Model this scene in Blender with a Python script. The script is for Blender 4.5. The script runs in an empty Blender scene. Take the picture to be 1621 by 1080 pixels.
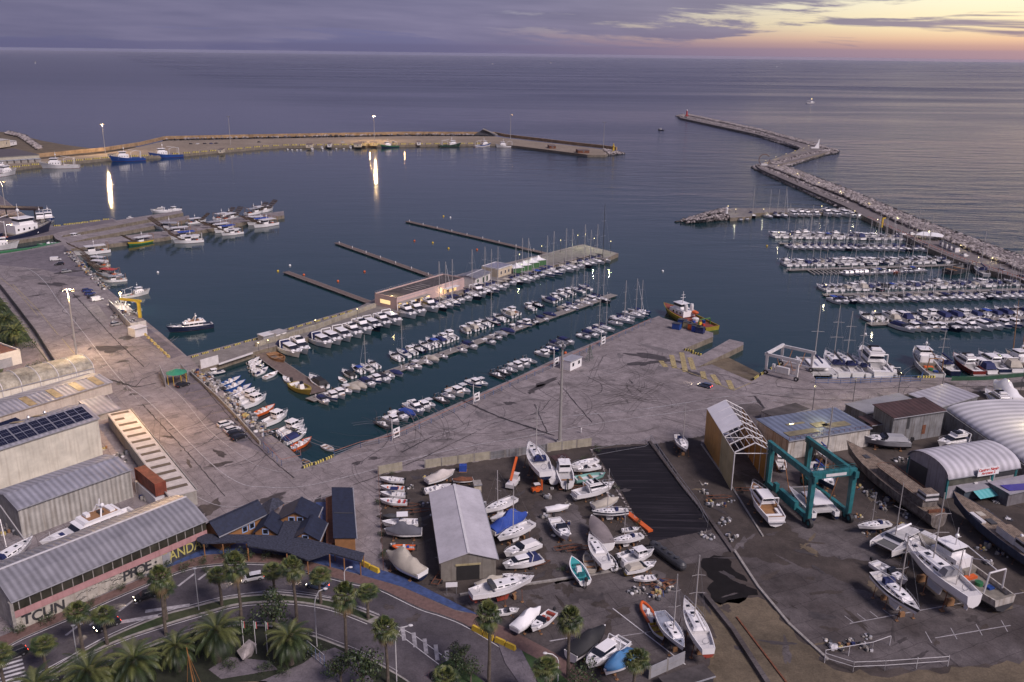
import bpy, math, random
from mathutils import Vector, Matrix
from mathutils.geometry import tessellate_polygon
random.seed(7)
sc = bpy.context.scene
col = bpy.data.collections.new('harbour'); sc.collection.children.link(col)
PI = math.pi
# ---------------------------------------------------------------- camera
F = 1420.; TH = math.atan(455/F); RO = 0.0123; HC = 100.
_f = Vector((0, math.cos(TH), -math.sin(TH))); _r = Vector((1, 0, 0)); _u = Vector((0, math.sin(TH), math.cos(TH)))
_r2 = _r*math.cos(RO)+_u*math.sin(RO); _u2 = -_r*math.sin(RO)+_u*math.cos(RO)
cam = bpy.data.cameras.new('camera'); co = bpy.data.objects.new('camera', cam); col.objects.link(co)
co.matrix_world = Matrix(((_r2.x, _u2.x, -_f.x, 0), (_r2.y, _u2.y, -_f.y, 0), (_r2.z, _u2.z, -_f.z, HC), (0, 0, 0, 1)))
cam.sensor_width = 36; cam.lens = F/1621*36; cam.clip_start = 1; cam.clip_end = 200000
sc.camera = co
def at(px, py, z=0.):
    d = _f+_r2*((px-810.5)/F)-_u2*((py-540)/F)
    t = (z-HC)/d.z
    return Vector((d.x*t, d.y*t, z))
def proj(P):
    d = Vector(P)-Vector((0, 0, HC)); w = d.dot(_f)
    return 810.5+F*d.dot(_r2)/w, 540-F*d.dot(_u2)/w
def zat(P, py):                     # height above P whose picture row is py
    lo, hi = P.z, P.z+80
    for _ in range(40):
        m = (lo+hi)/2
        if proj((P.x, P.y, m))[1] > py: lo = m
        else: hi = m
    return lo
LZ = 2.0
def sl(c): return tuple(((v/255)/12.92 if v/255 <= .04045 else ((v/255+.055)/1.055)**2.4) for v in c)
# ---------------------------------------------------------------- materials
MC = {}
def mat(name, c, rough=.6, metal=0., var=.25, scale=.6, bump=0., corr=0., corr_axis=0, spec=.5, emit=None, es=0., dirt=0., alpha=1.):
    if name in MC: return MC[name]
    m = bpy.data.materials.new(name); m.use_nodes = True; MC[name] = m
    nt = m.node_tree; N = nt.nodes; L = nt.links; b = N['Principled BSDF']
    b.inputs['Roughness'].default_value = rough; b.inputs['Metallic'].default_value = metal
    b.inputs['Specular IOR Level'].default_value = spec
    if emit:
        b.inputs['Emission Color'].default_value = (*emit, 1); b.inputs['Emission Strength'].default_value = es
    if alpha < 1: b.inputs['Alpha'].default_value = alpha
    tc = N.new('ShaderNodeTexCoord')
    last = None
    if var > 0:
        n = N.new('ShaderNodeTexNoise'); n.inputs['Scale'].default_value = scale; n.inputs['Detail'].default_value = 6; n.inputs['Roughness'].default_value = .65
        oi = N.new('ShaderNodeObjectInfo'); ad = N.new('ShaderNodeVectorMath'); ad.operation = 'MULTIPLY_ADD'
        L.new(oi.outputs['Random'], ad.inputs[0]); ad.inputs[1].default_value = (37, 91, 13); L.new(tc.outputs['Object'], ad.inputs[2])
        L.new(ad.outputs[0], n.inputs['Vector'])
        mr = N.new('ShaderNodeMapRange'); L.new(n.outputs['Fac'], mr.inputs['Value'])
        mr.inputs['From Min'].default_value = .3; mr.inputs['From Max'].default_value = .7
        mr.inputs['To Min'].default_value = 1-var; mr.inputs['To Max'].default_value = 1+var*.5
        mx = N.new('ShaderNodeMix'); mx.data_type = 'RGBA'; mx.blend_type = 'MULTIPLY'; mx.inputs['Factor'].default_value = 1
        mx.inputs['A'].default_value = (*c, 1); L.new(mr.outputs[0], mx.inputs['B']); last = mx.outputs['Result']
        if dirt > 0:
            mp = N.new('ShaderNodeMapping'); mp.inputs['Scale'].default_value = (1.5, 1.5, .12); L.new(tc.outputs['Object'], mp.inputs['Vector'])
            n2 = N.new('ShaderNodeTexNoise'); n2.inputs['Scale'].default_value = 1.2; n2.inputs['Detail'].default_value = 5; L.new(mp.outputs[0], n2.inputs['Vector'])
            m2 = N.new('ShaderNodeMapRange'); L.new(n2.outputs['Fac'], m2.inputs['Value']); m2.inputs['From Min'].default_value = .48; m2.inputs['From Max'].default_value = .72; m2.inputs['To Max'].default_value = dirt
            m3 = N.new('ShaderNodeMix'); m3.data_type = 'RGBA'; L.new(m2.outputs[0], m3.inputs['Factor']); L.new(last, m3.inputs['A']); m3.inputs['B'].default_value = (c[0]*.35, c[1]*.27, c[2]*.2, 1); last = m3.outputs['Result']
        L.new(last, b.inputs['Base Color'])
        L.new(mr.outputs[0], b.inputs['Roughness']) if False else None
    else:
        b.inputs['Base Color'].default_value = (*c, 1)
    if corr > 0:
        w = N.new('ShaderNodeTexWave'); w.wave_type = 'BANDS'; w.bands_direction = 'XYZ'[corr_axis]; w.inputs['Scale'].default_value = corr
        L.new(tc.outputs['Object'], w.inputs['Vector'])
        bp = N.new('ShaderNodeBump'); bp.inputs['Strength'].default_value = .6; bp.inputs['Distance'].default_value = .08; L.new(w.outputs['Fac'], bp.inputs['Height']); L.new(bp.outputs[0], b.inputs['Normal'])
        if last:
            mr2 = N.new('ShaderNodeMapRange'); mr2.inputs['To Min'].default_value = .66; L.new(w.outputs['Fac'], mr2.inputs['Value'])
            m4 = N.new('ShaderNodeMix'); m4.data_type = 'RGBA'; m4.blend_type = 'MULTIPLY'; m4.inputs['Factor'].default_value = 1
            L.new(last, m4.inputs['A']); L.new(mr2.outputs[0], m4.inputs['B']); L.new(m4.outputs['Result'], b.inputs['Base Color'])
    elif bump > 0:
        n3 = N.new('ShaderNodeTexNoise'); n3.inputs['Scale'].default_value = scale*6; n3.inputs['Detail'].default_value = 6; L.new(tc.outputs['Object'], n3.inputs['Vector'])
        bp = N.new('ShaderNodeBump'); bp.inputs['Strength'].default_value = bump; bp.inputs['Distance'].default_value = .1; L.new(n3.outputs['Fac'], bp.inputs['Height']); L.new(bp.outputs[0], b.inputs['Normal'])
    return m
def ground_mat(name, c, c2, stain=.5, crack=.5, joints=0., jrot=0., sc1=.03, patch=None):
    """asphalt / concrete: broad tone patches, darker stains, cracks, slab joints, fine grain"""
    m = bpy.data.materials.new(name); m.use_nodes = True; MC[name] = m
    nt = m.node_tree; N = nt.nodes; L = nt.links; b = N['Principled BSDF']; b.inputs['Roughness'].default_value = .85; b.inputs['Specular IOR Level'].default_value = .3
    g = N.new('ShaderNodeNewGeometry')
    def noise(s, d=6, r=.6, vec=None, dist=0):
        n = N.new('ShaderNodeTexNoise'); n.inputs['Scale'].default_value = s; n.inputs['Detail'].default_value = d; n.inputs['Roughness'].default_value = r; n.inputs['Distortion'].default_value = dist
        L.new(vec or g.outputs['Position'], n.inputs['Vector']); return n.outputs['Fac']
    def rng(v, a, b_, c_=0., d_=1.):
        r = N.new('ShaderNodeMapRange'); L.new(v, r.inputs['Value']); r.inputs['From Min'].default_value = a; r.inputs['From Max'].default_value = b_; r.inputs['To Min'].default_value = c_; r.inputs['To Max'].default_value = d_; return r.outputs[0]
    def mix(f, a, b_, mode='MIX'):
        x = N.new('ShaderNodeMix'); x.data_type = 'RGBA'; x.blend_type = mode
        if isinstance(f, float): x.inputs['Factor'].default_value = f
        else: L.new(f, x.inputs['Factor'])
        for k, v in (('A', a), ('B', b_)):
            if isinstance(v, tuple): x.inputs[k].default_value = (*v, 1)
            else: L.new(v, x.inputs[k])
        return x.outputs['Result']
    cur = mix(rng(noise(sc1), .35, .65), c, c2)
    cur = mix(1., cur, rng(noise(.35, 9, .75), .3, .7, .6, 1.28), 'MULTIPLY')
    cur = mix(1., cur, rng(noise(3., 5, .7), .3, .7, .72, 1.2), 'MULTIPLY')
    dk = tuple(v*.32 for v in c)
    cur = mix(rng(noise(.045, 7, .62, None, 1.2), .6, .7, 0, stain), cur, dk)
    cur = mix(rng(noise(.16, 5, .6, None, .6), .66, .74, 0, stain*.8), cur, dk)
    if joints > 0:
        mp = N.new('ShaderNodeMapping'); mp.inputs['Rotation'].default_value = (0, 0, jrot); L.new(g.outputs['Position'], mp.inputs['Vector'])
        br = N.new('ShaderNodeTexBrick'); br.inputs['Scale'].default_value = 1.; br.inputs['Brick Width'].default_value = joints*1.4; br.inputs['Row Height'].default_value = joints; br.inputs['Mortar Size'].default_value = .055; br.inputs['Mortar Smooth'].default_value = .3; br.offset = .5
        br.inputs['Color1'].default_value = (1, 1, 1, 1); br.inputs['Color2'].default_value = (.86, .86, .86, 1); br.inputs['Mortar'].default_value = (.28, .26, .28, 1)
        nn = N.new('ShaderNodeTexNoise'); nn.inputs['Scale'].default_value = .25; L.new(mp.outputs[0], nn.inputs['Vector'])
        va = N.new('ShaderNodeVectorMath'); va.operation = 'MULTIPLY_ADD'; L.new(nn.outputs['Color'], va.inputs[0]); va.inputs[1].default_value = (1.1, 1.1, 0); L.new(mp.outputs[0], va.inputs[2]); L.new(va.outputs[0], br.inputs['Vector'])
        cur = mix(.8, cur, br.outputs['Color'], 'MULTIPLY')
    if crack > 0:
        n4 = N.new('ShaderNodeTexNoise'); n4.inputs['Scale'].default_value = .12; n4.inputs['Detail'].default_value = 5; L.new(g.outputs['Position'], n4.inputs['Vector'])
        va = N.new('ShaderNodeVectorMath'); va.operation = 'MULTIPLY_ADD'; L.new(n4.outputs['Color'], va.inputs[0]); va.inputs[1].default_value = (14, 14, 0); L.new(g.outputs['Position'], va.inputs[2])
        vo = N.new('ShaderNodeTexVoronoi'); vo.feature = 'DISTANCE_TO_EDGE'; vo.inputs['Scale'].default_value = .11; L.new(va.outputs[0], vo.inputs['Vector'])
        cur = mix(rng(vo.outputs['Distance'], .003, .009, crack*.75, 0), cur, dk)
    L.new(cur, b.inputs['Base Color'])
    bp = N.new('ShaderNodeBump'); bp.inputs['Strength'].default_value = .25; bp.inputs['Distance'].default_value = .05; L.new(noise(2.5, 8, .7), bp.inputs['Height']); L.new(bp.outputs[0], b.inputs['Normal'])
    return m
W_ = mat('white_paint', (.62, .6, .6), .35, var=.18)
WG = mat('white_gelcoat', (.78, .76, .76), .22, var=.08)
GR = mat('grey_paint', (.3, .3, .32), .5)
DG = mat('dark_grey', (.05, .05, .055), .5)
GL = mat('dark_glass', (.012, .014, .02), .08, var=0, spec=.6)
NV = mat('navy_canvas', (.012, .02, .09), .8)
BL = mat('blue_canvas', (.02, .06, .3), .8)
BK = mat('black_rubber', (.018, .018, .02), .7)
ST = mat('steel', (.45, .45, .47), .35, .7)
AL = mat('mast_metal', (.55, .52, .5), .35, .4, var=.1)
WD = mat('teak_wood', (.28, .15, .07), .7)
BG = mat('beige_canvas', (.42, .38, .32), .85)
RD = mat('red_paint', (.42, .04, .03), .45)
OR = mat('orange_paint', (.6, .11, .02), .5)
YE = mat('yellow_paint', (.62, .42, .04), .5)
YW = mat('dull_yellow_paint', (.36, .27, .05), .6)
GN = mat('green_paint', (.03, .16, .06), .5)
BU = mat('blue_paint', (.015, .06, .25), .45)
NH = mat('navy_paint', (.012, .018, .05), .3)
TE = mat('teal_paint', (.02, .15, .165), .55, var=.4, dirt=.6)
RU = mat('rust', (.16, .06, .03), .9, var=.5, scale=1.5)
CO = mat('concrete', (.3, .28, .26), .9, var=.35, scale=.8, dirt=.4)
CR = mat('cream_wall', (.5, .44, .34), .8, dirt=.3)
AF = mat('red_antifouling', (.3, .05, .03), .7)
BF = mat('blue_antifouling', (.03, .06, .15), .7)
DK = mat('deck_grey', (.45, .44, .44), .7)
LW = mat('lamp_warm', (1, .7, .3), emit=(1, .62, .22), es=60, var=0)
LY = mat('lamp_dim', (1, .8, .4), emit=(1, .8, .4), es=5, var=0)
LB = mat('lamp_white', (1, .95, .8), emit=(1, .68, .28), es=18, var=0)
HL = mat('head_light', (1, .9, .7), emit=(1, .85, .6), es=14, var=0)
TL = mat('tail_light', (.6, .02, .01), emit=(1, .06, .02), es=7, var=0)
# ---------------------------------------------------------------- mesh builder
class MB:
    def __init__(s): s.v = []; s.f = []; s.m = []; s.ml = []
    def mi(s, m):
        if m not in s.ml: s.ml.append(m)
        return s.ml.index(m)
    def add(s, vs, fs, m):
        o = len(s.v); s.v += [tuple(v) for v in vs]; k = s.mi(m)
        for f in fs: s.f.append(tuple(i+o for i in f)); s.m.append(k)
    def hexa(s, b, t, m, mt=None):
        """prism between bottom polygon b and top polygon t, both counter-clockwise seen from above"""
        n = len(b); vs = list(b)+list(t)
        s.add(vs, [tuple(reversed(range(n)))]+[(i, (i+1) % n, n+(i+1) % n, n+i) for i in range(n)], m)
        o = len(s.v)-2*n; s.f.append(tuple(range(o+n, o+2*n))); s.m.append(s.mi(mt or m))
    def box(s, x0, x1, y0, y1, z0, z1, m, mt=None, rz=0, c=None):
        b = [(x0, y0), (x1, y0), (x1, y1), (x0, y1)]
        if rz:
            cx, cy = c or ((x0+x1)/2, (y0+y1)/2); b = [(cx+(x-cx)*math.cos(rz)-(y-cy)*math.sin(rz), cy+(x-cx)*math.sin(rz)+(y-cy)*math.cos(rz)) for x, y in b]
        s.hexa([(x, y, z0) for x, y in b], [(x, y, z1) for x, y in b], m, mt)
    def trap(s, x0, x1, w, z0, X0, X1, W, z1, m, mt=None):
        s.hexa([(x0, -w, z0), (x1, -w, z0), (x1, w, z0), (x0, w, z0)], [(X0, -W, z1), (X1, -W, z1), (X1, W, z1), (X0, W, z1)], m, mt)
    def tube(s, a, b, r, m, n=6, r2=None):
        a = Vector(a); b = Vector(b); d = (b-a)
        if d.length < 1e-6: return
        d.normalize(); u = d.orthogonal().normalized(); w = d.cross(u); r2 = r if r2 is None else r2
        vs = [a+(u*math.cos(2*PI*i/n)+w*math.sin(2*PI*i/n))*r for i in range(n)]+[b+(u*math.cos(2*PI*i/n)+w*math.sin(2*PI*i/n))*r2 for i in range(n)]
        s.add(vs, [(i, (i+1) % n, n+(i+1) % n, n+i) for i in range(n)]+[tuple(reversed(range(n))), tuple(range(n, 2*n))], m)
    def path(s, pts, r, m, n=6):
        for a, b in zip(pts, pts[1:]): s.tube(a, b, r, m, n)
    def beam(s, a, b, w, h, m):
        a = Vector(a); b = Vector(b); d = (b-a).normalized(); side = d.cross(Vector((0, 0, 1)))
        if side.length < .05: side = Vector((1, 0, 0))
        side.normalize(); up = side.cross(d); q = [(-w, -h), (w, -h), (w, h), (-w, h)]
        s.add([a+side*x/2+up*y/2 for x, y in q]+[b+side*x/2+up*y/2 for x, y in q], [(0, 1, 2, 3), (7, 6, 5, 4), (0, 4, 5, 1), (1, 5, 6, 2), (2, 6, 7, 3), (3, 7, 4, 0)], m)
    def lathe(s, c, prof, m, n=12, sx=1, sy=1):
        k = len(prof); vs = []
        for r, z in prof:
            for i in range(n): vs.append((c[0]+r*sx*math.cos(2*PI*i/n), c[1]+r*sy*math.sin(2*PI*i/n), c[2]+z))
        fs = [(j*n+i, j*n+(i+1) % n, (j+1)*n+(i+1) % n, (j+1)*n+i) for j in range(k-1) for i in range(n)]
        fs += [tuple(reversed(range(n))), tuple(range((k-1)*n, k*n))]
        s.add(vs, fs, m)
    def blob(s, c, r, m, sx=1, sy=1, sz=1, n=8):
        s.lathe(c, [(r*math.sin(t*PI/6), -r*sz*math.cos(t*PI/6)) for t in (.4, 1, 2, 3, 4, 5, 5.6)], m, n, sx, sy)
    def build(s, name, parent=None, smooth=False, loc=None):
        me = bpy.data.meshes.new(name); me.from_pydata(s.v, [], s.f)
        for m in s.ml: me.materials.append(m)
        me.polygons.foreach_set('material_index', s.m)
        if smooth:
            me.shade_smooth(); me.set_sharp_from_angle(angle=math.radians(38))
        me.update()
        o = bpy.data.objects.new(name, me); col.objects.link(o)
        if parent: o.parent = parent
        if loc: o.location = loc
        return o
LABELS = {}
def tag(o, label, cat, group=None, kind=None):
    if label: o['label'] = label
    if cat: o['category'] = cat
    if group: o['group'] = group
    if kind: o['kind'] = kind
    if label:
        n = len(label.split())
        if n > 16 or n < 4: print('LABELLEN', n, label)
        if label in LABELS: print('DUPLABEL', label)
        LABELS[label] = 1
    return o
def empty(name, loc, rz=0, s=1.):
    o = bpy.data.objects.new(name, None); o.empty_display_size = .5; col.objects.link(o); o.location = loc; o.rotation_euler = (0, 0, rz); o.scale = (s, s, s); return o
def copy_tree(o, parent=None):
    c = o.copy(); col.objects.link(c); c.parent = parent
    for k in ('label', 'category', 'group'):
        if parent is None and k in c: del c[k]
    for ch in KIDS.get(o.name, []): 
        cc = copy_tree(ch, c); KIDS.setdefault(c.name, []).append(cc)
    return c
KIDS = {}
def kids(root):
    """index the children of a finished prototype"""
    for o in list(col.objects):
        if o.parent is not None:
            KIDS.setdefault(o.parent.name, [])
            if o not in KIDS[o.parent.name]: KIDS[o.parent.name].append(o)
def attach(o, p):
    o.parent = p; o.matrix_parent_inverse = Matrix.LocRotScale(p.location, p.rotation_euler, p.scale).inverted()
    return o
def ccw(P):
    a = sum(P[i].x*P[(i+1) % len(P)].y-P[(i+1) % len(P)].x*P[i].y for i in range(len(P)))
    return P if a > 0 else list(reversed(P))
def slab(name, pts, z, m, zb=None, mside=None, kind='structure', parent=None, world=False, ragged=0.):
    P = ccw([at(x, y, z) if not world else Vector((x, y, z)) for x, y in pts])
    if ragged:
        Q = []
        for a, b in zip(P, P[1:]+P[:1]):
            n = max(1, min(60, int((b-a).length/(ragged*1.6)))); d = (b-a).normalized(); w1 = Vector((-d.y, d.x, 0))
            for i in range(n): Q.append(a.lerp(b, i/n)+(w1*random.uniform(-ragged, ragged) if i else Vector()))
        P = Q
    tri = tessellate_polygon([P]); mb = MB(); n = len(P)
    fs = []
    for t in tri:
        a, b, c = (P[i] for i in t)
        fs.append(t if (b-a).cross(c-a).z > 0 else (t[0], t[2], t[1]))
    mb.add(P, fs, m)
    if zb is not None:
        mb.add([p for p in P]+[Vector((p.x, p.y, zb)) for p in P], [(i, n+i, n+(i+1) % n, (i+1) % n) for i in range(n)], mside or m)
    o = mb.build(name, parent)
    if kind: o['kind'] = kind
    return o
def ribbon(mb, W, w, m, dz=0.):
    """flat strip along world points"""
    for a, b in zip(W, W[1:]):
        d = (b-a); d.z = 0
        if d.length < .01: continue
        d.normalize(); n = Vector((-d.y, d.x, 0))*w/2; u = Vector((0, 0, dz))
        mb.add([a-n+u, b-n+u, b+n+u, a+n+u], [(0, 1, 2, 3)], m)
def smoothpx(pts, n=4):
    out = []
    for i in range(len(pts)-1):
        p0 = pts[max(i-1, 0)]; p1 = pts[i]; p2 = pts[i+1]; p3 = pts[min(i+2, len(pts)-1)]
        for k in range(n):
            t = k/n
            out.append(tuple(.5*((2*p1[j])+(-p0[j]+p2[j])*t+(2*p0[j]-5*p1[j]+4*p2[j]-p3[j])*t*t+(-p0[j]+3*p1[j]-3*p2[j]+p3[j])*t**3) for j in (0, 1)))
    out.append(pts[-1]); return out
ORD = ['zeroth', 'first', 'second', 'third', 'fourth', 'fifth', 'sixth', 'seventh', 'eighth', 'ninth', 'tenth', 'eleventh', 'twelfth', 'thirteenth', 'fourteenth', 'fifteenth', 'sixteenth', 'seventeenth', 'eighteenth', 'nineteenth']
def ordw(n):
    if n < 20: return ORD[n]
    T = {2: 'twent', 3: 'thirt', 4: 'fort', 5: 'fift'}[n//10]
    return T+'ieth' if n % 10 == 0 else T+'y-'+ORD[n % 10]
# ---------------------------------------------------------------- sky and sun
w = bpy.data.worlds.new('World'); sc.world = w; w.use_nodes = True
nt = w.node_tree; N = nt.nodes; L = nt.links; bg = N['Background']
tc = N.new('ShaderNodeTexCoord'); sx = N.new('ShaderNodeSeparateXYZ'); L.new(tc.outputs['Generated'], sx.inputs[0])
def math_(op, a, b=None, c=None):
    n = N.new('ShaderNodeMath'); n.operation = op
    for i, v in enumerate((a, b, c)):
        if v is None: continue
        if isinstance(v, (int, float)): n.inputs[i].default_value = v
        else: L.new(v, n.inputs[i])
    return n.outputs[0]
def ramp(v, pts):
    r = N.new('ShaderNodeValToRGB'); L.new(v, r.inputs[0]); e = r.color_ramp.elements
    while len(e) < len(pts): e.new(.5)
    for i, (p, c) in enumerate(pts): e[i].position = p; e[i].color = (*c, 1)
    return r.outputs[0]
def mixc(f, a, b, mode='MIX'):
    x = N.new('ShaderNodeMix'); x.data_type = 'RGBA'; x.blend_type = mode
    for k, v in (('Factor', f), ('A', a), ('B', b)):
        if isinstance(v, float): x.inputs[k].default_value = v
        elif isinstance(v, tuple): x.inputs[k].default_value = (*v, 1)
        else: L.new(v, x.inputs[k])
    return x.outputs['Result']
el = math_('ARCSINE', sx.outputs[2]); eld = math_('MULTIPLY', el, 180/PI)              # elevation in degrees
az = math_('MULTIPLY', math_('ARCTAN2', sx.outputs[0], sx.outputs[1]), 180/PI)          # degrees right of the view axis
e1 = math_('DIVIDE', eld, 90.)
def E(d): return max(0., min(1., d/90.))
cool = ramp(e1, [(0, sl((104, 104, 138))), (E(1.5), sl((114, 115, 154))), (E(4), sl((120, 122, 160))), (E(12), sl((116, 122, 162))), (E(30), sl((92, 98, 134))), (E(45), sl((116, 118, 150))), (E(65), sl((128, 128, 164))), (1, sl((134, 132, 170)))])
warm = ramp(e1, [(0, sl((148, 126, 146))), (E(.6), sl((178, 146, 150))), (E(.95), sl((226, 186, 160))), (E(1.7), sl((252, 234, 190))), (E(3.2), sl((255, 249, 220))), (E(4.2), sl((160, 154, 174))), (E(7), sl((126, 126, 162))), (E(20), sl((108, 108, 138)))])
faz = N.new('ShaderNodeMapRange'); faz.interpolation_type = 'SMOOTHSTEP'; L.new(az, faz.inputs['Value']); faz.inputs['From Min'].default_value = -8; faz.inputs['From Max'].default_value = 27
faz2 = N.new('ShaderNodeMapRange'); faz2.interpolation_type = 'SMOOTHSTEP'; L.new(az, faz2.inputs['Value']); faz2.inputs['From Min'].default_value = 95; faz2.inputs['From Max'].default_value = 45
lf = N.new('ShaderNodeMapRange'); L.new(az, lf.inputs['Value']); lf.inputs['From Min'].default_value = -32; lf.inputs['From Max'].default_value = -5; lf.inputs['To Min'].default_value = .86
cool = mixc(1., cool, lf.outputs[0], 'MULTIPLY')
hi = N.new('ShaderNodeMapRange'); L.new(eld, hi.inputs['Value']); hi.inputs['From Min'].default_value = 12; hi.inputs['From Max'].default_value = 22; hi.inputs['To Min'].default_value = 1; hi.inputs['To Max'].default_value = 0
sky = mixc(math_('MULTIPLY', math_('MULTIPLY', faz.outputs[0], faz2.outputs[0]), hi.outputs[0]), cool, warm)
# streaky clouds: noise in azimuth / elevation, long and flat
cv = N.new('ShaderNodeCombineXYZ'); L.new(math_('MULTIPLY', az, .085), cv.inputs[0]); L.new(math_('MULTIPLY', math_('ADD', eld, math_('MULTIPLY', az, .03)), .95), cv.inputs[1]); cv.inputs[2].default_value = 3.7
n1 = N.new('ShaderNodeTexNoise'); n1.inputs['Scale'].default_value = 1.; n1.inputs['Detail'].default_value = 8; n1.inputs['Roughness'].default_value = .62; n1.inputs['Distortion'].default_value = .35; L.new(cv.outputs[0], n1.inputs['Vector'])
# more cover to the left and in a bank across the top
b1 = math_('MULTIPLY', math_('SUBTRACT', 1., faz.outputs[0]), .16)
bank = N.new('ShaderNodeMapRange'); bank.interpolation_type = 'SMOOTHSTEP'; L.new(math_('SUBTRACT', eld, math_('MULTIPLY', math_('SUBTRACT', az, -6.), .045)), bank.inputs['Value']); bank.inputs['From Min'].default_value = 1.2; bank.inputs['From Max'].default_value = 2.6; bank.inputs['To Max'].default_value = .17
low = N.new('ShaderNodeMapRange'); L.new(eld, low.inputs['Value']); low.inputs['From Min'].default_value = .2; low.inputs['From Max'].default_value = .9; low.inputs['To Min'].default_value = -.12; low.inputs['To Max'].default_value = 0
cf = N.new('ShaderNodeMapRange'); cf.interpolation_type = 'SMOOTHSTEP'; L.new(math_('ADD', math_('ADD', n1.outputs['Fac'], b1), math_('ADD', bank.outputs[0], low.outputs[0])), cf.inputs['Value']); cf.inputs['From Min'].default_value = .54; cf.inputs['From Max'].default_value = .64
chi = N.new('ShaderNodeMapRange'); L.new(eld, chi.inputs['Value']); chi.inputs['From Min'].default_value = 8; chi.inputs['From Max'].default_value = 30; chi.inputs['To Min'].default_value = .9; chi.inputs['To Max'].default_value = 0
n2 = N.new('ShaderNodeTexNoise'); n2.inputs['Scale'].default_value = 2.3; n2.inputs['Detail'].default_value = 6; L.new(cv.outputs[0], n2.inputs['Vector'])
ccol = mixc(n2.outputs['Fac'], sl((97, 98, 131)), sl((138, 133, 163)))
ccol = mixc(1., ccol, lf.outputs[0], 'MULTIPLY')
sky = mixc(math_('MULTIPLY', cf.outputs[0], chi.outputs[0]), sky, ccol)
# horizon bank of haze
hb = N.new('ShaderNodeMapRange'); hb.interpolation_type = 'SMOOTHSTEP'; L.new(math_('ADD', eld, math_('MULTIPLY', n2.outputs['Fac'], .12)), hb.inputs['Value']); hb.inputs['From Min'].default_value = .62; hb.inputs['From Max'].default_value = .45; hb.inputs['To Max'].default_value = .6
sky = mixc(hb.outputs[0], sky, mixc(faz.outputs[0], sl((100, 99, 134)), sl((152, 136, 157))))
ns = N.new('ShaderNodeTexSky'); ns.sky_type = 'NISHITA'; ns.sun_disc = False; ns.sun_elevation = math.radians(3); ns.sun_rotation = math.radians(40)
nsm = mixc(1., ns.outputs[0], (.004, .004, .004), 'MULTIPLY')
L.new(mixc(1., sky, nsm, 'ADD'), bg.inputs['Color']); bg.inputs['Strength'].default_value = 1.
sd = bpy.data.lights.new('sun', 'SUN'); sd.energy = 3.7; sd.angle = math.radians(18); sd.color = (1, .87, .87)
so = bpy.data.objects.new('sun', sd); col.objects.link(so); so.rotation_euler = (math.radians(30), math.radians(38), 0)
sc.view_settings.view_transform = 'Standard'; sc.view_settings.look = 'None'; sc.view_settings.exposure = 0; sc.view_settings.gamma = 1
def lamp(P, e, c=(1, .68, .3), r=.4):
    d = bpy.data.lights.new('lamp_light', 'POINT'); d.energy = e; d.color = c; d.shadow_soft_size = r
    o = bpy.data.objects.new('lamp_light', d); col.objects.link(o); o.location = P; return o
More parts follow.
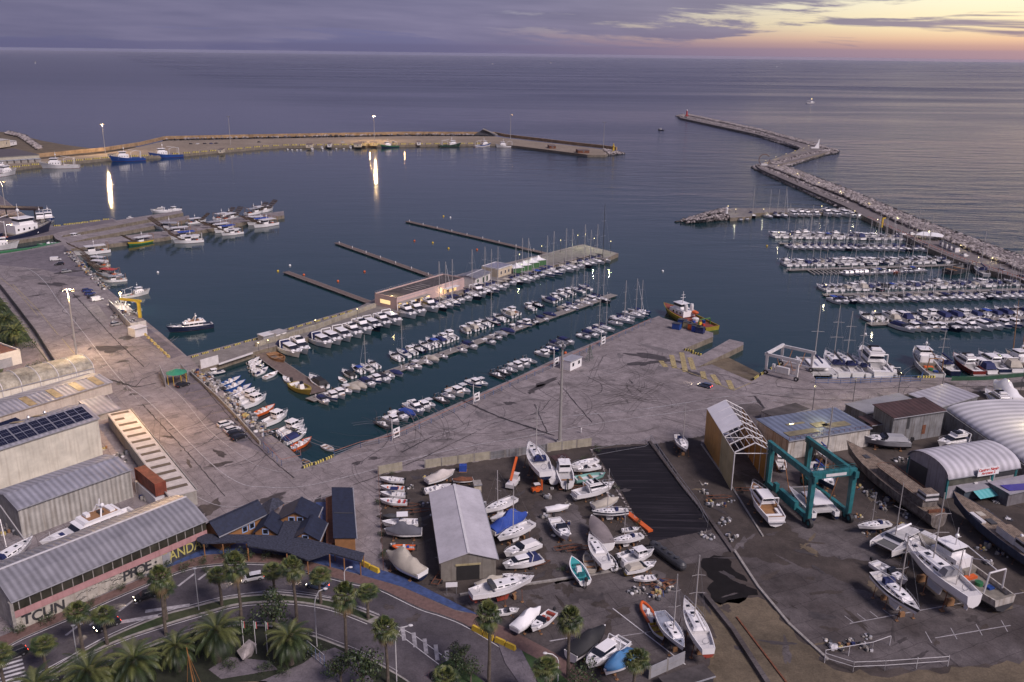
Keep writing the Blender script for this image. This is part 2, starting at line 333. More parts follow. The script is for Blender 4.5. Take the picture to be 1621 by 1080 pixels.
# ---------------------------------------------------------------- water
def water_mat():
    m = bpy.data.materials.new('sea_water'); m.use_nodes = True; nt = m.node_tree; N = nt.nodes; L = nt.links; b = N['Principled BSDF']
    b.inputs['Base Color'].default_value = (.016, .046, .052, 1); b.inputs['Roughness'].default_value = .06; b.inputs['IOR'].default_value = 1.33
    g = N.new('ShaderNodeNewGeometry'); sp = N.new('ShaderNodeSeparateXYZ'); L.new(g.outputs['Position'], sp.inputs[0])
    def nz(s, v, d=4, r=.55, dist=0.):
        n = N.new('ShaderNodeTexNoise'); n.inputs['Scale'].default_value = s; n.inputs['Detail'].default_value = d; n.inputs['Roughness'].default_value = r; n.inputs['Distortion'].default_value = dist; L.new(v, n.inputs['Vector']); return n.outputs['Fac']
    mp = N.new('ShaderNodeMapping'); mp.inputs['Rotation'].default_value = (0, 0, -.12); mp.inputs['Scale'].default_value = (.35, 1, 1); L.new(g.outputs['Position'], mp.inputs['Vector'])
    swell = nz(.055, mp.outputs[0], 3, .5, .3); ch = nz(.4, mp.outputs[0], 4); rip = nz(1.6, g.outputs['Position'], 3)
    # open sea mask: outside the breakwaters waves are stronger
    mr = N.new('ShaderNodeMapRange'); mr.interpolation_type = 'SMOOTHSTEP'
    mx = N.new('ShaderNodeMath'); mx.operation = 'MULTIPLY_ADD'; L.new(sp.outputs[0], mx.inputs[0]); mx.inputs[1].default_value = 2.2; L.new(sp.outputs[1], mx.inputs[2])
    L.new(mx.outputs[0], mr.inputs['Value']); mr.inputs['From Min'].default_value = 600; mr.inputs['From Max'].default_value = 1150; mr.inputs['To Min'].default_value = .12; mr.inputs['To Max'].default_value = 1
    def M(op, a, b_):
        n = N.new('ShaderNodeMath'); n.operation = op
        for i, v in enumerate((a, b_)):
            if isinstance(v, float): n.inputs[i].default_value = v
            else: L.new(v, n.inputs[i])
        return n.outputs[0]
    h = M('ADD', M('MULTIPLY', M('MULTIPLY', swell, 1.5), mr.outputs[0]), M('ADD', M('MULTIPLY', M('MULTIPLY', ch, .28), M('ADD', mr.outputs[0], .12)), M('MULTIPLY', rip, .012)))
    bp = N.new('ShaderNodeBump'); bp.inputs['Strength'].default_value = 1.; bp.inputs['Distance'].default_value = 1.15; L.new(h, bp.inputs['Height']); L.new(bp.outputs[0], b.inputs['Normal'])
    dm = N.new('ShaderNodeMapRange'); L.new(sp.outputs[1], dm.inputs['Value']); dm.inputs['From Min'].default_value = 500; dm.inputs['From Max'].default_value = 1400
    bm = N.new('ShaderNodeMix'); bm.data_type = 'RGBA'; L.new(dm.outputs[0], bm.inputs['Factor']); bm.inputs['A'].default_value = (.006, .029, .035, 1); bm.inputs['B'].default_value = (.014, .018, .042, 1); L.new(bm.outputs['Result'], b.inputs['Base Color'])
    # far water is rougher (unresolved waves); calm slicks vary the gloss
    ln = N.new('ShaderNodeMapRange'); L.new(sp.outputs[1], ln.inputs['Value']); ln.inputs['From Min'].default_value = 500; ln.inputs['From Max'].default_value = 3000; ln.inputs['To Min'].default_value = .05; ln.inputs['To Max'].default_value = .2
    mp2 = N.new('ShaderNodeMapping'); mp2.inputs['Scale'].default_value = (.2, 1, 1); L.new(g.outputs['Position'], mp2.inputs['Vector'])
    sk = N.new('ShaderNodeMapRange'); L.new(nz(.0035, mp2.outputs[0], 5, .6, .8), sk.inputs['Value']); sk.inputs['From Min'].default_value = .4; sk.inputs['From Max'].default_value = .65; sk.inputs['To Min'].default_value = -.02; sk.inputs['To Max'].default_value = .1
    L.new(M('ADD', ln.outputs[0], M('MULTIPLY', sk.outputs[0], mr.outputs[0])), b.inputs['Roughness'])
    return m
mb = MB(); ys = [-400, 60, 300, 700, 1500, 4000, 12000, 38000]
for a, b_ in zip(ys, ys[1:]):
    X = 38000; mb.add([(-X, a, 0), (X, a, 0), (X, b_, 0), (-X, b_, 0)], [(0, 1, 2, 3)], water_mat() if a == -400 else mb.ml[0])
mb.build('sea')['kind'] = 'structure'
mb = MB(); mb.add([(-38000, -400, -8), (38000, -400, -8), (38000, 38000, -8), (-38000, 38000, -8)], [(0, 1, 2, 3)], mat('seabed_sand', (.08, .08, .06), .9)); mb.build('seabed')['kind'] = 'structure'
hz = bpy.data.materials.new('haze_air'); hz.use_nodes = True; hn = hz.node_tree; hn.nodes.clear(); ho = hn.nodes.new('ShaderNodeOutputMaterial'); hv = hn.nodes.new('ShaderNodeVolumePrincipled'); hv.inputs['Density'].default_value = 1.8e-5; hv.inputs['Color'].default_value = (.74, .74, .9, 1); hv.inputs['Anisotropy'].default_value = 0; hn.links.new(hv.outputs[0], ho.inputs['Volume'])
mb = MB(); mb.box(-38500, 38500, -450, 38500, -9, 101.5, hz); mb.build('haze')['kind'] = 'stuff'
# ---------------------------------------------------------------- land
AP = ground_mat('apron_asphalt', (.215, .186, .188), (.272, .238, .24), .55, .7, 6., .91)
YD = ground_mat('yard_dirt', (.045, .036, .032), (.082, .066, .058), .8, 0, 0, sc1=.06)
YC = ground_mat('old_concrete', (.14, .122, .122), (.06, .049, .047), .8, .4, 4.5, -.45, sc1=.07)
RDM = ground_mat('road_asphalt', (.07, .062, .07), (.098, .086, .095), .3, .25, 0)
PIER = ground_mat('pier_concrete', (.24, .22, .21), (.18, .165, .16), .6, .5, 6, .4)
PW = ground_mat('parking_asphalt', (.13, .115, .13), (.165, .145, .16), .6, .6, 0)
SD = ground_mat('slipway_sand', (.16, .125, .085), (.1, .08, .055), .4, .0, 0, sc1=.08)
GS = ground_mat('grass', (.03, .05, .018), (.055, .06, .03), .5, 0, 0, sc1=.15)
BR = mat('brick_paving', (.15, .09, .078), .85, var=.35, scale=1.5)
BP = mat('blue_ground_paint', (.045, .075, .19), .7, var=.5, scale=.9, dirt=0)
TP = mat('black_tarpaulin', (.007, .006, .009), .8, var=0, spec=.25)
_n = TP.node_tree.nodes; _l = TP.node_tree.links; _g = _n.new('ShaderNodeNewGeometry'); _m = _n.new('ShaderNodeMapping'); _m.inputs['Rotation'].default_value = (0, 0, 1.03); _m.inputs['Scale'].default_value = (.03, 1.1, 1); _t = _n.new('ShaderNodeTexNoise'); _t.inputs['Scale'].default_value = 1.; _t.inputs['Detail'].default_value = 9; _t.inputs['Roughness'].default_value = .75; _r = _n.new('ShaderNodeValToRGB'); _r.color_ramp.elements[0].position = .52; _r.color_ramp.elements[0].color = (.007, .006, .009, 1); _r.color_ramp.elements[1].position = .75; _r.color_ramp.elements[1].color = (.075, .065, .075, 1)
_l.new(_g.outputs['Position'], _m.inputs['Vector']); _l.new(_m.outputs[0], _t.inputs['Vector']); _l.new(_t.outputs['Fac'], _r.inputs[0]); _l.new(_r.outputs[0], _n['Principled BSDF'].inputs['Base Color'])
QW = mat('quay_wall', (.2, .17, .13), .9, var=.45, scale=.5, dirt=.6)
WL = mat('line_white', (.38, .36, .37), .8, var=.5, scale=1.5)
WLs = mat('line_strong', (.6, .58, .58), .8, var=.3, scale=1.5)
YL = mat('line_yellow', (.36, .29, .14), .8, var=.6, scale=1.5)
CK = mat('dark_crack', (.035, .03, .035), .9, var=.4)
land = [(-260, 440), (0, 402), (40, 396), (78, 388), (98, 383), (88, 378), (84, 372), (30, 380), (-260, 400), (-260, 290), (0, 309), (30, 334), (60, 352), (88, 359), (178, 346), (184, 349), (286, 333), (290, 337), (100, 373), (97, 376), (134, 371), (299, 341), (301, 347), (140, 377), (107, 385), (254, 366), (384, 343), (449, 334), (450, 341), (384, 352), (260, 376), (112, 394),
 (137, 422), (172, 459), (231, 508), (259, 531), (296, 564), (400, 536), (568, 486), (592, 474), (612, 463), (740, 431), (869, 400), (916, 388), (923, 387), (979, 401), (957, 411), (930, 405), (815, 438), (626, 495), (400, 558), (316, 586),
 (360, 625), (420, 682), (456, 708), (477, 728), (479, 736), (528, 723), (571, 702), (620, 684), (820, 596), (896, 560), (1043, 500), (1048, 503), (1129, 527), (1129, 533), (1081, 553), (1107, 564), (1155, 537), (1177, 542), (1177, 546), (1103, 582), (1127, 577), (1190, 604), (1200, 597), (1222, 583), (1247, 570), (1260, 566), (1288, 596), (1291, 600), (1446, 597), (1506, 598), (1621, 590), (1900, 575), (2400, 1500), (-900, 1500), (-600, 700)]
slab('ground', land, LZ, AP, -8, QW)
# rubble slipway beside the short jetty
P = [at(1107, 583, LZ), at(1190, 604.5, LZ), at(1203, 593, .2), at(1150, 566, .2)]
mb = MB(); P2 = [at(1225, 580, -2.5), at(1176, 556, -2.5)]; mb.add(P+P2, [(0, 1, 2, 3), (3, 2, 4, 5)], SD); mb.build('slipway')['kind'] = 'structure'
def layer(name, pts, m, k=1, kind='structure', rg=0.): return slab(name, pts, LZ+.012*k, m, kind=kind, ragged=rg)
layer('left_quay_surface', [(-260, 300), (0, 310), (30, 335), (60, 353), (88, 360), (178, 347), (184, 351), (100, 366), (84, 371), (30, 379), (-260, 399)], PW)
layer('lorry_park', [(-200, 445), (0, 404), (100, 388), (152, 440), (110, 437), (60, 425), (0, 420), (-200, 470)], PW)
layer('pier_deck', [(300, 566), (400, 538), (568, 488), (612, 465), (740, 433), (869, 401.5), (916, 389.5), (924, 388.5), (974, 401), (957, 409), (930, 403), (815, 436), (626, 493), (400, 556), (318, 584)], PIER)
layer('boat_yard_dirt', [(602, 752), (700, 738), (850, 718), (936, 706), (1040, 702), (1113, 690), (1195, 662), (1330, 652), (1440, 622), (1621, 618), (1900, 612), (2300, 1450), (1130, 1400), (930, 1095), (866, 1040), (720, 960), (620, 910), (604, 880)], YD, rg=0.35)
layer('yard_concrete', [(700, 940), (830, 935), (960, 900), (1045, 905), (1090, 945), (1180, 1090), (960, 1095), (890, 1045), (760, 975)], YC, 2, rg=0.7)
layer('yard_slab', [(840, 800), (880, 780), (900, 780), (940, 850), (985, 895), (880, 925), (860, 860)], YC, 2, rg=0.5)
layer('lift_runway', [(1165, 640), (1200, 640), (1275, 760), (1440, 900), (1300, 880), (1215, 800), (1110, 700)], YC, 2, rg=0.8)
layer('slip_concrete', [(1165, 880), (1285, 900), (1420, 960), (1621, 960), (1900, 960), (1900, 1060), (1560, 1050), (1440, 1062), (1300, 1045)], YC, 3, rg=0.8)
layer('slip_concrete', [(1030, 855), (1126, 838), (1162, 872), (1100, 892), (1085, 893)], YC, 3, rg=0.8)
layer('black_tarpaulin_field', [(940, 712), (1040, 703), (1128, 838), (1080, 848), (1030, 858), (985, 780)], TP, 4, rg=0.12)
layer('tar_patch', [(1112, 884), (1130, 879), (1150, 882), (1165, 905), (1200, 942), (1180, 950), (1140, 958), (1125, 940), (1130, 920), (1118, 905)], mat('tar', (.012, .0105, .011), .95, var=.3, spec=.15), 4, rg=0.9)
layer('sandy_ground', [(1110, 960), (1200, 945), (1320, 1060), (1420, 1070), (1621, 1045), (1900, 1040), (1900, 1500), (1140, 1500), (1130, 1080), (1085, 955)], SD, 4, rg=0.9)
layer('quay_dirt', [(205, 523), (232, 518), (291, 561), (270, 569), (232, 541)], PW)
layer('parking', [(258, 600), (302, 590), (372, 650), (440, 715), (425, 720), (372, 700)], PW)
# roads bottom left
up = smoothpx([(-60, 1050), (0, 1028), (36, 1009), (104, 980), (194, 940), (285, 903), (334, 893), (391, 890), (456, 894), (489, 904), (559, 922), (598, 930), (663, 961), (700, 973), (747, 994), (850, 1060), (900, 1098)])
dn = smoothpx([(960, 1090), (933, 1069), (866, 1027), (760, 975), (720, 966), (637, 930), (564, 909), (487, 889), (430, 877), (371, 878), (325, 879), (260, 901), (130, 956), (39, 991), (0, 1008), (-60, 1028)])
layer('road', up+[(1000, 1200), (700, 1400), (-400, 1400), (-300, 1100)], RDM, 3)
slab('pavement', up+dn, LZ+.14, BR, LZ, CO)
slab('blue_forecourt', [(190, 924), (255, 890), (318, 860), (345, 845), (500, 855), (500, 795), (522, 795), (522, 865), (575, 893), (640, 914), (724, 956), (760, 974), (720, 965), (637, 929), (564, 908), (487, 888), (430, 876), (371, 877), (325, 878), (260, 900)], LZ+.1, BP, LZ, CO)
medU = smoothpx([(30, 1095), (60, 1075), (155, 1017), (249, 976), (301, 961), (363, 946), (420, 940), (455, 941), (520, 949), (560, 961), (601, 977)])
medD = smoothpx([(592, 989), (533, 966), (481, 955), (430, 953), (378, 957), (337, 967), (259, 990), (181, 1017), (110, 1052), (60, 1095)])
slab('median_kerb', medU+medD, LZ+.15, CO, LZ, CO)
def inset(pts, dy): return [(x, y+dy) for x, y in pts]
slab('median_grass', inset(medU[2:-1], 2.5)+inset(medD[1:-3], -2.5), LZ+.17, GS)
gk = smoothpx([(60, 1120), (100, 1092), (150, 1062), (200, 1037), (260, 1013), (320, 995), (380, 988), (440, 991), (489, 1003), (533, 1019), (572, 1035), (611, 1056), (650, 1080), (700, 1120)])
slab('garden_kerb', gk+[(700, 1300), (0, 1300)], LZ+.15, CO, LZ, CO)
slab('garden', inset(gk[2:-1], 3)+[(640, 1200), (600, 1300), (0, 1300)], LZ+.18, mat('garden_soil', (.022, .026, .014), .95, var=.5, scale=.8, bump=.6))
slab('garden_path', [(480, 1050), (420, 1075), (380, 1090), (520, 1120), (610, 1100), (560, 1040), (530, 1025), (500, 1035)], LZ+.2, PW)
slab('garden_path', [(362, 1040), (425, 1046), (440, 1060), (350, 1075), (330, 1060)], LZ+.2, PW)
slab('garden_path', [(200, 1100), (330, 1082), (420, 1078), (480, 1110), (300, 1140)], LZ+.2, SD)
slab('grass_verge', [(826, 1030), (872, 1054), (935, 1110), (870, 1130), (852, 1080)], LZ+.19, mat('verge_grass', (.035, .07, .02), .95, var=.4, scale=1., bump=.5), LZ, CO)
slab('grass_verge', [(690, 1055), (720, 1040), (790, 1100), (760, 1140), (700, 1110)], LZ+.19, MC['verge_grass'], LZ, CO)
slab('traffic_island', [(786, 1012), (800, 1012), (832, 1034), (848, 1070), (850, 1110), (835, 1100), (800, 1050)], LZ+.165, PW, LZ, CO)
# left shore
slab('garden', [(-300, 560), (-300, 478), (0, 470), (28, 505), (55, 545), (84, 582), (50, 600), (0, 615), (-300, 640)], LZ+.02, GS)
slab('garden_path', [(20, 545), (50, 540), (80, 580), (30, 596), (0, 600)], LZ+.04, PW)
# painted markings
mk = MB()
def line(pts, w, m=WL, sm=0, z=.07, dash=None):
    q = smoothpx(pts, sm) if sm else pts
    W = [at(x, y, LZ+z) for x, y in q]
    if m is CK:
        W2 = []
        for a, b in zip(W, W[1:]):
            n = max(1, int((b-a).length/1.5))
            for i in range(n): W2.append(a.lerp(b, i/n)+Vector((random.uniform(-.14, .14), random.uniform(-.14, .14), 0)))
        for k in range(len(W2)-1): ribbon(mk, W2[k:k+2], w*random.uniform(.45, 1.), m)
        return
    if not dash: ribbon(mk, W, w, m); return
    for a, b in zip(W, W[1:]):
        n = max(1, int((b-a).length/dash))
        for i in range(n):
            t0 = i/n; t1 = t0+.55/n; ribbon(mk, [a.lerp(b, t0), a.lerp(b, t1)], w, m)
line([(0, 424), (40, 424), (70, 445), (95, 480), (135, 530), (190, 600), (240, 640), (330, 730), (380, 765), (420, 771), (470, 771), (540, 757), (700, 715), (840, 690), (960, 668), (1110, 648), (1200, 636)], .25, WL, 5)
line([(20, 450), (60, 490), (92, 530)], .2, YL); line([(98, 536), (118, 560)], .2, YL)
line([(0, 440), (25, 460), (60, 500)], .2, YL, 3)
line([(205, 480), (160, 480)], .3, CK); 
line([(116, 465), (180, 535), (230, 583)], .5, CK); line([(150, 497), (172, 492)], .4, CK); line([(100, 533), (150, 517)], .4, CK); line([(188, 535), (208, 530)], .4, CK)
line([(170, 600), (215, 613), (255, 605)], .8, CK); line([(213, 613), (225, 600), (262, 585)], .3, CK)
line([(253, 600), (290, 632), (330, 680), (380, 720), (410, 738), (450, 747), (490, 740), (540, 728), (640, 700), (760, 672), (830, 664), (1000, 650), (1160, 626)], .16, WL, 5)
line([(0, 612), (5, 611)], .2, YL)
line([(170, 625), (230, 705), (290, 770), (330, 795), (360, 803)], .2, WL, 4); line([(362, 803), (500, 790), (560, 770)], .2, WL)
line([(140, 560), (200, 615), (250, 665)], .15, WL, 0, dash=3); line([(830, 664), (1000, 650), (1100, 640), (1400, 628), (1621, 622)], .2, WL, 4, dash=4)
line([(1000, 650), (1150, 628), (1250, 622)], .2, WL)
line([(727, 632), (790, 660), (885, 692)], 1.0, CK); line([(846, 640), (868, 688)], .4, CK); line([(883, 605), (940, 672)], .35, CK); line([(905, 576), (975, 590), (935, 597), (905, 583)], .15, WL)
line([(800, 688), (883, 665)], .2, CK); line([(560, 768), (650, 733), (720, 700), (765, 678)], .35, CK, 3); line([(636, 716), (692, 687)], .5, CK); line([(320, 610), (400, 700), (470, 760)], .35, CK, 3); line([(225, 640), (300, 720), (360, 790)], .3, CK, 3)
for i in range(11):
    a = (262+i*14.5, 604+i*10.2); line([a, (a[0]+38, a[1]-9+i*.3)], .12, YL)
for i in range(5): line([(1381-50+i*0, 0), (1381, 0)], .1) if False else None
for q in ([(1046, 571), (1054, 581)], [(1063, 562), (1068, 583)], [(1079, 558), (1085, 589)], [(1092, 566), (1098, 585)], [(1112, 588), (1115, 600)], [(1128, 593), (1138, 609)], [(1153, 602), (1159, 616)]): line(q, 1.7, YL)
line([(1046, 573), (1108, 596), (1161, 618), (1189, 606)], .3, YL)
line([(1195, 628), (1213, 650)], 1.2, CK); line([(1190, 622), (1340, 634), (1621, 618)], .35, CK, 3)
line([(1230, 612), (1300, 617), (1500, 612), (1621, 612)], .4, CK, 3)
# highway markings
line(inset(up[2:-6], 3.5), .16, WLs, z=.06)
line(inset(medU[2:], -3), .14, WLs, z=.06); line(inset(medD[1:-2], 3.5), .14, WLs, z=.06)
line(inset(gk[4:-6], -4), .12, WL, z=.06)
line([(601, 978), (655, 1005), (705, 1041)], .15, WLs, z=.06); line([(601, 983), (640, 1010), (695, 1052)], .15, WLs, z=.06)
for i in range(5): x = 637+i*17.5; y = 992+i*9.5; line([(x, y), (x+3, y+22+i)], .7, WL, z=.062)
for i in range(10): y = 1046+i*6.2; line([(-12+i*.5, y+6), (34+i*1.5, y-8)], .55, WLs, z=.062)
for x, y, s in ((112, 1000, 1), (150, 984, 1), (196, 962, 1), (222, 950, 1), (290, 922, 1), (322, 912, 1)): line([(x-8, y+6), (x+18, y-14)], .5, WL, z=.062)
line([(190, 985), (250, 975)], 1.1, WL, z=.062); line([(230, 968), (300, 958)], 1., WL, z=.062); line([(120, 1045), (200, 1005), (290, 965), (420, 935), (520, 944), (600, 972)], .12, WL, 4, z=.062)
line([(60, 1066), (160, 1012)], .2, WLs, z=.062)
# yard lines and slip rails
line([(1345, 987), (1480, 962), (1621, 938)], .2, WL, z=.08); line([(1480, 1010), (1600, 990)], .2, WL, z=.08)
for i in range(6): line([(1350+i*20, 985-i*3.6), (1345+i*20-8, 975-i*3.6)], .15, WL, z=.08)
line([(970, 963), (1085, 1052)], .2, WLs, z=.08); line([(985, 1007), (1030, 1000)], .15, WL, z=.08); line([(870, 1015), (900, 1010)], .3, WL, z=.08)
for i in range(4): line([(1465+i*40, 1000-i*6), (1475+i*40, 1018-i*6)], .15, WL, z=.08)
random.seed(3)
TYM = mat('tyre_mark', (.13, .112, .112), .9, var=.4); PTC = mat('asphalt_patch', (.15, .132, .135), .9, var=.4, scale=.4); PTL = mat('pale_patch', (.19, .17, .165), .9, var=.5, scale=.5); OILM = mat('oil_stain', (.06, .05, .048), .6, var=.5, scale=.8)
def zone(): 
    k = random.random()
    if k < .4: t = random.random(); u = random.random(); return (30+t*330+u*90-45, 420+t*330+u*20)
    if k < .8: t = random.random(); u = random.random(); return (560+t*480-u*20, 735-t*200+u*55*(.3+t))
    return (random.uniform(1180, 1600), random.uniform(606, 628))
for i in range(130):
    x, y = zone(); p = at(x, y, LZ+.035); a = random.choice((.62, 2.19, .95, 1.2))+random.uniform(-.2, .2); W = [p]
    for k in range(random.randint(4, 14)): a += random.uniform(-.35, .35); p = p+Vector((math.cos(a), math.sin(a), 0))*random.uniform(1.2, 3.); W.append(p)
    if random.random() < .62: ribbon(mk, W, random.uniform(.07, .2), CK)
for i in range(70):
    x, y = zone() if i % 2 else (random.uniform(900, 1080), random.uniform(570, 680)); p = at(x, y, LZ+.032); a = random.uniform(0, 6.3); cv_ = random.uniform(-.09, .09); W = [p]
    for k in range(22): a += cv_; p = p+Vector((math.cos(a), math.sin(a), 0))*1.2; W.append(p)
    for off in (0, 1.5): ribbon(mk, [q+Vector((off*math.cos(a+1.5), off*math.sin(a+1.5), 0)) for q in W], random.uniform(.1, .22), TYM)
def blotch(x, y, rx, ry, m, z=.028, seed=0):
    c = at(x, y, LZ+z); n = 26; vs = [c]; ph = [random.uniform(0, 6.3) for _ in range(4)]; rot = random.uniform(0, 3)
    for i in range(n):
        t = 2*PI*i/n; k = 1+.25*math.sin(2*t+ph[0])+.2*math.sin(3*t+ph[1])+.15*math.sin(5*t+ph[2])+.1*math.sin(9*t+ph[3])+random.uniform(-.1, .1)
        q = Vector((rx*k*math.cos(t), ry*k*math.sin(t), 0)); vs.append(c+Vector((q.x*math.cos(rot)-q.y*math.sin(rot), q.x*math.sin(rot)+q.y*math.cos(rot), 0)))
    mk.add(vs, [(0, 1+i, 1+(i+1) % n) for i in range(n)], m)
for i in range(60): x, y = zone(); blotch(x, y, random.uniform(.5, 3.), random.uniform(.3, 1.4), random.choice((PTC, OILM, TYM)), .02+i*.0002)
for x, y, rx, ry in ((1032, 565, 9, 2.6), (1020, 575, 6, 2), (1040, 552, 7, 1.5), (1050, 583, 3, 1.5), (1095, 590, 4, 1.5), (1075, 575, 4, 1.), (860, 608, 7, 1.5), (845, 612, 4, 1.), (60, 440, 9, 3.5), (85, 450, 7, 2.5), (110, 430, 6, 3.), (45, 428, 5, 2.5), (208, 533, 4, 3), (120, 470, 3, 1), (65, 465, 3, 1), (175, 552, 5, 4), (348, 735, 3, 1), (430, 790, 4, 1.5), (330, 805, 4, 2), (500, 800, 4, 1.5), (1255, 625, 4, 1)): blotch(x, y, rx, ry, random.choice((OILM, PTC)), .034)
for i in range(110):
    x = random.uniform(1100, 1640); y = random.uniform(700, 1040)
    blotch(x, y, random.uniform(.4, 3.5), random.uniform(.2, .9), random.choice((OILM, YD, SD, YC, OILM, YD)), .052+i*.00015)
for i in range(70):
    x = random.uniform(605, 1040); y = random.uniform(745, 1000); blotch(x, y, random.uniform(.5, 2.4), random.uniform(.3, 1.4), random.choice((OILM, YD, YC)), .052+i*.0002)
mk.build('ground_markings')['kind'] = 'structure'
mb = MB()
for i in range(26):     # oily and sandy stains of their own shape
    pass
def wall(name, label, cat, pts, h, th, m, z=LZ, cap=None, world=False, group=None):
    W = [at(x, y, z) for x, y in pts] if not world else pts
    o0 = W[0].copy(); mb = MB()
    for a, b in zip(W, W[1:]):
        a = a-o0; b = b-o0; mb.beam(a+Vector((0, 0, h/2)), b+Vector((0, 0, h/2)), th, h, m)
        if cap: mb.beam(a+Vector((0, 0, h+.05)), b+Vector((0, 0, h+.05)), th+.15, .1, cap)
    return tag(mb.build(name, loc=o0), label, cat, group)
wall('slip_rail', 'old concrete slip rail beside the black tar patch', 'slip rail', [(1114, 942), (1160, 1000), (1215, 1085)], .7, .9, YC)
wall('slip_rail', 'long low concrete edge of the sandy slip, right of the tar', 'slip rail', [(1162, 872), (1200, 930), (1250, 990), (1310, 1045)], .35, .5, CO)
wall('slip_rail', 'rusty thin rail lying in the sandy slip', 'slip rail', [(1166, 978), (1245, 1082)], .25, .3, RU)
wall('slip_rail', 'low concrete edge along the right side of the black tarpaulin', 'slip rail', [(1028, 700), (1080, 770), (1125, 825), (1160, 875)], .4, .8, YC)
wall('runway_edge', 'pale concrete lift rail leading away from the yellow shed', 'lift rail', [(1110, 704), (1160, 774), (1208, 850)], .25, .35, CO)
# ---------------------------------------------------------------- piers beyond the ground
slab('rocky_jetty_deck', [(1150, 332), (1160, 329), (1366, 331), (1375, 336), (1340, 336), (1205, 337), (1192, 338), (1188, 343), (1156, 345)], 2.2, PIER, -6, QW)
# breakwater core and road on the right
RB = [(1150, 900)]
core = [(1075, 185), (1090, 183), (1200, 206.5), (1288, 231), (1318, 238), (1300, 244), (1225, 263), (1345, 305), (1434, 344), (1621, 412), (1900, 520), (1900, 700), (1700, 500), (1621, 443), (1560, 426), (1512, 410), (1475, 395), (1420, 367), (1369, 343), (1335, 325), (1204, 268), (1196, 262), (1262, 238), (1268, 233), (1195, 212), (1078, 187)]
slab('breakwater_road', core, 2.6, ground_mat('breakwater_concrete', (.15, .13, .13), (.19, .165, .16), .5, .3, 0), -6, QW)
# north mole on the left
slab('mole_quay', [(-260, 275), (0, 269), (70, 260), (180, 250), (244, 247), (295, 243.5), (420, 232.5), (452, 231), (784, 228), (818, 231), (930, 245), (958, 245.5), (965, 241), (955, 236.5), (917, 232), (800, 218.5), (784, 216), (644, 215.5), (400, 220), (262, 223), (223, 232), (166, 243), (0, 258), (-260, 262)], 2.4, ground_mat('mole_concrete', (.27, .22, .17), (.21, .17, .13), .5, .3, 0), -6, QW)
slab('beach', [(-260, 262), (0, 257.5), (166, 242.5), (215, 232), (185, 236), (150, 236), (100, 229), (62, 222), (40, 216), (10, 209), (-260, 205)], .7, SD, -3)
P = [at(x, y, 2.4) for x, y in [(-260, 263), (0, 255), (166, 239), (223, 230), (262, 220.5), (400, 217.5), (644, 213), (784, 213.5), (800, 217), (917, 231), (955, 235), (976, 238)]]
wall('mole_wall', 'long ochre sea wall along the outer edge of the far mole', 'sea wall', P, 3.4, 1.6, mat('ochre_wall', (.34, .23, .13), .9, var=.5, scale=.15, dirt=.5), world=True)
def boulder(mb, c, r, m):
    n1 = 5; vs = []; rot = random.uniform(0, PI); e = random.uniform(.7, 1.3)
    for zz, rr in ((-.6, .55), (.05, 1.), (.55, .6)):
        for i in range(n1):
            t = rot+2*PI*i/n1+random.uniform(-.25, .25); k = r*rr*random.uniform(.75, 1.2)
            vs.append((c[0]+k*e*math.cos(t), c[1]+k/e*math.sin(t), c[2]+r*zz*.8+random.uniform(-.12, .12)*r))
    vs.append((c[0], c[1], c[2]+r*.62))
    fs = [(j*n1+i, j*n1+(i+1) % n1, (j+1)*n1+(i+1) % n1, (j+1)*n1+i) for j in (0, 1) for i in range(n1)]+[(2*n1+i, 2*n1+(i+1) % n1, 3*n1) for i in range(n1)]
    mb.add(vs, fs, m)
RK = [mat('rock_pale', (.36, .32, .31), .9, var=.5, scale=1.), mat('rock_grey', (.22, .19, .19), .9, var=.5, scale=1.), mat('rock_dark', (.09, .075, .07), .9, var=.4, scale=1.), mat('rock_wet', (.025, .022, .02), .6, var=.3)]
def riprap(label, bands, size=1.3, dens=1.):
    """bands: (crest px polyline, toe px polyline, crest z)"""
    mb = MB()
    for crest, toe, zc in bands:
        A = [at(x, y, zc) for x, y in crest]; B = [at(x, y, 0) for x, y in toe]
        for i in range(len(A)-1):
            l = ((A[i+1]-A[i]).length+(B[i+1]-B[i]).length)/2; wd = ((A[i]-B[i]).length+(A[i+1]-B[i+1]).length)/2
            n = int(l*wd/(size*size*1.7)*dens)
            for _ in range(n):
                u = random.random(); v = random.random()
                p = A[i].lerp(A[i+1], u).lerp(B[i].lerp(B[i+1], u), v)
                z = zc*(1-v)*1.05+random.uniform(-.3, .35)
                m = RK[3] if z < .45 else random.choice((RK[0], RK[0], RK[1], RK[1], RK[2]))
                boulder(mb, (p.x, p.y, z), size*random.uniform(.55, 1.25), m)
    o = mb.build('rock_armour'); return tag(o, label, 'rocks', kind='stuff')
riprap('grey armour rocks along both sides of the long outer breakwater', [
 ([(1078, 184.5), (1200, 209), (1268, 234)], [(1073, 187), (1200, 217), (1262, 236)], 3.),
 ([(1090, 183), (1200, 206.5), (1288, 231), (1322, 238)], [(1090, 181), (1205, 205), (1292, 228), (1328, 240)], 3.),
 ([(1078, 185), (1090, 183)], [(1070, 184), (1080, 181)], 2.5)], 1.6)
riprap('pale armour rocks piled around the elbow and the seaward side of the breakwater', [
 ([(1312, 236), (1285, 241), (1218, 258)], [(1329, 243), (1304, 247), (1248, 265)], 3.2),
 ([(1214, 263), (1334, 310), (1422, 351), (1606, 423), (1880, 530)], [(1247, 264), (1350, 303), (1440, 342), (1625, 409), (1910, 505)], 3.6),
 ([(1300, 232), (1290, 231)], [(1266, 235), (1255, 232)], 2.6)], 1.4, 1.1)
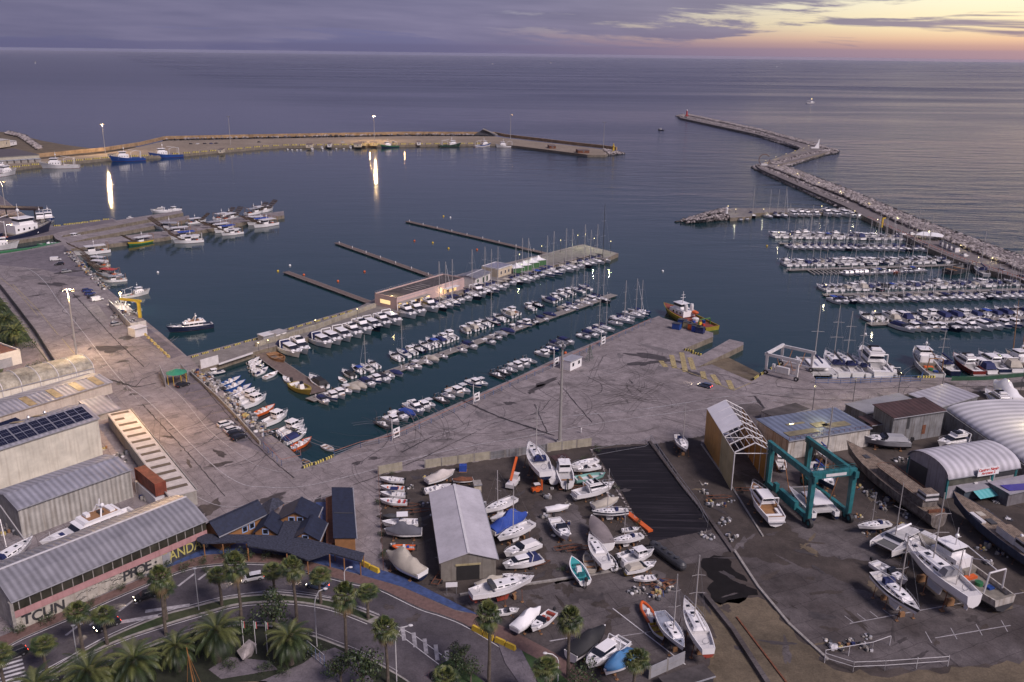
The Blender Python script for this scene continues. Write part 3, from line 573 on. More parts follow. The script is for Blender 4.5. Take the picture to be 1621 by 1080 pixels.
riprap('dark rocks along the harbour side of the breakwater road', [([(1200, 261), (1214, 266), (1278, 293), (1342, 320)], [(1188, 265), (1206, 275), (1268, 303), (1333, 333)], 2.6)], 1.3)
riprap('pale boulders heaped at the head of the short jetty', [([(1115, 341), (1155, 333)], [(1100, 342), (1150, 329)], 2.6), ([(1110, 347), (1155, 340)], [(1075, 355), (1155, 349)], 3.), ([(1100, 348), (1118, 342)], [(1068, 352), (1092, 344)], 2.2), ([(1120, 345), (1150, 336)], [(1115, 352), (1150, 348)], 3.2)], 1.1, 1.3)
riprap('dark rocks around the tip of the far mole', [([(955, 237), (974, 241), (960, 243)], [(958, 234), (989, 244), (955, 247)], 2.6), ([(955, 238), (962, 241)], [(970, 240), (975, 245)], 3.)], 1.6, 1.3)
riprap('wet grey rocks along the sea side of the far mole', [([(262, 220.5), (400, 217.5), (644, 213), (784, 214)], [(255, 219), (400, 216), (644, 211), (784, 211.5)], 2.6), ([(8, 211), (30, 216), (60, 236)], [(14, 208), (40, 214), (68, 234)], 2.2)], 1.8, .7)
riprap('weeds and stones along the yard edge behind the black tarpaulin', [([(935, 712), (985, 790), (1030, 860)], [(930, 714), (980, 792), (1025, 862)], 2.1)], .3, .5)
# ---------------------------------------------------------------- floating pontoons
PLK = mat('pontoon_planks', (.17, .125, .11), .85, var=.4, scale=.9, corr=.3)
PLG = mat('pontoon_grey', (.26, .235, .22), .85, var=.35, scale=.9, corr=.3)
def pontoon(label, a, b, w, m=PLK, z=.75, posts=0, group=None, lamps=()):
    A = at(*a, z); B = at(*b, z); d = B-A; Ln = d.length; rz = math.atan2(d.y, d.x)
    o = empty('floating_pontoon', (A.x, A.y, 0), rz)
    m1 = MB(); m1.box(0, Ln, -w/2, w/2, z-.12, z, m); m1.build('deck', o)
    m1 = MB()
    k = int(Ln/10)
    for i in range(k): x = (i+.5)*Ln/k; m1.box(x-Ln/k*.42, x+Ln/k*.42, -w*.4, w*.4, -.3, z-.12, DG)
    m1.build('float', o)
    m1 = MB()
    for s in (-1, 1): m1.beam((0, s*w/2, z-.05), (Ln, s*w/2, z-.05), .16, .18, CO)
    m1.build('edge_rail', o)
    for i in range(posts):
        x = Ln*(i+.2)/posts; m1 = MB(); m1.box(x-.15, x+.15, -.15, .15, z, z+1.1, W_); m1.build('service_post', o)
    return tag(o, label, 'pontoon', group)
EP = 'empty wooden pontoons in the inner harbour'
pontoon('empty brown pontoon with white posts, longest and farthest of the three', (644, 350), (868, 402), 3.2, posts=9, group=EP)
pontoon('empty brown pontoon ending behind the long pink building', (533, 384), (700, 443), 3.2, posts=7, group=EP)
pontoon('empty brown pontoon joined to the pier left of the lit bar', (452, 430), (592, 481), 3.2, posts=0, group=EP)
pontoon('long planked pontoon with boats on both sides, middle of the inner marina', (490, 633), (972, 466), 3.6, PLG, posts=14)
pontoon('short dark gangway pontoon with a yellow workboat alongside', (410, 556), (505, 621), 5.5, PLK)
RMG = 'pontoons of the right marina'
for i, (a, b) in enumerate((((1233, 385), (1480, 391)), ((1247, 427), (1552, 418)), ((1304, 467), (1680, 456)), ((1375, 513), (1680, 500)))):
    pontoon('boat-lined pontoon of the right marina, %s from the rocky jetty' % ordw(i+1), a, b, 3.2, PLG, posts=16, group=RMG)
for i in range(9):
    o = MB(); A = at(1279+i*6.8, 427.8, .6); o.box(-.3, .3, -8, 0, .3, .6, CO); o = o.build('mooring_finger', loc=(A.x, A.y, 0)); o.rotation_euler = (0, 0, .1)
    tag(o, 'narrow empty mooring finger, %s from the left on the second right pontoon' % ordw(i+1), 'finger pontoon', 'empty mooring fingers')
# ---------------------------------------------------------------- buildings
def frame(A, B, C, ze, base=LZ, name='building'):
    a = at(*A, ze); b = at(*B, ze); c = at(*C, ze)
    ex = (b-a); Ln = ex.length; ex.normalize(); ey = Vector((-ex.y, ex.x, 0)); W = (c-a).dot(ey)
    return empty(name, (a.x, a.y, base), math.atan2(ex.y, ex.x)), Ln, W, ze-base
def profile(kind, W, h, r, ov=.3):
    if kind == 'gable': return [(-ov, h-r*ov/(W/2)), (W/2, h+r), (W+ov, h-r*ov/(W/2))]
    if kind == 'arch': return [(W/2-(W/2+ov)*math.cos(t*PI/12), h+r*math.sin(t*PI/12)) for t in range(13)]
    if kind == 'knee': return [(-ov, h), (W*.25, h+r*.65), (W*.5, h+r), (W*.75, h+r*.65), (W+ov, h)]
    if kind == 'mono': return [(-ov, h), (W+ov, h+r)]
    if kind == 'flat': return [(-ov, h), (W+ov, h)]
def hall(name, label, cat, A, B, C, ze, kind, r, mw, mr, ov=.3, open_ends=(), walls=True, base=LZ, th=.15, group=None, off=0.):
    o, Ln, W, h = frame(A, B, C, ze, base, name)
    if W < 0: print('NEGW', name, W)
    pf = profile(kind, W, h, r, 0); pr = profile(kind, W, h+.02, r, ov)
    if walls:
        mb = MB(); n = len(pf); t = .25
        mb.box(0, Ln, 0, t, 0, pf[0][1], mw); mb.box(0, Ln, W-t, W, 0, pf[-1][1], mw)
        for x0, x1, k in ((0.003, t, 0), (Ln-t, Ln-.003, 1)):
            if k in open_ends: continue
            poly = [(.003, 0), (W-.003, 0)]+[(y if 0 < y < W else (W-.003 if y >= W else .003), z-.01) for y, z in reversed(pf)]
            a = [(x0, y, z) for y, z in poly]; b = [(x1, y, z) for y, z in poly]; m_ = len(a)
            mb.add(a+b, [tuple(reversed(range(m_))), tuple(range(m_, 2*m_))]+[(i, (i+1) % m_, m_+(i+1) % m_, m_+i) for i in range(m_)], mw)
        mb.build('wall', o)
    mb = MB(); n = len(pr)
    vs = []
    for x in (-ov, Ln+ov):
        for y, z in pr: vs.append((x, y, z+.02+th))
        for y, z in pr: vs.append((x, y, z+.02))
    fs = []
    for i in range(n-1): fs += [(i, 2*n+i, 2*n+i+1, i+1), (n+i, n+i+1, 3*n+i+1, 3*n+i), (i, i+1, n+i+1, n+i), (2*n+i, 3*n+i, 3*n+i+1, 2*n+i+1)]
    fs += [(0, n, 3*n, 2*n), (n-1, 3*n-1, 4*n-1, 2*n-1)]
    mb.add(vs, fs, mr)
    ro = mb.build('roof', o, smooth=(kind == 'arch'))
    if kind in ('gable', 'knee'):
        mb = MB(); mb.beam((-ov, W/2, h+r+th+.06), (Ln+ov, W/2, h+r+th+.06), .5, .08, mr if mr in (RNV, COR2) else W_); mb.build('ridge_cap', ro)
    mb = MB(); mb.beam((-ov, pr[0][0]-.12, pr[0][1]-.02), (Ln+ov, pr[0][0]-.12, pr[0][1]-.02), .2, .16, GR); mb.build('gutter', ro)
    tag(o, label, cat, group)
    return o, Ln, W, h
def panel(o, name, x0, x1, y0, y1, z0, z1, m): mb = MB(); mb.box(x0, x1, y0, y1, z0, z1, m); return mb.build(name, o)
def window(o, x0, x1, z0, z1, y=0., fr=W_, gl=GL, axis='x', d=.12):
    """window in the wall plane y (axis x) or x (axis y)"""
    def bx(mb, a0, a1, b0, b1, t0, t1, m):
        if axis == 'x': mb.box(a0, a1, y-t1, y-t0, b0, b1, m)
        else: mb.box(y+t0, y+t1, a0, a1, b0, b1, m)
    mb = MB()
    bx(mb, x0-d, x0, z0-d, z1+d, .003, .09, fr); bx(mb, x1, x1+d, z0-d, z1+d, .003, .09, fr); bx(mb, x0, x1, z0-d, z0, .003, .09, fr); bx(mb, x0, x1, z1, z1+d, .003, .09, fr)
    w_ = mb.build('window', o); mb = MB(); bx(mb, x0, x1, z0, z1, .003, .04, gl); mb.build('pane', w_); return w_
COR = mat('corrugated_roof', (.33, .32, .34), .45, .3, var=.25, scale=.25, corr=.26, corr_axis=0)
COR2 = mat('corrugated_dark', (.36, .355, .4), .5, .2, var=.3, scale=.2, corr=.24, corr_axis=0)
RBL = mat('blue_grey_roof', (.17, .2, .28), .5, .1, var=.3, scale=.15, corr=.18, corr_axis=0)
RLT = mat('light_sheet_roof', (.42, .4, .44), .45, .2, var=.2, scale=.2, corr=.2, corr_axis=0)
RBR = mat('brown_sheet_roof', (.07, .035, .032), .7, 0, var=.5, scale=.3, corr=.22, corr_axis=0)
WGY = mat('streaked_grey_cladding', (.46, .44, .4), .7, var=.3, scale=.4, dirt=.5, corr=.3)
WCR = mat('cream_tarpaulin_wall', (.62, .58, .48), .75, var=.25, scale=.25, dirt=.3)
WWH = mat('dirty_white_wall', (.5, .47, .43), .8, var=.35, scale=.5, dirt=.75)
MEM = mat('stained_membrane', (.36, .33, .26), .6, var=.7, scale=.35, dirt=.4)
WGR = mat('grey_sheet_wall', (.2, .2, .21), .7, var=.45, scale=.3, dirt=.8)
WDW = mat('brown_timber_cladding', (.27, .13, .05), .75, var=.3, scale=.4, corr=.5)
WDW2 = mat('timber_boards', (.27, .13, .05), .75, var=.3, scale=.5)
RNV = mat('dark_blue_shingles', (.014, .02, .045), .75, var=.5, scale=1.2)
RNV2 = mat('dark_speckled_shingles', (.04, .045, .07), .85, var=.9, scale=2.5)
SOL = mat('solar_cells', (.006, .008, .03), .12, .2, var=.2, scale=.5)
PK = mat('pink_wall', (.42, .23, .23), .8, var=.2, scale=.5, dirt=.3)
GW = mat('graffiti_wall', (.42, .39, .34), .85, var=.35, scale=.7, dirt=.4)
ROFF = mat('bitumen_roof', (.07, .06, .06), .85, var=.6, scale=.3)
YCV = mat('yellow_ochre_sheeting', (.42, .22, .05), .6, var=.4, scale=.15, dirt=.25)
YCW = mat('pale_yellow_sheeting', (.42, .36, .2), .6, var=.3, scale=.2, dirt=.35)
# 1 membrane hall
o, L1, W1, h1 = hall('arched_storage_hall', 'long hall with stained brown arched membrane roof and white lower panels', 'warehouse', (-60, 634), (148, 583), (-60, 612), 6.5, 'arch', 2.6, mat('white_panels', (.7, .66, .58), .6, var=.2, dirt=.3), MEM, ov=.1)
mb = MB()
n = int(L1/5.2)
for i in range(n+1):
    x = L1*i/n
    pf = profile('arch', W1, h1+.25, 2.6, .12)
    mb.path([(x, -.12, .1), (x, -.12, h1)]+[(x, y, z) for y, z in pf], .13, W_, 5)
mb.build('frame_rib', o)
mb = MB(); mb.beam((0, -.2, h1), (L1, -.2, h1), .15, .3, GR); mb.beam((0, -.14, h1*.5), (L1, -.14, h1*.5), .08, .1, GR); mb.build('frame_rail', o)
# 2 low hall with yellow skylights
o, L1, W1, h1 = hall('storage_hall', 'low grey hall with four yellowish roof lights, between the membrane hall and solar hall', 'warehouse', (-60, 677), (176, 605), (-60, 650), 5.5, 'gable', 1., mat('pale_wall', (.44, .4, .36), .8, var=.2, dirt=.3), COR2)
for i, f in enumerate((.42, .6, .76, .9)):
    mb = MB(); sl_ = 1./(W1/2); x = L1*f; mb.hexa([(x, 0, h1+.2), (x+2.2, 0, h1+.2), (x+2.2, W1/2-.4, h1+1.16), (x, W1/2-.4, h1+1.16)], [(x, 0, h1+.28), (x+2.2, 0, h1+.28), (x+2.2, W1/2-.4, h1+1.24), (x, W1/2-.4, h1+1.24)], mat('skylight_yellow', (.35, .26, .13), .4, var=.5)); mb.build('roof_light', o)
hall('lean_to_shed', 'small grey lean-to shed behind the solar hall, beside the road', 'shed', (152, 657), (190, 647), (138, 636), 4., 'mono', .6, CO, COR2, ov=.2)
# 3 solar hall
o, L1, W1, h1 = hall('solar_roof_hall', 'tall cream hall with a row of dark solar panels along its roof', 'warehouse', (-70, 733), (155, 662), (-70, 697), 12., 'gable', 1.9, WCR, COR2)
sl_ = 1.9/(W1/2)
n = int(L1/4.6); pr = None
for i in range(n):
    x = L1-.6-(i+1)*4.6; z0 = h1+sl_*.3+.24; y0 = .3; y1 = W1/2-.7; z1 = h1+sl_*y1+.24
    if pr is None:
        mb = MB()
        def P_(u, v, k): return (4.4*u, y0+(y1-y0)*v, z0+(z1-z0)*v+k)
        mb.hexa([P_(0, 0, 0), P_(1, 0, 0), P_(1, 1, 0), P_(0, 1, 0)], [P_(0, 0, .08), P_(1, 0, .08), P_(1, 1, .08), P_(0, 1, .08)], ST)
        for a in range(2):
            for b in range(2):
                for a2 in range(4):
                    for b2 in range(2):
                        u0 = a*.5+.015+a2*.118; v0 = b*.5+.02+b2*.235
                        mb.hexa([P_(u0, v0, .081), P_(u0+.11, v0, .081), P_(u0+.11, v0+.22, .081), P_(u0, v0+.22, .081)], [P_(u0, v0, .1), P_(u0+.11, v0, .1), P_(u0+.11, v0+.22, .1), P_(u0, v0+.22, .1)], SOL)
        pr = mb.build('solar_panel', o); pr.location.x = x
    else: c = pr.copy(); col.objects.link(c); c.location.x = x
for f in (.3, .52, .68): mb = MB(); mb.box(L1*f, L1*f+1.4, W1/2+.5, W1-.3, 0, .1, MC['skylight_yellow']); p_ = mb.build('roof_light', o); p_.rotation_euler.x = 0; p_.location.z = h1+.9; p_.rotation_euler = (-math.atan(sl_), 0, 0); p_.location = (0, 0, h1+1.9+.3+W1/2*sl_)
for f in (.35, .6, .72): mb = MB(); mb.lathe((L1*f, W1/2+.8, h1+1.9), [(.3, 0), (.3, .7), (.5, .75), (.3, 1.1)], ST, 8); mb.build('roof_vent', o)
# small hall roofs left of it
hall('solar_shed', 'narrow roof with a dark solar strip at the left edge of the photo', 'shed', (-60, 705), (40, 670), (-60, 694), 8., 'mono', .5, CO, SOL, ov=.1)
# 4 grey corrugated hall
o, L1, W1, h1 = hall('corrugated_hall', 'grey corrugated metal hall with streaked walls standing behind the white motor yacht', 'warehouse', (28, 806), (206, 743), (17, 771), 9., 'gable', 1.3, WGY, COR2)
# 5 striped low block
o, L1, W1, h1 = hall('striped_roof_block', 'long low storage block with brown and pale striped flat roof beside the road', 'building', (311, 777), (207, 649), (264, 783), 5.4, 'flat', 0, mat('block_wall', (.33, .31, .28), .8, dirt=.4), mat('pale_flat_roof', (.5, .46, .43), .8, var=.25), ov=.1)
for i in range(13):
    x = L1*(i+.75)/13.2; mb = MB(); y0 = .8 if i != 11 else W1*.5
    mb.box(x, x+L1*.024, y0, W1-.6, h1+.19, h1+.24, mat('roof_stripe_brown', (.12, .095, .07), .9, var=.3)); mb.build('roof_stripe', o)
panel(o, 'parapet', -.1, L1+.1, -.2, .05, h1+.17, h1+.5, CO)
panel(o, 'parapet', -.1, L1+.1, W1-.05, W1+.2, h1+.17, h1+.35, CO)
# 6 big corrugated hall with graffiti
o, L1, W1, h1 = hall('graffiti_hall', 'long hall with ribbed roof, dark window band, pink stripe and graffiti wall along the road', 'warehouse', (19, 952), (325, 824), (3, 890), 8.2, 'knee', 2.6, GW, COR, ov=.35)
mb = MB(); mb.box(-.02, L1+.02, -.06, .02, h1*.66, h1*.99, mat('dark_window_band', (.05, .047, .035), .3, var=.6, scale=.3)); wb = mb.build('window_band', o)
mb = MB()
for i in range(20): x = L1*(i+.5)/20; mb.box(x-.08, x+.08, -.12, -.06, h1*.66, h1*.99, CO)
mb.build('window_mullion', wb)
panel(o, 'pink_band', -.02, L1+.02, -.16, .02, h1*.45, h1*.655, PK)
panel(o, 'corner_post', -.6, -.05, -.4, .5, 0, h1-.1, CO)
mb = MB(); mb.box(L1*.735, L1*.775, -.1, .02, 0, h1*.42, GR); mb.build('metal_door', o)
def text(s, parent, loc, size, m, rot=(PI/2, 0, 0), name='lettering', ext=.01, sx=1., off=0.):
    cu = bpy.data.curves.new('t', 'FONT'); cu.body = s; cu.size = size; cu.extrude = ext; cu.offset = off; cu.align_x = 'CENTER'
    t = bpy.data.objects.new('t', cu); col.objects.link(t); bpy.context.view_layer.update()
    me = bpy.data.meshes.new_from_object(t.evaluated_get(bpy.context.evaluated_depsgraph_get())); bpy.data.objects.remove(t)
    me.materials.clear(); me.materials.append(m); o_ = bpy.data.objects.new(name, me); col.objects.link(o_); o_.location = loc; o_.rotation_euler = rot; o_.scale = (sx, 1, 1); o_.parent = parent; return o_
INK = mat('black_spray_paint', (.035, .035, .04), .8, var=.6, scale=2.)
INY = mat('yellow_spray_paint', (.45, .4, .12), .8, var=.3)
INW = mat('white_spray_paint', (.5, .48, .48), .8)
panel(o, 'mural', L1*.785, L1*.985, -.05, 0, .05, h1*.44, mat('mural_dark', (.05, .05, .06), .8, var=.9, scale=1.2))
text('BANDAN', o, (L1*.874, -.08, .7), 3., INY, name='graffiti', off=.02, sx=.82)
for i, ch in enumerate('PROE;'): text(ch, o, (L1*(.535+i*.04), -.04, .6+(i % 2)*.15), 3., INK, (PI/2, random.uniform(-.1, .1), 0), 'graffiti', off=.07)
text('TCUN', o, (L1*.125, -.04, .6), 2.7, INK, (PI/2, .05, 0), 'graffiti', off=.08)
for i in range(34): mb = MB(); x = L1*random.uniform(.2, .62); z = random.uniform(.8, 3.); mb.path([(x+k*.35, -.03, z+random.uniform(-.3, .3)) for k in range(random.randint(3, 6))], .035, INK, 4); mb.build('graffiti', o)
# containers
def container(label, A, B, C, ze, zb, m):
    o, Ln, W, h = frame(A, B, C, ze, zb, 'shipping_container')
    mb = MB(); mb.box(0, Ln, 0, W, 0, h, m); b = mb.build('body', o)
    mb = MB()
    for i in range(int(Ln/.5)): mb.box(.25+i*.5, .45+i*.5, -.05, -.002, .15, h-.15, m)
    mb.build('wall_rib', o)
    mb = MB()
    for x in (.0, Ln): 
        for y in (0., W): mb.box(x-.08, x+.08, y-.08, y+.08, -.0, h+.03, m)
    mb.build('corner_post', o)
    mb = MB()
    for y in (W*.25, W*.4, W*.6, W*.75): mb.tube((Ln+.05, y, .1), (Ln+.05, y, h-.1), .03, ST)
    mb.build('door_bar', o)
    return tag(o, label, 'container')
container('rusty red shipping container stacked on the white one beside the striped block', (245, 767), (213, 741), (262, 762), 8.2, 5.2, mat('rusty_red_container', (.22, .055, .03), .7, var=.5, dirt=.5))
container('white shipping container underneath the rusty red one', (246, 790), (214, 762), (263, 785), 4.9, 2.02, W_)
# left small building
o, L1, W1, h1 = hall('flat_roof_garage', 'white garage building with brown flat roof and grey roller door at left edge', 'building', (-70, 582), (32, 556), (-70, 540), 6.2, 'flat', 0, mat('white_render', (.6, .56, .5), .8, var=.1, dirt=.15), mat('terracotta_roof', (.13, .06, .045), .9, var=.3), ov=-.3)
for x0 in (L1-8, L1-13.5): panel(o, 'roller_door', x0+.5, x0+5 if x0 > L1-9 else x0+4.4, -.06, 0, 0, 3., GR)
mb = MB()
for a, b in (((0, .15), (L1, .15)), ((0, W1-.15), (L1, W1-.15)), ((.15, 0), (.15, W1)), ((L1-.15, 0), (L1-.15, W1))): mb.beam((a[0], a[1], h1+.3), (b[0], b[1], h1+.3), .3, .7, MC['white_render'])
mb.build('parapet', o)
# 8 timber houses
BLW = mat('pale_blue_frame', (.3, .4, .62), .6, var=.1)
def gwin(o, W, zs, ys, s=.8):          # windows in the gable end x = 0 (outside is towards -x)
    for y in ys:
        f = MB(); d = .16; a, b, c_, e = y-s/2, y+s/2, zs-s/2, zs+s/2
        for q in ((a-d, a, c_-d, e+d), (b, b+d, c_-d, e+d), (a, b, c_-d, c_), (a, b, e, e+d)): f.box(-.1, -.003, *q, BLW)
        w_ = f.build('window', o); g = MB(); g.box(-.05, -.003, a, b, c_, e, GL); g.build('pane', w_)
# gable ends face the camera: x runs away from it along the ridge
o, L1, W1, h1 = hall('timber_house', 'largest timber house, leftmost, with two pale blue windows', 'house', (347, 845), (418, 812), (336, 828), 6., 'gable', 1.9, WDW2, RNV, ov=.5, group='timber houses with dark blue roofs')
for x0, x1 in ((L1*.5, L1*.5+1.), (L1*.66, L1*.66+1.)): window(o, x0, x1, h1*.45, h1*.45+1.1, 0, BLW, d=.2)
def gable_house(label, nl, nr, far, ze, r, nwin):
    """nr, nl = near right / left eave, far = far right eave"""
    o, Ln, W, h = hall('timber_house', label, 'house', nr, far, nl, ze, 'gable', r, WDW2, RNV, ov=.5, group='timber houses with dark blue roofs')
    gwin(o, W, h+.15, [W/2] if nwin == 1 else [W/2-.9, W/2+.9], 1.)
    return o
gable_house('small timber house with one blue window, between the largest and the middle house', (404, 842), (437, 843), (448, 823), 5., 1.7, 1)
gable_house('middle timber house with two blue windows, set back above the canopy', (442, 819), (497, 824), (506, 803), 5.4, 2., 2)
gable_house('small timber house with one blue window, rightmost beside the yellow wall', (467, 846), (503, 853), (514, 828), 5., 1.6, 1)
# pavilion
P = [at(x, y, 4.4) for x, y in ((413, 800), (425, 813), (450, 797), (440, 789))]; P = ccw(P); c = sum(P, Vector())/4
o = empty('garden_pavilion', (c.x, c.y, LZ)); mb = MB(); q = [((p-c)*1.05).to_tuple()[:2]+(2.4,) for p in P]; mb.add(q+[(0, 0, 4.2)], [(0, 1, 4), (1, 2, 4), (2, 3, 4), (3, 0, 4), (3, 2, 1, 0)], RNV2); mb.build('roof', o)
for p in P: mb = MB(); d = (p-c)*.9; mb.tube((d.x, d.y, 0), (d.x, d.y, 2.45), .1, WDW2); mb.build('post', o)
tag(o, 'dark pyramid-roofed pavilion between the left and middle timber houses', 'pavilion')
# long blue roofed building
o, L1, W1, h1 = hall('timber_block', 'long narrow timber block with two-part dark blue roof, right of the houses', 'building', (562, 852), (556, 774), (530, 854), 5.6, 'mono', .5, WDW2, RNV, ov=.3)
mb = MB(); mb.beam((L1*.46, 0, h1+.25), (L1*.46, W1, h1+.75), .25, .12, DG); mb.build('roof_joint', o)
hall('tiled_lean_to', 'narrow brown tiled lean-to on the left side of the timber block', 'shed', (529, 860), (527, 785), (517, 860), 4.2, 'mono', -.6, WDW2, RU, ov=.1)
# canopy walkway
CP = [(312, 846), (345, 848), (390, 848), (440, 850), (452, 822), (478, 824), (468, 850), (500, 858), (577, 877), (572, 891), (523, 877), (487, 889), (455, 876), (392, 866), (391, 859), (320, 862), (312, 858)]
P = ccw([at(x, y, 5.) for x, y in CP]); c = at(450, 880, LZ); o = empty('covered_walkway', c)
P = [p-c for p in P]; tri = tessellate_polygon([P]); mb = MB()
fs = [t if (P[t[1]]-P[t[0]]).cross(P[t[2]]-P[t[0]]).z > 0 else (t[0], t[2], t[1]) for t in tri]; n = len(P)
mb.add([p+Vector((0, 0, .3)) for p in P]+P, fs+[tuple(i+n for i in reversed(t)) for t in fs]+[(i, n+i, n+(i+1) % n, (i+1) % n) for i in range(n)], RNV2); mb.build('roof', o)
for x, y in ((322, 862), (345, 848), (352, 862), (390, 861), (392, 868), (454, 877), (487, 888), (496, 862), (522, 878), (530, 868), (545, 884), (571, 890), (576, 878), (362, 848)):
    p = at(x, y, 5.)-c; mb = MB(); mb.tube((p.x*.995, p.y, 0), (p.x*.995, p.y, p.z), .13, WDW2, 6); mb.build('post', o)
tag(o, 'dark blue speckled canopy walkway on posts in front of the timber houses', 'canopy')
# centre shed
o, L1, W1, h1 = hall('boat_repair_shed', 'grey gabled shed with light roof among the stored boats', 'shed', (785, 884), (757, 777), (699, 897), 6.3, 'gable', 1.7, mat('shed_panels', (.32, .29, .25), .8, var=.25, dirt=.4, corr=.3), mat('shed_roof', (.46, .44, .47), .6, var=.2, scale=.25, dirt=.12), ov=.35)
panel(o, 'open_doorway', -.08, 0, W1*.3, W1*.72, .02, h1*.75, mat('dark_interior', (.02, .018, .018), .9))
panel(o, 'door_lintel', -.16, -.0, W1*.28, W1*.74, h1*.76, h1*.84, YCW)
# yellow frame tent
o, L1, W1, h1 = hall('yellow_boat_tent', 'tall yellow sheeted boat tent, half its white roof missing and frame showing', 'boat shed', (1226, 716), (1176, 647), (1164, 719), 11.8, 'gable', 2.4, YCV, W_, ov=.1, walls=False)
for ch in [c for c in o.children if c.name.startswith('roof')]:
    for g in list(ch.children): bpy.data.objects.remove(g)
    bpy.data.objects.remove(ch)
r_ = 2.4
mb = MB(); mb.box(L1*.42, L1, W1-.1, W1, 0, h1, YCV); mb.box(0, L1*.42, W1-.1, W1, 0, h1, YCW); mb.build('side_sheet', o)
mb = MB(); mb.box(0, L1, 0, .1, 0, h1, YCV); mb.build('side_sheet', o)
mb = MB(); mb.hexa([(L1*.4, W1/2, h1+r_), (L1, W1/2, h1+r_), (L1, W1, h1), (L1*.4, W1, h1)], [(L1*.4, W1/2, h1+r_+.08), (L1, W1/2, h1+r_+.08), (L1, W1, h1+.08), (L1*.4, W1, h1+.08)], mat('white_pvc_roof', (.7, .68, .7), .5, var=.12, scale=.3)); mb.build('roof_sheet', o)
nb = 7
for i in range(nb):
    x = L1*i/(nb-1); mb = MB(); mb.path([(x, .15, 0), (x, .15, h1), (x, W1/2, h1+r_), (x, W1-.15, h1), (x, W1-.15, 0)], .16, W_, 6)
    if i in (0, 2, 4): mb.tube((x, .2, h1-.3), (x, W1-.2, h1-.3), .1, W_)
    mb.build('frame_arch', o)
mb = MB()
for f in (0, .25, .5, .75, 1, 1.25, 1.5, 1.75, 2): y = W1/2*f; z = h1+r_*(1-abs(1-f)); mb.tube((0, y, z), (L1, y, z), .07, W_, 5)
mb.build('purlin', o)
# right hand buildings
o, L1, W1, h1 = hall('blue_roof_workshop', 'white walled workshop with blue-grey flat roof and yellowish roof lights', 'workshop', (1249, 698), (1378, 678), (1203, 665), 7.2, 'mono', .25, WWH, RBL, ov=.3)
for a, b, c_, d in ((.05, .42, .12, .3), (.55, .85, .2, .4), (.45, .62, .3, .5), (.2, .42, .55, .62)): mb = MB(); mb.box(L1*a, L1*b, W1*c_, W1*d, h1+.33, h1+.42, mat('roof_light_ochre', (.2, .17, .1), .5, var=.4)); mb.build('roof_light', o)
mb = MB(); mb.box(L1*.24, L1*.29, W1*.57, W1*.6, h1+.43, h1+.46, LY); mb.build('lit_roof_light', o)
mb = MB()
for i in range(16): x = L1*i/15; mb.tube((x, -.1, h1+.3), (x, -.1, h1+1.), .05, RU, 5)
mb.tube((0, -.1, h1+.9), (L1, -.1, h1+.9), .03, RU, 5); mb.build('roof_railing', o)
hall('dark_roof_cabin', 'low cabin with dark flat roof between the road and blue-roofed workshop', 'cabin', (1227, 662), (1281, 648), (1211, 651), 4.2, 'flat', 0, WWH, ROFF, ov=.1)
hall('grey_roof_shed', 'long shed with plain grey roof behind the rust-brown shed', 'shed', (1371, 655), (1455, 637), (1341, 640), 6., 'flat', 0, WGR, mat('plain_grey_roof', (.24, .24, .26), .7, var=.25, scale=.2), ov=.2)
hall('ribbed_roof_shed', 'shed with pale ribbed flat roof at the end of the grey shed', 'shed', (1489, 645), (1548, 627), (1438, 627), 6., 'mono', .4, WGR, mat('pale_ribbed_roof', (.46, .44, .48), .45, .2, var=.15, scale=.2, corr=.13), ov=.2)
o, L1, W1, h1 = hall('rusty_sheet_shed', 'tall rust-brown roofed shed with patched grey sheet walls', 'shed', (1415, 662), (1495, 650), (1370, 648), 9.5, 'mono', .8, WGR, RBR, ov=.4)
panel(o, 'dark_gap', L1*.28, L1*.33, -.06, 0, h1*.5, h1*.95, DG); panel(o, 'dark_gap', L1*.6, L1*.67, -.06, 0, h1*.2, h1*.55, RU)
hall('low_rusty_lean_to', 'low brown-roofed open lean-to with an old boat under it', 'shed', (1380, 674), (1413, 669), (1354, 663), 6.2, 'mono', .3, WGR, RBR, ov=.1, walls=False)
# big arch hall
o, L1, W1, h1 = hall('arched_hall', 'very long pale arched metal hall running off the right edge', 'warehouse', (1700, 790), (1497, 650), (1830, 745), 7., 'arch', 2.7, WGR, mat('pale_arch_roof', (.6, .58, .6), .6, 0, var=.15, scale=.15, corr=.13), ov=.3)
W1_ = W1
for i in range(5): panel(o, 'dark_opening', L1*(.35+i*.13), L1*(.35+i*.13)+4, W1+.002, W1+.08, .5, 3.6, DG)
# small arch hall with sign
o, L1, W1, h1 = hall('arched_workshop', 'smaller arched workshop with red-lettered sign and teal posts', 'workshop', (1501, 758), (1612, 740), (1449, 721), 7.2, 'arch', 3.1, mat('workshop_wall', (.33, .31, .33), .75, var=.2, dirt=.4), mat('purple_grey_arch_roof', (.52, .5, .54), .6, 0., var=.2, scale=.2, corr=.16), ov=.35)
panel(o, 'corner_post', -.12, .3, -.12, .3, 0, h1, TE); panel(o, 'corner_post', -.12, .3, W1-.3, W1+.1, 0, h1, TE); panel(o, 'corner_post', L1*.96, L1*.99, -.14, .1, 0, h1, TE); panel(o, 'corner_post', L1*.62, L1*.65, -.14, .1, 0, h1, TE)
panel(o, 'roller_door', -.1, 0, W1*.5, W1*.95, .02, h1*.92, DG)
panel(o, 'window_band', .4, L1*.6, -.08, 0, h1*.62, h1*.9, mat('old_glazing', (.1, .1, .08), .4, var=.5, scale=.8))
panel(o, 'upper_window', L1*.68, L1*.95, -.08, 0, h1*.68, h1*.92, DG)
mb = MB(); mb.box(L1*.36, L1*.66, -1.1, -.95, h1-.1, h1+2., WG); sg = mb.build('sign_board', o)
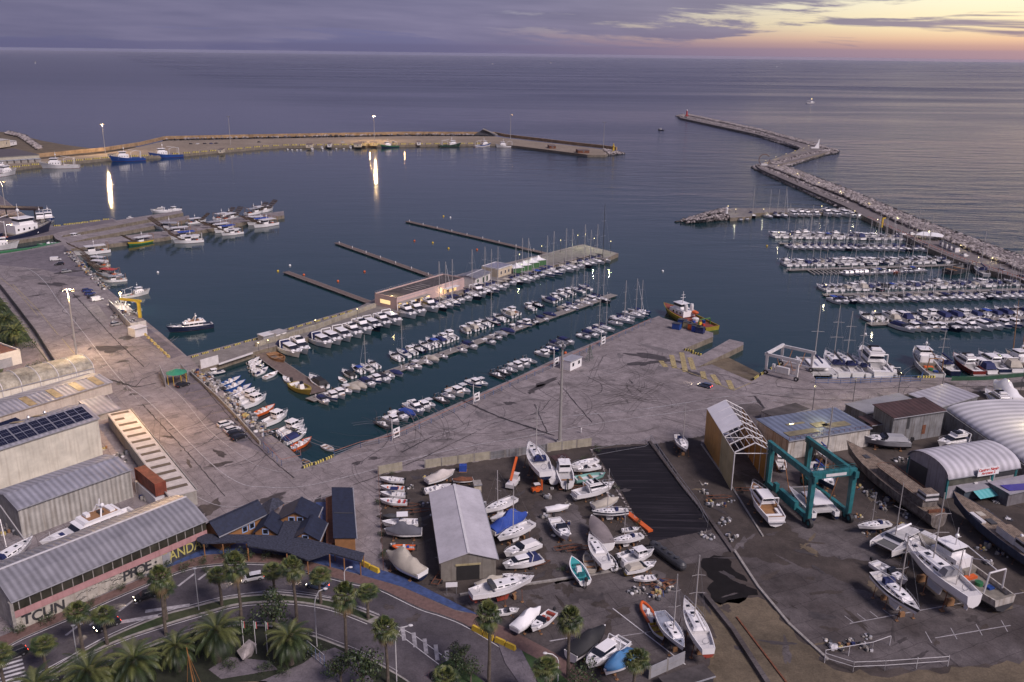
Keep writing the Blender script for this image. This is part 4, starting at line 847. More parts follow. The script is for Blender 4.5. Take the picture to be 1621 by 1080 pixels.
RDP = mat('red_letters', (.5, .03, .02), .6, var=0)
text('Cantiere Navale', sg, (L1*.51, -1.12, h1+1.1), 1.0, RDP, name='lettering', off=.03, sx=.9); text('Avezzano 2', sg, (L1*.51, -1.12, h1+.25), .95, RDP, name='lettering', off=.03, sx=.9)
mb = MB(); mb.box(L1*.37, L1*.38, -1., -.1, h1-.1, h1+.2, GR); mb.box(L1*.65, L1*.66, -1., -.1, h1-.1, h1+.2, GR); mb.build('sign_bracket', o)
for f in (.37, .56): mb = MB(); mb.box(L1*f, L1*f+1., -.5, -.1, h1*.5, h1*.62, W_); mb.build('air_conditioner', o)
o, L1, W1, h1 = hall('lean_to_office', 'grey lean-to with a striped turquoise awning in front of the arched workshop', 'shed', (1527, 778), (1574, 769), (1503, 762), 4.6, 'mono', .4, mat('dark_blue_wall', (.05, .07, .09), .8), mat('grey_felt_roof', (.27, .26, .29), .8, var=.2), ov=.2)
mb = MB()
for i in range(12): mb.hexa([(L1*.25+i*.62, -2.6, h1-1.1), (L1*.25+i*.62+.62, -2.6, h1-1.1), (L1*.25+i*.62+.62, -.3, h1-.2), (L1*.25+i*.62, -.3, h1-.2)], [(L1*.25+i*.62, -2.6, h1-1.05), (L1*.25+i*.62+.62, -2.6, h1-1.05), (L1*.25+i*.62+.62, -.3, h1-.12), (L1*.25+i*.62, -.3, h1-.12)], mat('turquoise_canvas', (.08, .35, .36), .7, var=.1) if i % 2 else mat('turquoise_pale', (.12, .4, .42), .7, var=.1))
mb.build('awning', o)
hall('grey_store', 'grey store with a blue tarpaulin strip at the right edge, below the arched workshop', 'shed', (1597, 782), (1680, 765), (1579, 763), 5.2, 'mono', .2, mat('store_wall', (.17, .16, .17), .8, dirt=.5), mat('store_roof', (.3, .28, .32), .7), ov=.2)
mb = MB(); p = at(1598, 778, 5.4); mb.hexa([(0, 0, 0), (9, 1.6, 0), (8, 4, .2), (-1, 2.4, .2)], [(0, 0, .06), (9, 1.6, .06), (8, 4, .26), (-1, 2.4, .26)], mat('violet_tarp', (.05, .04, .25), .7)); tag(mb.build('blue_tarpaulin', loc=(p.x, p.y, 5.5)), 'violet-blue tarpaulin laid on the grey store roof', 'tarpaulin')
# pier bar building
o, L1, W1, h1 = hall('pier_bar', 'long low pink bar building with lit terraces on the pier', 'bar', (628, 474), (735, 442), (612, 461), 6.3, 'flat', 0, mat('pale_pink_render', (.52, .38, .35), .8, var=.1, dirt=.15), ROFF, ov=-.2)
mb = MB()
for a, b in (((0, .15), (L1, .15)), ((0, W1-.15), (L1, W1-.15)), ((.15, 0), (.15, W1)), ((L1-.15, 0), (L1-.15, W1))): mb.beam((a[0], a[1], h1+.3), (b[0], b[1], h1+.3), .3, .7, MC['pale_pink_render'])
mb.build('parapet', o)
mb = MB()
for a, b in (((0, W1), (L1, W1)), ((0, 0), (0, W1))):
    for z in (.9, 1.3): mb.tube((a[0], a[1], h1+z), (b[0], b[1], h1+z), .04, ST, 5)
for i in range(16): mb.tube((L1*i/15, W1, h1+.6), (L1*i/15, W1, h1+1.3), .04, ST, 5)
mb.build('roof_railing', o)
for i in range(5): panel(o, 'skylight_strip', L1*(.3+i*.06), L1*(.3+i*.06)+.9, W1*.25, W1*.75, h1+.17, h1+.3, mat('worn_roof_patch', (.2, .18, .17), .8))
panel(o, 'lit_window', -.08, 0, W1*.3, W1*.75, 1.4, 3.0, mat('lit_wall_panel', (1, .8, .4), emit=(1, .74, .35), es=.8, var=0))
panel(o, 'awning', .5, L1*.42, -2.6, -.05, 2.9, 3., mat('grey_awning', (.3, .27, .24), .8))
panel(o, 'awning', L1*.66, L1*.86, -2.6, -.05, 2.9, 3., W_)
for f in (.02, .12, .22, .32, .41): panel(o, 'lit_window', L1*f+.2, L1*f+2.1, -.09, -.0, .6, 2.4, mat('lit_window_warm', (1, .7, .3), emit=(1, .68, .28), es=.9, var=0))
for f in (.68, .76, .83): panel(o, 'lit_window', L1*f, L1*f+1.6, -.09, -.0, .6, 2.4, MC['lit_window_warm'])
bar = o; BL1, BW1, Bh = L1, W1, h1
o, L1, W1, h1 = hall('white_office', 'small white office with grey hipped roof beside the pink bar', 'office', (752, 441), (776, 431), (737, 433), 5.8, 'gable', .7, mat('white_render2', (.62, .58, .55), .8, var=.1), mat('slate_grey_roof', (.16, .16, .19), .7, var=.2), ov=.3)
for f in (.15, .5, .75): window(o, L1*f, L1*f+1., .6 if f > .4 else 1.6, 2.7, 0, GN)
o, L1, W1, h1 = hall('cream_office', 'cream flat-roofed office next to the white party tents on the pier', 'office', (789, 427), (811, 420), (777, 418), 5.8, 'flat', 0, mat('cream_render', (.55, .46, .33), .8, var=.1), mat('blue_grey_flat', (.2, .2, .27), .8), ov=-.2)
for f in (.15, .45, .7): window(o, L1*f, L1*f+.9, 1.2, 2.6, 0, W_)
mb = MB()
for a, b in (((0, .1), (L1, .1)), ((0, W1-.1), (L1, W1-.1)), ((.1, 0), (.1, W1)), ((L1-.1, 0), (L1-.1, W1))): mb.beam((a[0], a[1], h1+.25), (b[0], b[1], h1+.25), .2, .5, W_)
mb.build('parapet', o)
for i, (x, y) in enumerate(((817, 421), (829, 417), (841, 413), (852, 409))):
    p = at(x, y, 5.); o = empty('party_tent', (p.x, p.y, LZ), .5); mb = MB(); s = 3.
    mb.add([(-s, -s, 2.6), (s, -s, 2.6), (s, s, 2.6), (-s, s, 2.6), (-s*.3, -s*.3, 3.4), (s*.3, -s*.3, 3.4), (s*.3, s*.3, 3.4), (-s*.3, s*.3, 3.4), (0, 0, 4.6)], [(0, 1, 5, 4), (1, 2, 6, 5), (2, 3, 7, 6), (3, 0, 4, 7), (4, 5, 8), (5, 6, 8), (6, 7, 8), (7, 4, 8), (3, 2, 1, 0)], WG); mb.build('canopy', o)
    for a in (-s, s):
        for b in (-s, s): mb = MB(); mb.tube((a*.97, b*.97, 0), (a*.97, b*.97, 2.6), .06, W_); mb.build('leg', o)
    mb = MB(); mb.box(-s*.95, s*.95, -s*.97, -s*.94, 0, 2.3, mat('green_netting', (.05, .14, .05), .8)); mb.build('side_sheet', o)
    tag(o, 'white peaked party tent with green side, %s from the cream office' % ordw(i+1), 'tent', 'party tents on the pier')
def hut(name, label, A, B, C, ze, mw, mr, wins=2, kind='flat', r=0, ov=.15, cat='cabin'):
    o, Ln, W, h = hall(name, label, cat, A, B, C, ze, kind, r, mw, mr, ov=ov)
    for i in range(wins): x = Ln*(i+.5)/wins; window(o, x-.5, x+.5, h*.4, h*.75, 0, W_)
    return o
hut('quay_office_cabin', 'white cabin with grey flat roof on the apron beside the tall floodlight mast', (903, 573), (921, 565), (894, 566), 5.2, WG, mat('cabin_roof', (.3, .3, .34), .6), 2, 'mono', -.2)
hut('fuel_kiosk', 'small white kiosk with open canopy on the narrow pier', (437, 529), (453, 524), (433, 524), 4.4, WG, mat('kiosk_roof', (.35, .33, .33), .6), 1)
hut('fuel_canopy', 'dark flat canopy joined to the white kiosk on the narrow pier', (417, 533), (437, 528), (414, 528), 4.3, GR, W_, 0)
for i, (x, y) in enumerate(((1487, 381), (1494, 384), (1501, 387), (1508, 390))): hut('breakwater_cabin', 'small white cabin on the breakwater road, %s from the left in its row' % ordw(i+1), (x, y), (x+5, y+2), (x+2, y-2), 5.2, WG, DG, 1)
p = at(1472, 371, 5.4); o = empty('white_marquee', (p.x, p.y, 2.6), -.5); mb = MB(); mb.add([(-7, -4, 2.4), (7, -4, 2.4), (7, 4, 2.4), (-7, 4, 2.4), (-4, 0, 4), (4, 0, 4)], [(0, 1, 5, 4), (1, 2, 5), (2, 3, 4, 5), (3, 0, 4), (3, 2, 1, 0)], WG); mb.build('canopy', o)
for a in (-6.8, 6.8):
    for b in (-3.8, 3.8): mb = MB(); mb.tube((a, b, 0), (a, b, 2.4), .08, W_); mb.build('leg', o)
tag(o, 'white marquee on the breakwater road beside the white cabins', 'marquee')
# far left shore
hall('shore_warehouse', 'pale low warehouse with dark roof on the far left shore', 'warehouse', (-80, 254), (62, 245), (-80, 241), 8., 'flat', 0, mat('shore_wall', (.38, .35, .28), .8), mat('shore_roof', (.08, .07, .08), .8), ov=.3)
for i in range(7):
    x = -10+i*11; hut('grey_market_stall', 'small grey roofed stall in front of the shore warehouse, %s from the left' % ordw(i+1), (x, 256-i*.6), (x+9, 255.4-i*.6), (x, 252-i*.6), 5., CO, mat('stall_roof', (.3, .32, .36), .6), 0)
hut('shore_house', 'pale house with light roof on the far left shore near the beach', (-20, 226), (15, 221), (-20, 215), 9., CR, mat('shore_house_roof', (.4, .38, .36), .7), 3, 'gable', 2.)
hut('shore_house', 'white house beside the far left beach, right of the pale house', (16, 225), (26, 223), (16, 219), 6., WG, mat('shore_house_roof', (.4, .38, .36), .7), 1, 'gable', 1.)
# mole buildings
for i, (x, y, w2, m) in enumerate(((170, 240, 9, CR), (345, 233, 7, CR), (484, 225, 10, CR), (518, 224, 6, W_), (560, 224, 12, CR), (566, 222, 14, YCW), (585, 222, 12, YCW), (660, 221, 6, W_), (870, 227, 10, RU), (915, 234, 18, RU))):
    hut('mole_hut', '%s hut on the far mole, %s from the left' % ('brown' if m is RU else 'pale', ordw(i+1)), (x, y+4), (x+w2, y+4), (x, y+2), 5.4, m, mat('hut_roof', (.14, .1, .09), .8), 1)
# ---------------------------------------------------------------- boats (bow towards +x, origin on the waterline)
def hull(mb, L, B, fb=.9, dr=.5, rise=.6, tw=.82, fine=2., rake=.12, cock=(.06, .42), cd=.5, top=WG, bot=None, deck=DK, n=12, stripe=None, gun=.14, x0=None):
    """lofted hull with a flat gunwale, raised foredeck and sunken cockpit"""
    bot = bot or top; X0 = -L/2 if x0 is None else x0
    st = []
    ss = sorted(set([i/n for i in range(n+1)]+[cock[0], cock[0]+.001, cock[1], cock[1]+.001]))
    for s in ss:
        b = B/2*((tw+(1-tw)*math.sin(min(1, s/.45)*PI/2)) if s < .45 else max(.02, 1-((s-.45)/.55)**fine))
        zs = fb+rise*s*s; k = -dr*(1-max(0, (s-.7)/.3)**2)
        x = X0+L*s; xk = X0+L*(1-rake)*s
        xm = (x+xk)/2
        st.append((s, x, xk, xm, b, zs, k))
    vs = []; m = len(st)
    for s, x, xk, xm, b, zs, k in st:
        w = .12 if s < .92 else .12
        xw = xk+(x-xk)*.35; fl = .9 if s < .6 else .9-.35*(s-.6)/.4
        r = [(x, b, zs), (xm+(x-xm)*.2, b*(.97+fl)/2, zs*.5), (xw, b*fl, w), (xk, b*fl*.72, k*.55), (xk, 0, k)]
        vs += r+[(p[0], -p[1], p[2]) for p in reversed(r[:-1])]
    q = 9
    up_, dn_, sp = [], [], []
    for i in range(m-1):
        for j in range(q-1):
            f = (i*q+j, (i+1)*q+j, (i+1)*q+j+1, i*q+j+1)
            (sp if (stripe and j in (0, 7)) else up_ if j in (0, 1, 6, 7) else dn_).append(f)
    mb.add(vs, up_+[(0, 1, 2, 6, 7, 8)], top); mb.add(vs, dn_+[(2, 3, 4, 5, 6)], bot)
    if sp: mb.add(vs, sp, stripe)
    # gunwale, inner walls and floors
    inn = []
    for s, x, xk, xm, b, zs, k in st:
        bi = max(.01, b-gun); d = cd if cock[0] < s <= cock[1] else .04
        if s <= cock[0]: d = .04
        xi = x-(.25 if s > .98 else 0)
        inn.append(((x, b, zs), (xi, bi, zs), (xi, bi, zs-d), (xi, -bi, zs-d), (xi, -bi, zs), (x, -b, zs)))
    v2 = [p for r in inn for p in r]; g, fl_ = [], []
    for i in range(m-1):
        for j in range(5):
            f = (i*6+j, i*6+j+1, (i+1)*6+j+1, (i+1)*6+j)
            (fl_ if j == 2 else g).append(f)
    mb.add(v2, g, top); mb.add(v2, fl_, deck)
    return lambda s: fb+rise*s*s
def hull_part(root, **k):
    mb = MB(); f = hull(mb, **k); h = mb.build('hull', root, smooth=True); return h, f
def rail(root, L, B, z, m=ST, s0=.5, s1=.98, fine=2., h=.6, rise=.5):
    mb = MB()
    for sd in (-1, 1):
        pts = []
        for i in range(7):
            s = s0+(s1-s0)*i/6; b = B/2*max(.03, 1-(max(0, s-.45)/.55)**fine)-.06
            pts.append((-L/2+L*s, sd*b, z+rise*s*s+h))
            mb.tube((pts[-1][0], pts[-1][1], z+rise*s*s), pts[-1], .02, m, 4)
        mb.path(pts, .028, m, 4)
    return mb.build('rail', root)
def outboard(root, x, y=0., z=.7, m=BK, s=1.):
    mb = MB(); mb.trap(x-.35*s, x+.12*s, .17*s, z+.05, x-.3*s, x+.08*s, .14*s, z+.5*s, m); mb.box(x-.16*s, x-.02*s, y-.06*s, y+.06*s, -.5, z+.1, m)
    o = mb.build('outboard_motor', root); o.location.y = y; return o
def stands(root, L, B, z, n=3, kind='stand'):
    """props and blocks from the ground (z below origin) to the hull"""
    for i in range(n):
        x = -L*.32+L*.6*i/(n-1)
        for sd in (-1, 1):
            mb = MB(); mb.tube((x, sd*B*.42, z), (x, sd*B*.34, 0.05), .05, RU, 5); mb.box(x-.2, x+.2, sd*B*.42-.2, sd*B*.42+.2, z, z+.08, WD)
            mb.build('stand', root)
    for i in range(2):
        x = -L*.25+L*.45*i; mb = MB(); mb.box(x-.2, x+.2, -.4, .4, z, z+abs(z)*.35, WD); mb.build('keel_block', root)
def p_motor(kw):
    """sport cruiser / cabin yacht, 11 m"""
    L = 11; B = 3.6; r = empty('motor_yacht', (0, 0, 0)); top = kw.get('hull', WG)
    hull_part(r, L=L, B=B, fb=1.15, dr=.7, rise=.75, fine=2.3, rake=.14, cock=(.03, .36), cd=.75, top=top, bot=kw.get('bot', NH), stripe=kw.get('stripe'), deck=kw.get('deck', DK))
    fly = kw.get('fly'); cov = kw.get('cover')
    mb = MB(); mb.trap(-1.6, 3.9, 1.25, 1.35, -1.5, 2.9, 1.12, 1.85, WG); mb.trap(3.6, 4.6, .5, 1.6, 3.5, 4.1, .35, 1.78, WG); c = mb.build('cabin', r)
    mb = MB(); mb.trap(-1.45, 2.75, 1.14, 1.855, -1.2, 1.6, .98, 2.42, GL); mb.build('window_band', c)
    mb = MB(); mb.trap(-1.9, 1.7, 1.08, 2.43, -1.8, 1.4, 1.0, 2.55, WG); ro = mb.build('cabin_roof', c)
    mb = MB(); mb.box(2.9, 3.3, -.25, .25, 1.86, 1.9, GL); mb.build('deck_hatch', c)
    mb = MB(); mb.box(-4.7, -4.1, -1.3, 1.3, .4, .95, WG); mb.box(-4.1, -2.0, -1.45, -.95, .4, .85, kw.get('seat', WG)); mb.build('seat', r)
    mb = MB(); mb.path([(-2.0, -1.5, 1.2), (-2.5, -1.3, 2.9), (-2.5, 1.3, 2.9), (-2.0, 1.5, 1.2)], .11, WG, 5); mb.build('radar_arch', r)
    mb = MB(); mb.box(-5.9, -5.4, -1.4, 1.4, .25, .37, DK); mb.build('swim_platform', r)
    if fly:
        mb = MB(); mb.trap(-1.8, 1.2, 1.05, 2.56, -1.9, 1.0, 1.15, 3.05, WG); mb.box(-1.5, .5, -.8, .8, 3.052, 3.1, DG); f = mb.build('flybridge', r)
        mb = MB(); mb.trap(.3, .9, .9, 3.1, .1, .4, .8, 3.5, GL); mb.build('windscreen', f)
        mb = MB(); mb.box(-1.3, -.7, -.7, .7, 3.1, 3.5, WG); mb.build('seat', f)
    if cov:
        mb = MB(); mb.trap(-4.9, -1.3, 1.5, 1.3, -4.0, -1.5, 1.05, 2.6, cov); mb.build('cockpit_cover', r)
    rail(r, L, B, 1.15, fine=2.3, rise=.75); return r, L, .7
def p_cruiser(kw):
    """open weekender with windscreen, 7.5 m"""
    L = 7.5; B = 2.6; r = empty('motorboat', (0, 0, 0))
    hull_part(r, L=L, B=B, fb=.8, dr=.45, rise=.5, fine=2.2, cock=(.05, .52), cd=.5, top=kw.get('hull', WG), bot=kw.get('bot', NH), stripe=kw.get('stripe'), deck=kw.get('deck', DK))
    mb = MB(); mb.trap(.3, 2.6, .95, .95, .5, 1.9, .75, 1.25, WG); c = mb.build('cabin', r)
    mb = MB(); mb.trap(.25, 1.3, 1.05, .98, -.1, .45, .85, 1.65, GL); mb.build('windscreen', r)
    mb = MB(); mb.box(1.4, 1.8, -.22, .22, 1.255, 1.3, GL); mb.build('deck_hatch', c)
    sm = kw.get('seat', WG)
    for q in ((-3.2, -2.7, -.9, .9, .4, .85), (-1.4, -.9, -.8, -.2, .35, 1.), (-1.4, -.9, .2, .8, .35, 1.)): mb = MB(); mb.box(*q, sm); mb.build('seat', r)
    if kw.get('cover'):
        mb = MB(); mb.trap(-3.4, .6, 1.12, .95, -2.6, .1, .7, 1.65, kw['cover']); mb.build('cockpit_cover', r)
    elif kw.get('bimini'):
        mb = MB(); mb.trap(-2.4, .0, .95, 1.95, -2.3, -.1, .8, 2.05, kw['bimini']); b = mb.build('bimini', r)
        mb = MB(); [mb.tube((x, y, .9), (x*.9, y, 1.96), .025, ST, 4) for x in (-2.3, -.2) for y in (-.9, .9)]; mb.build('bimini_frame', b)
    outboard(r, -3.95, 0, .8, kw.get('motor', BK), 1.2); rail(r, L, B, .8, s0=.6, fine=2.2, h=.35, rise=.5); return r, L, .45
def p_fisher(kw):
    """small pilothouse fishing boat, 7 m"""
    L = 7.; B = 2.5; r = empty('cabin_boat', (0, 0, 0))
    hull_part(r, L=L, B=B, fb=.85, dr=.5, rise=.55, fine=1.9, cock=(.05, .5), cd=.5, top=kw.get('hull', WG), bot=kw.get('bot', NH), stripe=kw.get('stripe'), deck=kw.get('deck', DK))
    mb = MB(); mb.trap(-.4, 1.7, .85, .9, -.35, 1.5, .82, 1.6, WG); c = mb.build('wheelhouse', r)
    mb = MB(); mb.trap(-.37, 1.55, .835, 1.6, -.25, 1.2, .78, 2.15, GL); mb.build('window_band', c)
    mb = MB(); mb.trap(-.7, 1.45, .9, 2.16, -.65, 1.35, .85, 2.26, WG); mb.build('cabin_roof', c)
    for y in (-.85, .85):
        for x in (-.37, .4): mb = MB(); mb.box(x, x+.09, y*.96-.04, y*.96+.04, 1.55, 2.2, WG); mb.build('window_post', c)
    mb = MB(); mb.tube((-.3, 0, 2.2), (-.3, 0, 3.4), .03, ST, 4); mb.build('antenna', c)
    mb = MB(); mb.box(-3., -2.6, -.8, .8, .4, .8, kw.get('seat', WG)); mb.build('seat', r)
    if kw.get('cover'): mb = MB(); mb.trap(-3.2, -.3, 1.0, .95, -2.7, -.4, .75, 2.0, kw['cover']); mb.build('cockpit_cover', r)
    outboard(r, -3.7, 0, .8, kw.get('motor', BK), 1.1); rail(r, L, B, .85, s0=.6, fine=1.9, h=.45, rise=.55); return r, L, .5
def p_open(kw):
    """open centre-console boat, 5.8 m"""
    L = 5.8; B = 2.2; r = empty('open_boat', (0, 0, 0))
    hull_part(r, L=L, B=B, fb=.6, dr=.35, rise=.45, fine=2.1, cock=(.05, .72), cd=.38, top=kw.get('hull', WG), bot=kw.get('bot', kw.get('hull', WG)), stripe=kw.get('stripe'), deck=kw.get('deck', W_))
    mb = MB(); mb.trap(-.6, .2, .38, .3, -.5, .1, .3, 1.15, WG); c = mb.build('console', r)
    mb = MB(); mb.trap(0, .14, .3, 1.15, -.2, -.1, .25, 1.5, GL); mb.build('windscreen', c)
    mb = MB(); mb.box(-1.5, -1.05, -.45, .45, .3, .8, kw.get('seat', WG)); mb.box(-2.5, -2.2, -.8, .8, .3, .65, kw.get('seat', WG)); mb.box(1., 1.5, -.4, .4, .35, .7, kw.get('seat', WG)); mb.build('seat', r)
    if kw.get('ttop'):
        mb = MB(); mb.box(-1.3, .5, -.8, .8, 2., 2.08, kw['ttop']); t = mb.build('t_top', r); mb = MB(); [mb.tube((x, y, .4), (x, y, 2.), .03, ST, 4) for x in (-1., .2) for y in (-.5, .5)]; mb.build('t_top_frame', t)
    outboard(r, -3.1, 0, .65, kw.get('motor', BK), 1.1); return r, L, .35
def p_rib(kw):
    L = 5.6; B = 2.2; r = empty('inflatable_boat', (0, 0, 0)); m = kw.get('tube', DG)
    mb = MB()
    for sd in (-1, 1):
        pts = [(-2.8, sd*.85, .45), (-1, sd*.88, .45), (.8, sd*.85, .48), (1.8, sd*.62, .56), (2.45, sd*.3, .66), (2.75, 0, .72)]
        mb.path(pts, .25, m, 8)
        for p in pts[1:]: mb.blob(p, .25, m, n=8)
    mb.build('tube', r, smooth=True)
    mb = MB(); mb.hexa([(-2.6, -.5, -.1), (1.6, -.5, -.1), (2.6, 0, .3), (1.6, .5, -.1), (-2.6, .5, -.1)], [(-2.6, -.8, .36), (1.5, -.8, .38), (2.5, 0, .5), (1.5, .8, .38), (-2.6, .8, .36)], kw.get('hull', WG), DK); mb.build('hull', r)
    mb = MB(); mb.trap(-.4, .3, .34, .36, -.3, .2, .26, 1.1, WG); mb.box(-1.3, -.8, -.4, .4, .37, .8, kw.get('seat', WG)); mb.build('console', r)
    mb = MB(); mb.path([(-2.3, -.7, .5), (-2.2, -.6, 1.6), (-2.2, .6, 1.6), (-2.3, .7, .5)], .045, ST, 5); mb.build('roll_bar', r)
    outboard(r, -3., 0, .6, BK, 1.1); return r, L, .3
def p_covered(kw):
    L = 7.; B = 2.5; r = empty('covered_boat', (0, 0, 0)); c = kw.get('cover', BG)
    hull_part(r, L=L, B=B, fb=.8, dr=.45, rise=.5, fine=2.1, cock=(.06, .5), top=kw.get('hull', WG), bot=kw.get('bot', NH), stripe=kw.get('stripe'))
    mb = MB(); vs = []; n = 9; rd = [.1, .25, .55, .5, .85, .8, .45, .2, .12]
    for i in range(n):
        s = .02+.93*i/(n-1); b = B/2*(.84+.16*math.sin(min(1, s/.45)*PI/2) if s < .45 else max(.03, 1-((s-.45)/.55)**2.1))+.04; z = .8+.5*s*s; x = -L/2+L*s; h = rd[i]*kw.get('h', 1.)
        vs += [(x, b, z-.28), (x, b*.97, z+.03), (x, b*.5, z+h*.72+random.uniform(-.05, .05)), (x, 0, z+h), (x, -b*.5, z+h*.72+random.uniform(-.05, .05)), (x, -b*.97, z+.03), (x, -b, z-.28)]
    mb.add(vs, [(i*7+j, i*7+j+1, (i+1)*7+j+1, (i+1)*7+j) for i in range(n-1) for j in range(6)]+[(0, 6, 5, 4, 3, 2, 1), tuple((n-1)*7+k for k in range(7))], c); mb.build('cover', r, smooth=True)
    return r, L, .45
def p_sail(kw):
    L = 10.5; B = kw.get('B', 3.2); r = empty('sailing_yacht', (0, 0, 0)); H = kw.get('mast', 14.5); land = kw.get('land')
    hull_part(r, L=L, B=B, fb=.95, dr=.45, rise=.3, tw=.62, fine=1.75, rake=.1, cock=(.07, .33), cd=.45, top=kw.get('hull', WG), bot=kw.get('bot', NH), stripe=kw.get('stripe'), deck=kw.get('deck', mat('sail_deck', (.56, .54, .53), .6, var=.1)), gun=.1)
    mb = MB(); mb.trap(-1.7, 2.9, .92, .98, -1.5, 2.2, .72, 1.4, WG); c = mb.build('cabin', r)
    mb = MB()
    for sd in (-1, 1):
        for x in (-1.1, 0., 1.): mb.hexa([(x, sd*.875-.03, 1.12), (x+.7, sd*.875-.03, 1.12), (x+.7, sd*.875+.03, 1.12), (x, sd*.875+.03, 1.12)], [(x, sd*.83-.03, 1.27), (x+.7, sd*.83-.03, 1.27), (x+.7, sd*.83+.03, 1.27), (x, sd*.83+.03, 1.27)], GL)
    mb.build('window', c)
    mb = MB(); mb.box(1.3, 1.8, -.25, .25, 1.41, 1.45, GL); mb.box(-.6, -.2, -.22, .22, 1.41, 1.45, GL); mb.box(3.3, 3.7, -.22, .22, 1.13, 1.2, GL); mb.build('deck_hatch', c)
    if kw.get('hood', NV):
        mb = MB(); mb.trap(-2.2, -1.3, .95, 1.2, -2.3, -1.6, .8, 1.95, kw.get('hood', NV)); mb.build('spray_hood', r)
    if H:
        mx = .7; mb = MB(); mb.tube((mx, 0, 1.2), (mx, 0, H), kw.get('mr', .12), kw.get('mastm', AL), 6, kw.get('mr', .12)*.7); ma = mb.build('mast', r)
        for z in (.42, .7): mb = MB(); zz = 1.2+(H-1.2)*z; mb.path([(mx-.3, -1.05*(1.2-z*.5), zz), (mx, 0, zz-.03), (mx-.3, 1.05*(1.2-z*.5), zz)], .035, AL, 4); mb.build('spreader', ma)
        mb = MB()
        for q in ((L/2-.1, 0, 1.2), (-L/2+.1, 0, 1.), (mx-.3, B*.46, .95), (mx-.3, -B*.46, .95)): mb.tube(q, (mx, 0, H-.1), .009, ST, 3)
        mb.build('rigging', ma)
        mb = MB(); mb.tube((mx-.1, 0, 2.15), (-3.4, 0, 2.1), .07, AL, 6); bo = mb.build('boom', r)
        sc_ = kw.get('sail', NV)
        if sc_:
            mb = MB(); mb.path([(mx-.1, 0, 2.45), (-1., 0, 2.38), (-3.3, 0, 2.25)], .17, sc_, 6); mb.build('furled_sail', bo)
        if kw.get('genoa', False):
            mb = MB(); mb.tube((L/2-.25, 0, 1.7), (mx+.35, 0, H*.93), .05, WG, 5, .03); mb.build('furled_jib', ma)
    mb = MB(); mb.path([(-4.0, .45*math.cos(t*PI/5), 1.15+.45*math.sin(t*PI/5)) for t in range(11)], .03, ST, 4); mb.build('steering_wheel', r)
    rail(r, L, B, .95, s0=.55, fine=1.75, h=.5, rise=.3)
    if land:
        mb = MB(); mb.hexa([(-.9, -.1, -1.75), (.7, -.1, -1.75), (.7, .1, -1.75), (-.9, .1, -1.75)], [(-1.3, -.14, -.35), (1.2, -.14, -.35), (1.2, .14, -.35), (-1.3, .14, -.35)], kw.get('bot', NH)); mb.build('keel', r)
        mb = MB(); mb.hexa([(-4.6, -.05, -1.1), (-4.2, -.05, -1.1), (-4.2, .05, -1.1), (-4.6, .05, -1.1)], [(-4.8, -.06, 0), (-4.2, -.06, 0), (-4.2, .06, 0), (-4.8, .06, 0)], kw.get('bot', NH)); mb.build('rudder', r)
    return r, L, (1.75 if land else .45)
def p_trawler(kw):
    L = 20; B = 6; r = empty('fishing_vessel', (0, 0, 0)); hm = kw.get('hull', W_)
    hull_part(r, L=L, B=B, fb=1.5, dr=1.3, rise=2., tw=.8, fine=2.4, cock=(.03, .42), cd=.9, top=hm, bot=kw.get('bot', AF), stripe=kw.get('stripe'), deck=mat('work_deck', (.2, .18, .15), .8, var=.4), gun=.25)
    mb = MB(); mb.box(-.8, 5., -1.9, 1.9, 1.4, 3.9, WG); c = mb.build('deckhouse', r)
    mb = MB(); mb.trap(.6, 4.4, 1.7, 3.9, .6, 4.1, 1.6, 4.7, WG); mb.trap(.58, 4.3, 1.66, 4.7, .6, 4.1, 1.58, 5.4, GL); mb.trap(.2, 4.5, 1.9, 5.41, .2, 4.4, 1.85, 5.55, WG); mb.build('wheelhouse', c)
    mb = MB(); [mb.box(x, x+.45, sd*1.9-.03, sd*1.9+.03, 2.6, 3.1, GL) for x in (-.2, 1.2, 2.6, 3.9) for sd in (-1, 1)]; mb.build('window', c)
    mb = MB(); mb.tube((1.5, 0, 5.5), (1.5, 0, 9.), .12, W_, 6, .06); mb.tube((1.5, -1., 7.), (1.5, 1., 7.), .05, W_, 4); mb.blob((1.5, 0, 7.4), .4, WG); mb.build('mast', r)
    mb = MB(); mb.path([(-7.4, -2.2, 1.4), (-7.6, -1.9, 5.4), (-7.6, 1.9, 5.4), (-7.4, 2.2, 1.4)], .16, kw.get('gal', W_), 6); mb.tube((-7.6, 0, 5.4), (-1., 0, 6.6), .1, kw.get('gal', W_), 5); mb.build('stern_gantry', r)
    mb = MB(); mb.lathe((-4.5, 0, 1.), [(.7, -.4), (.7, .4)], GN, 10); mb.box(-3, -2, -1.4, 1.2, .7, 1.3, OR); mb.box(-6.5, -5.4, -1.6, -.4, .7, 1.1, BU); mb.build('net_drum', r)
    mb = MB(); mb.tube((-2.3, 0, .8), (-2.3, 0, 5.2), .12, W_, 6); mb.tube((-2.3, 0, 4.9), (-5.6, 0, 6.2), .09, W_, 5); mb.build('derrick', r)
    rail(r, L, B, 1.5, W_, s0=.6, fine=2.4, h=.5, rise=2.)
    return r, L, 1.3
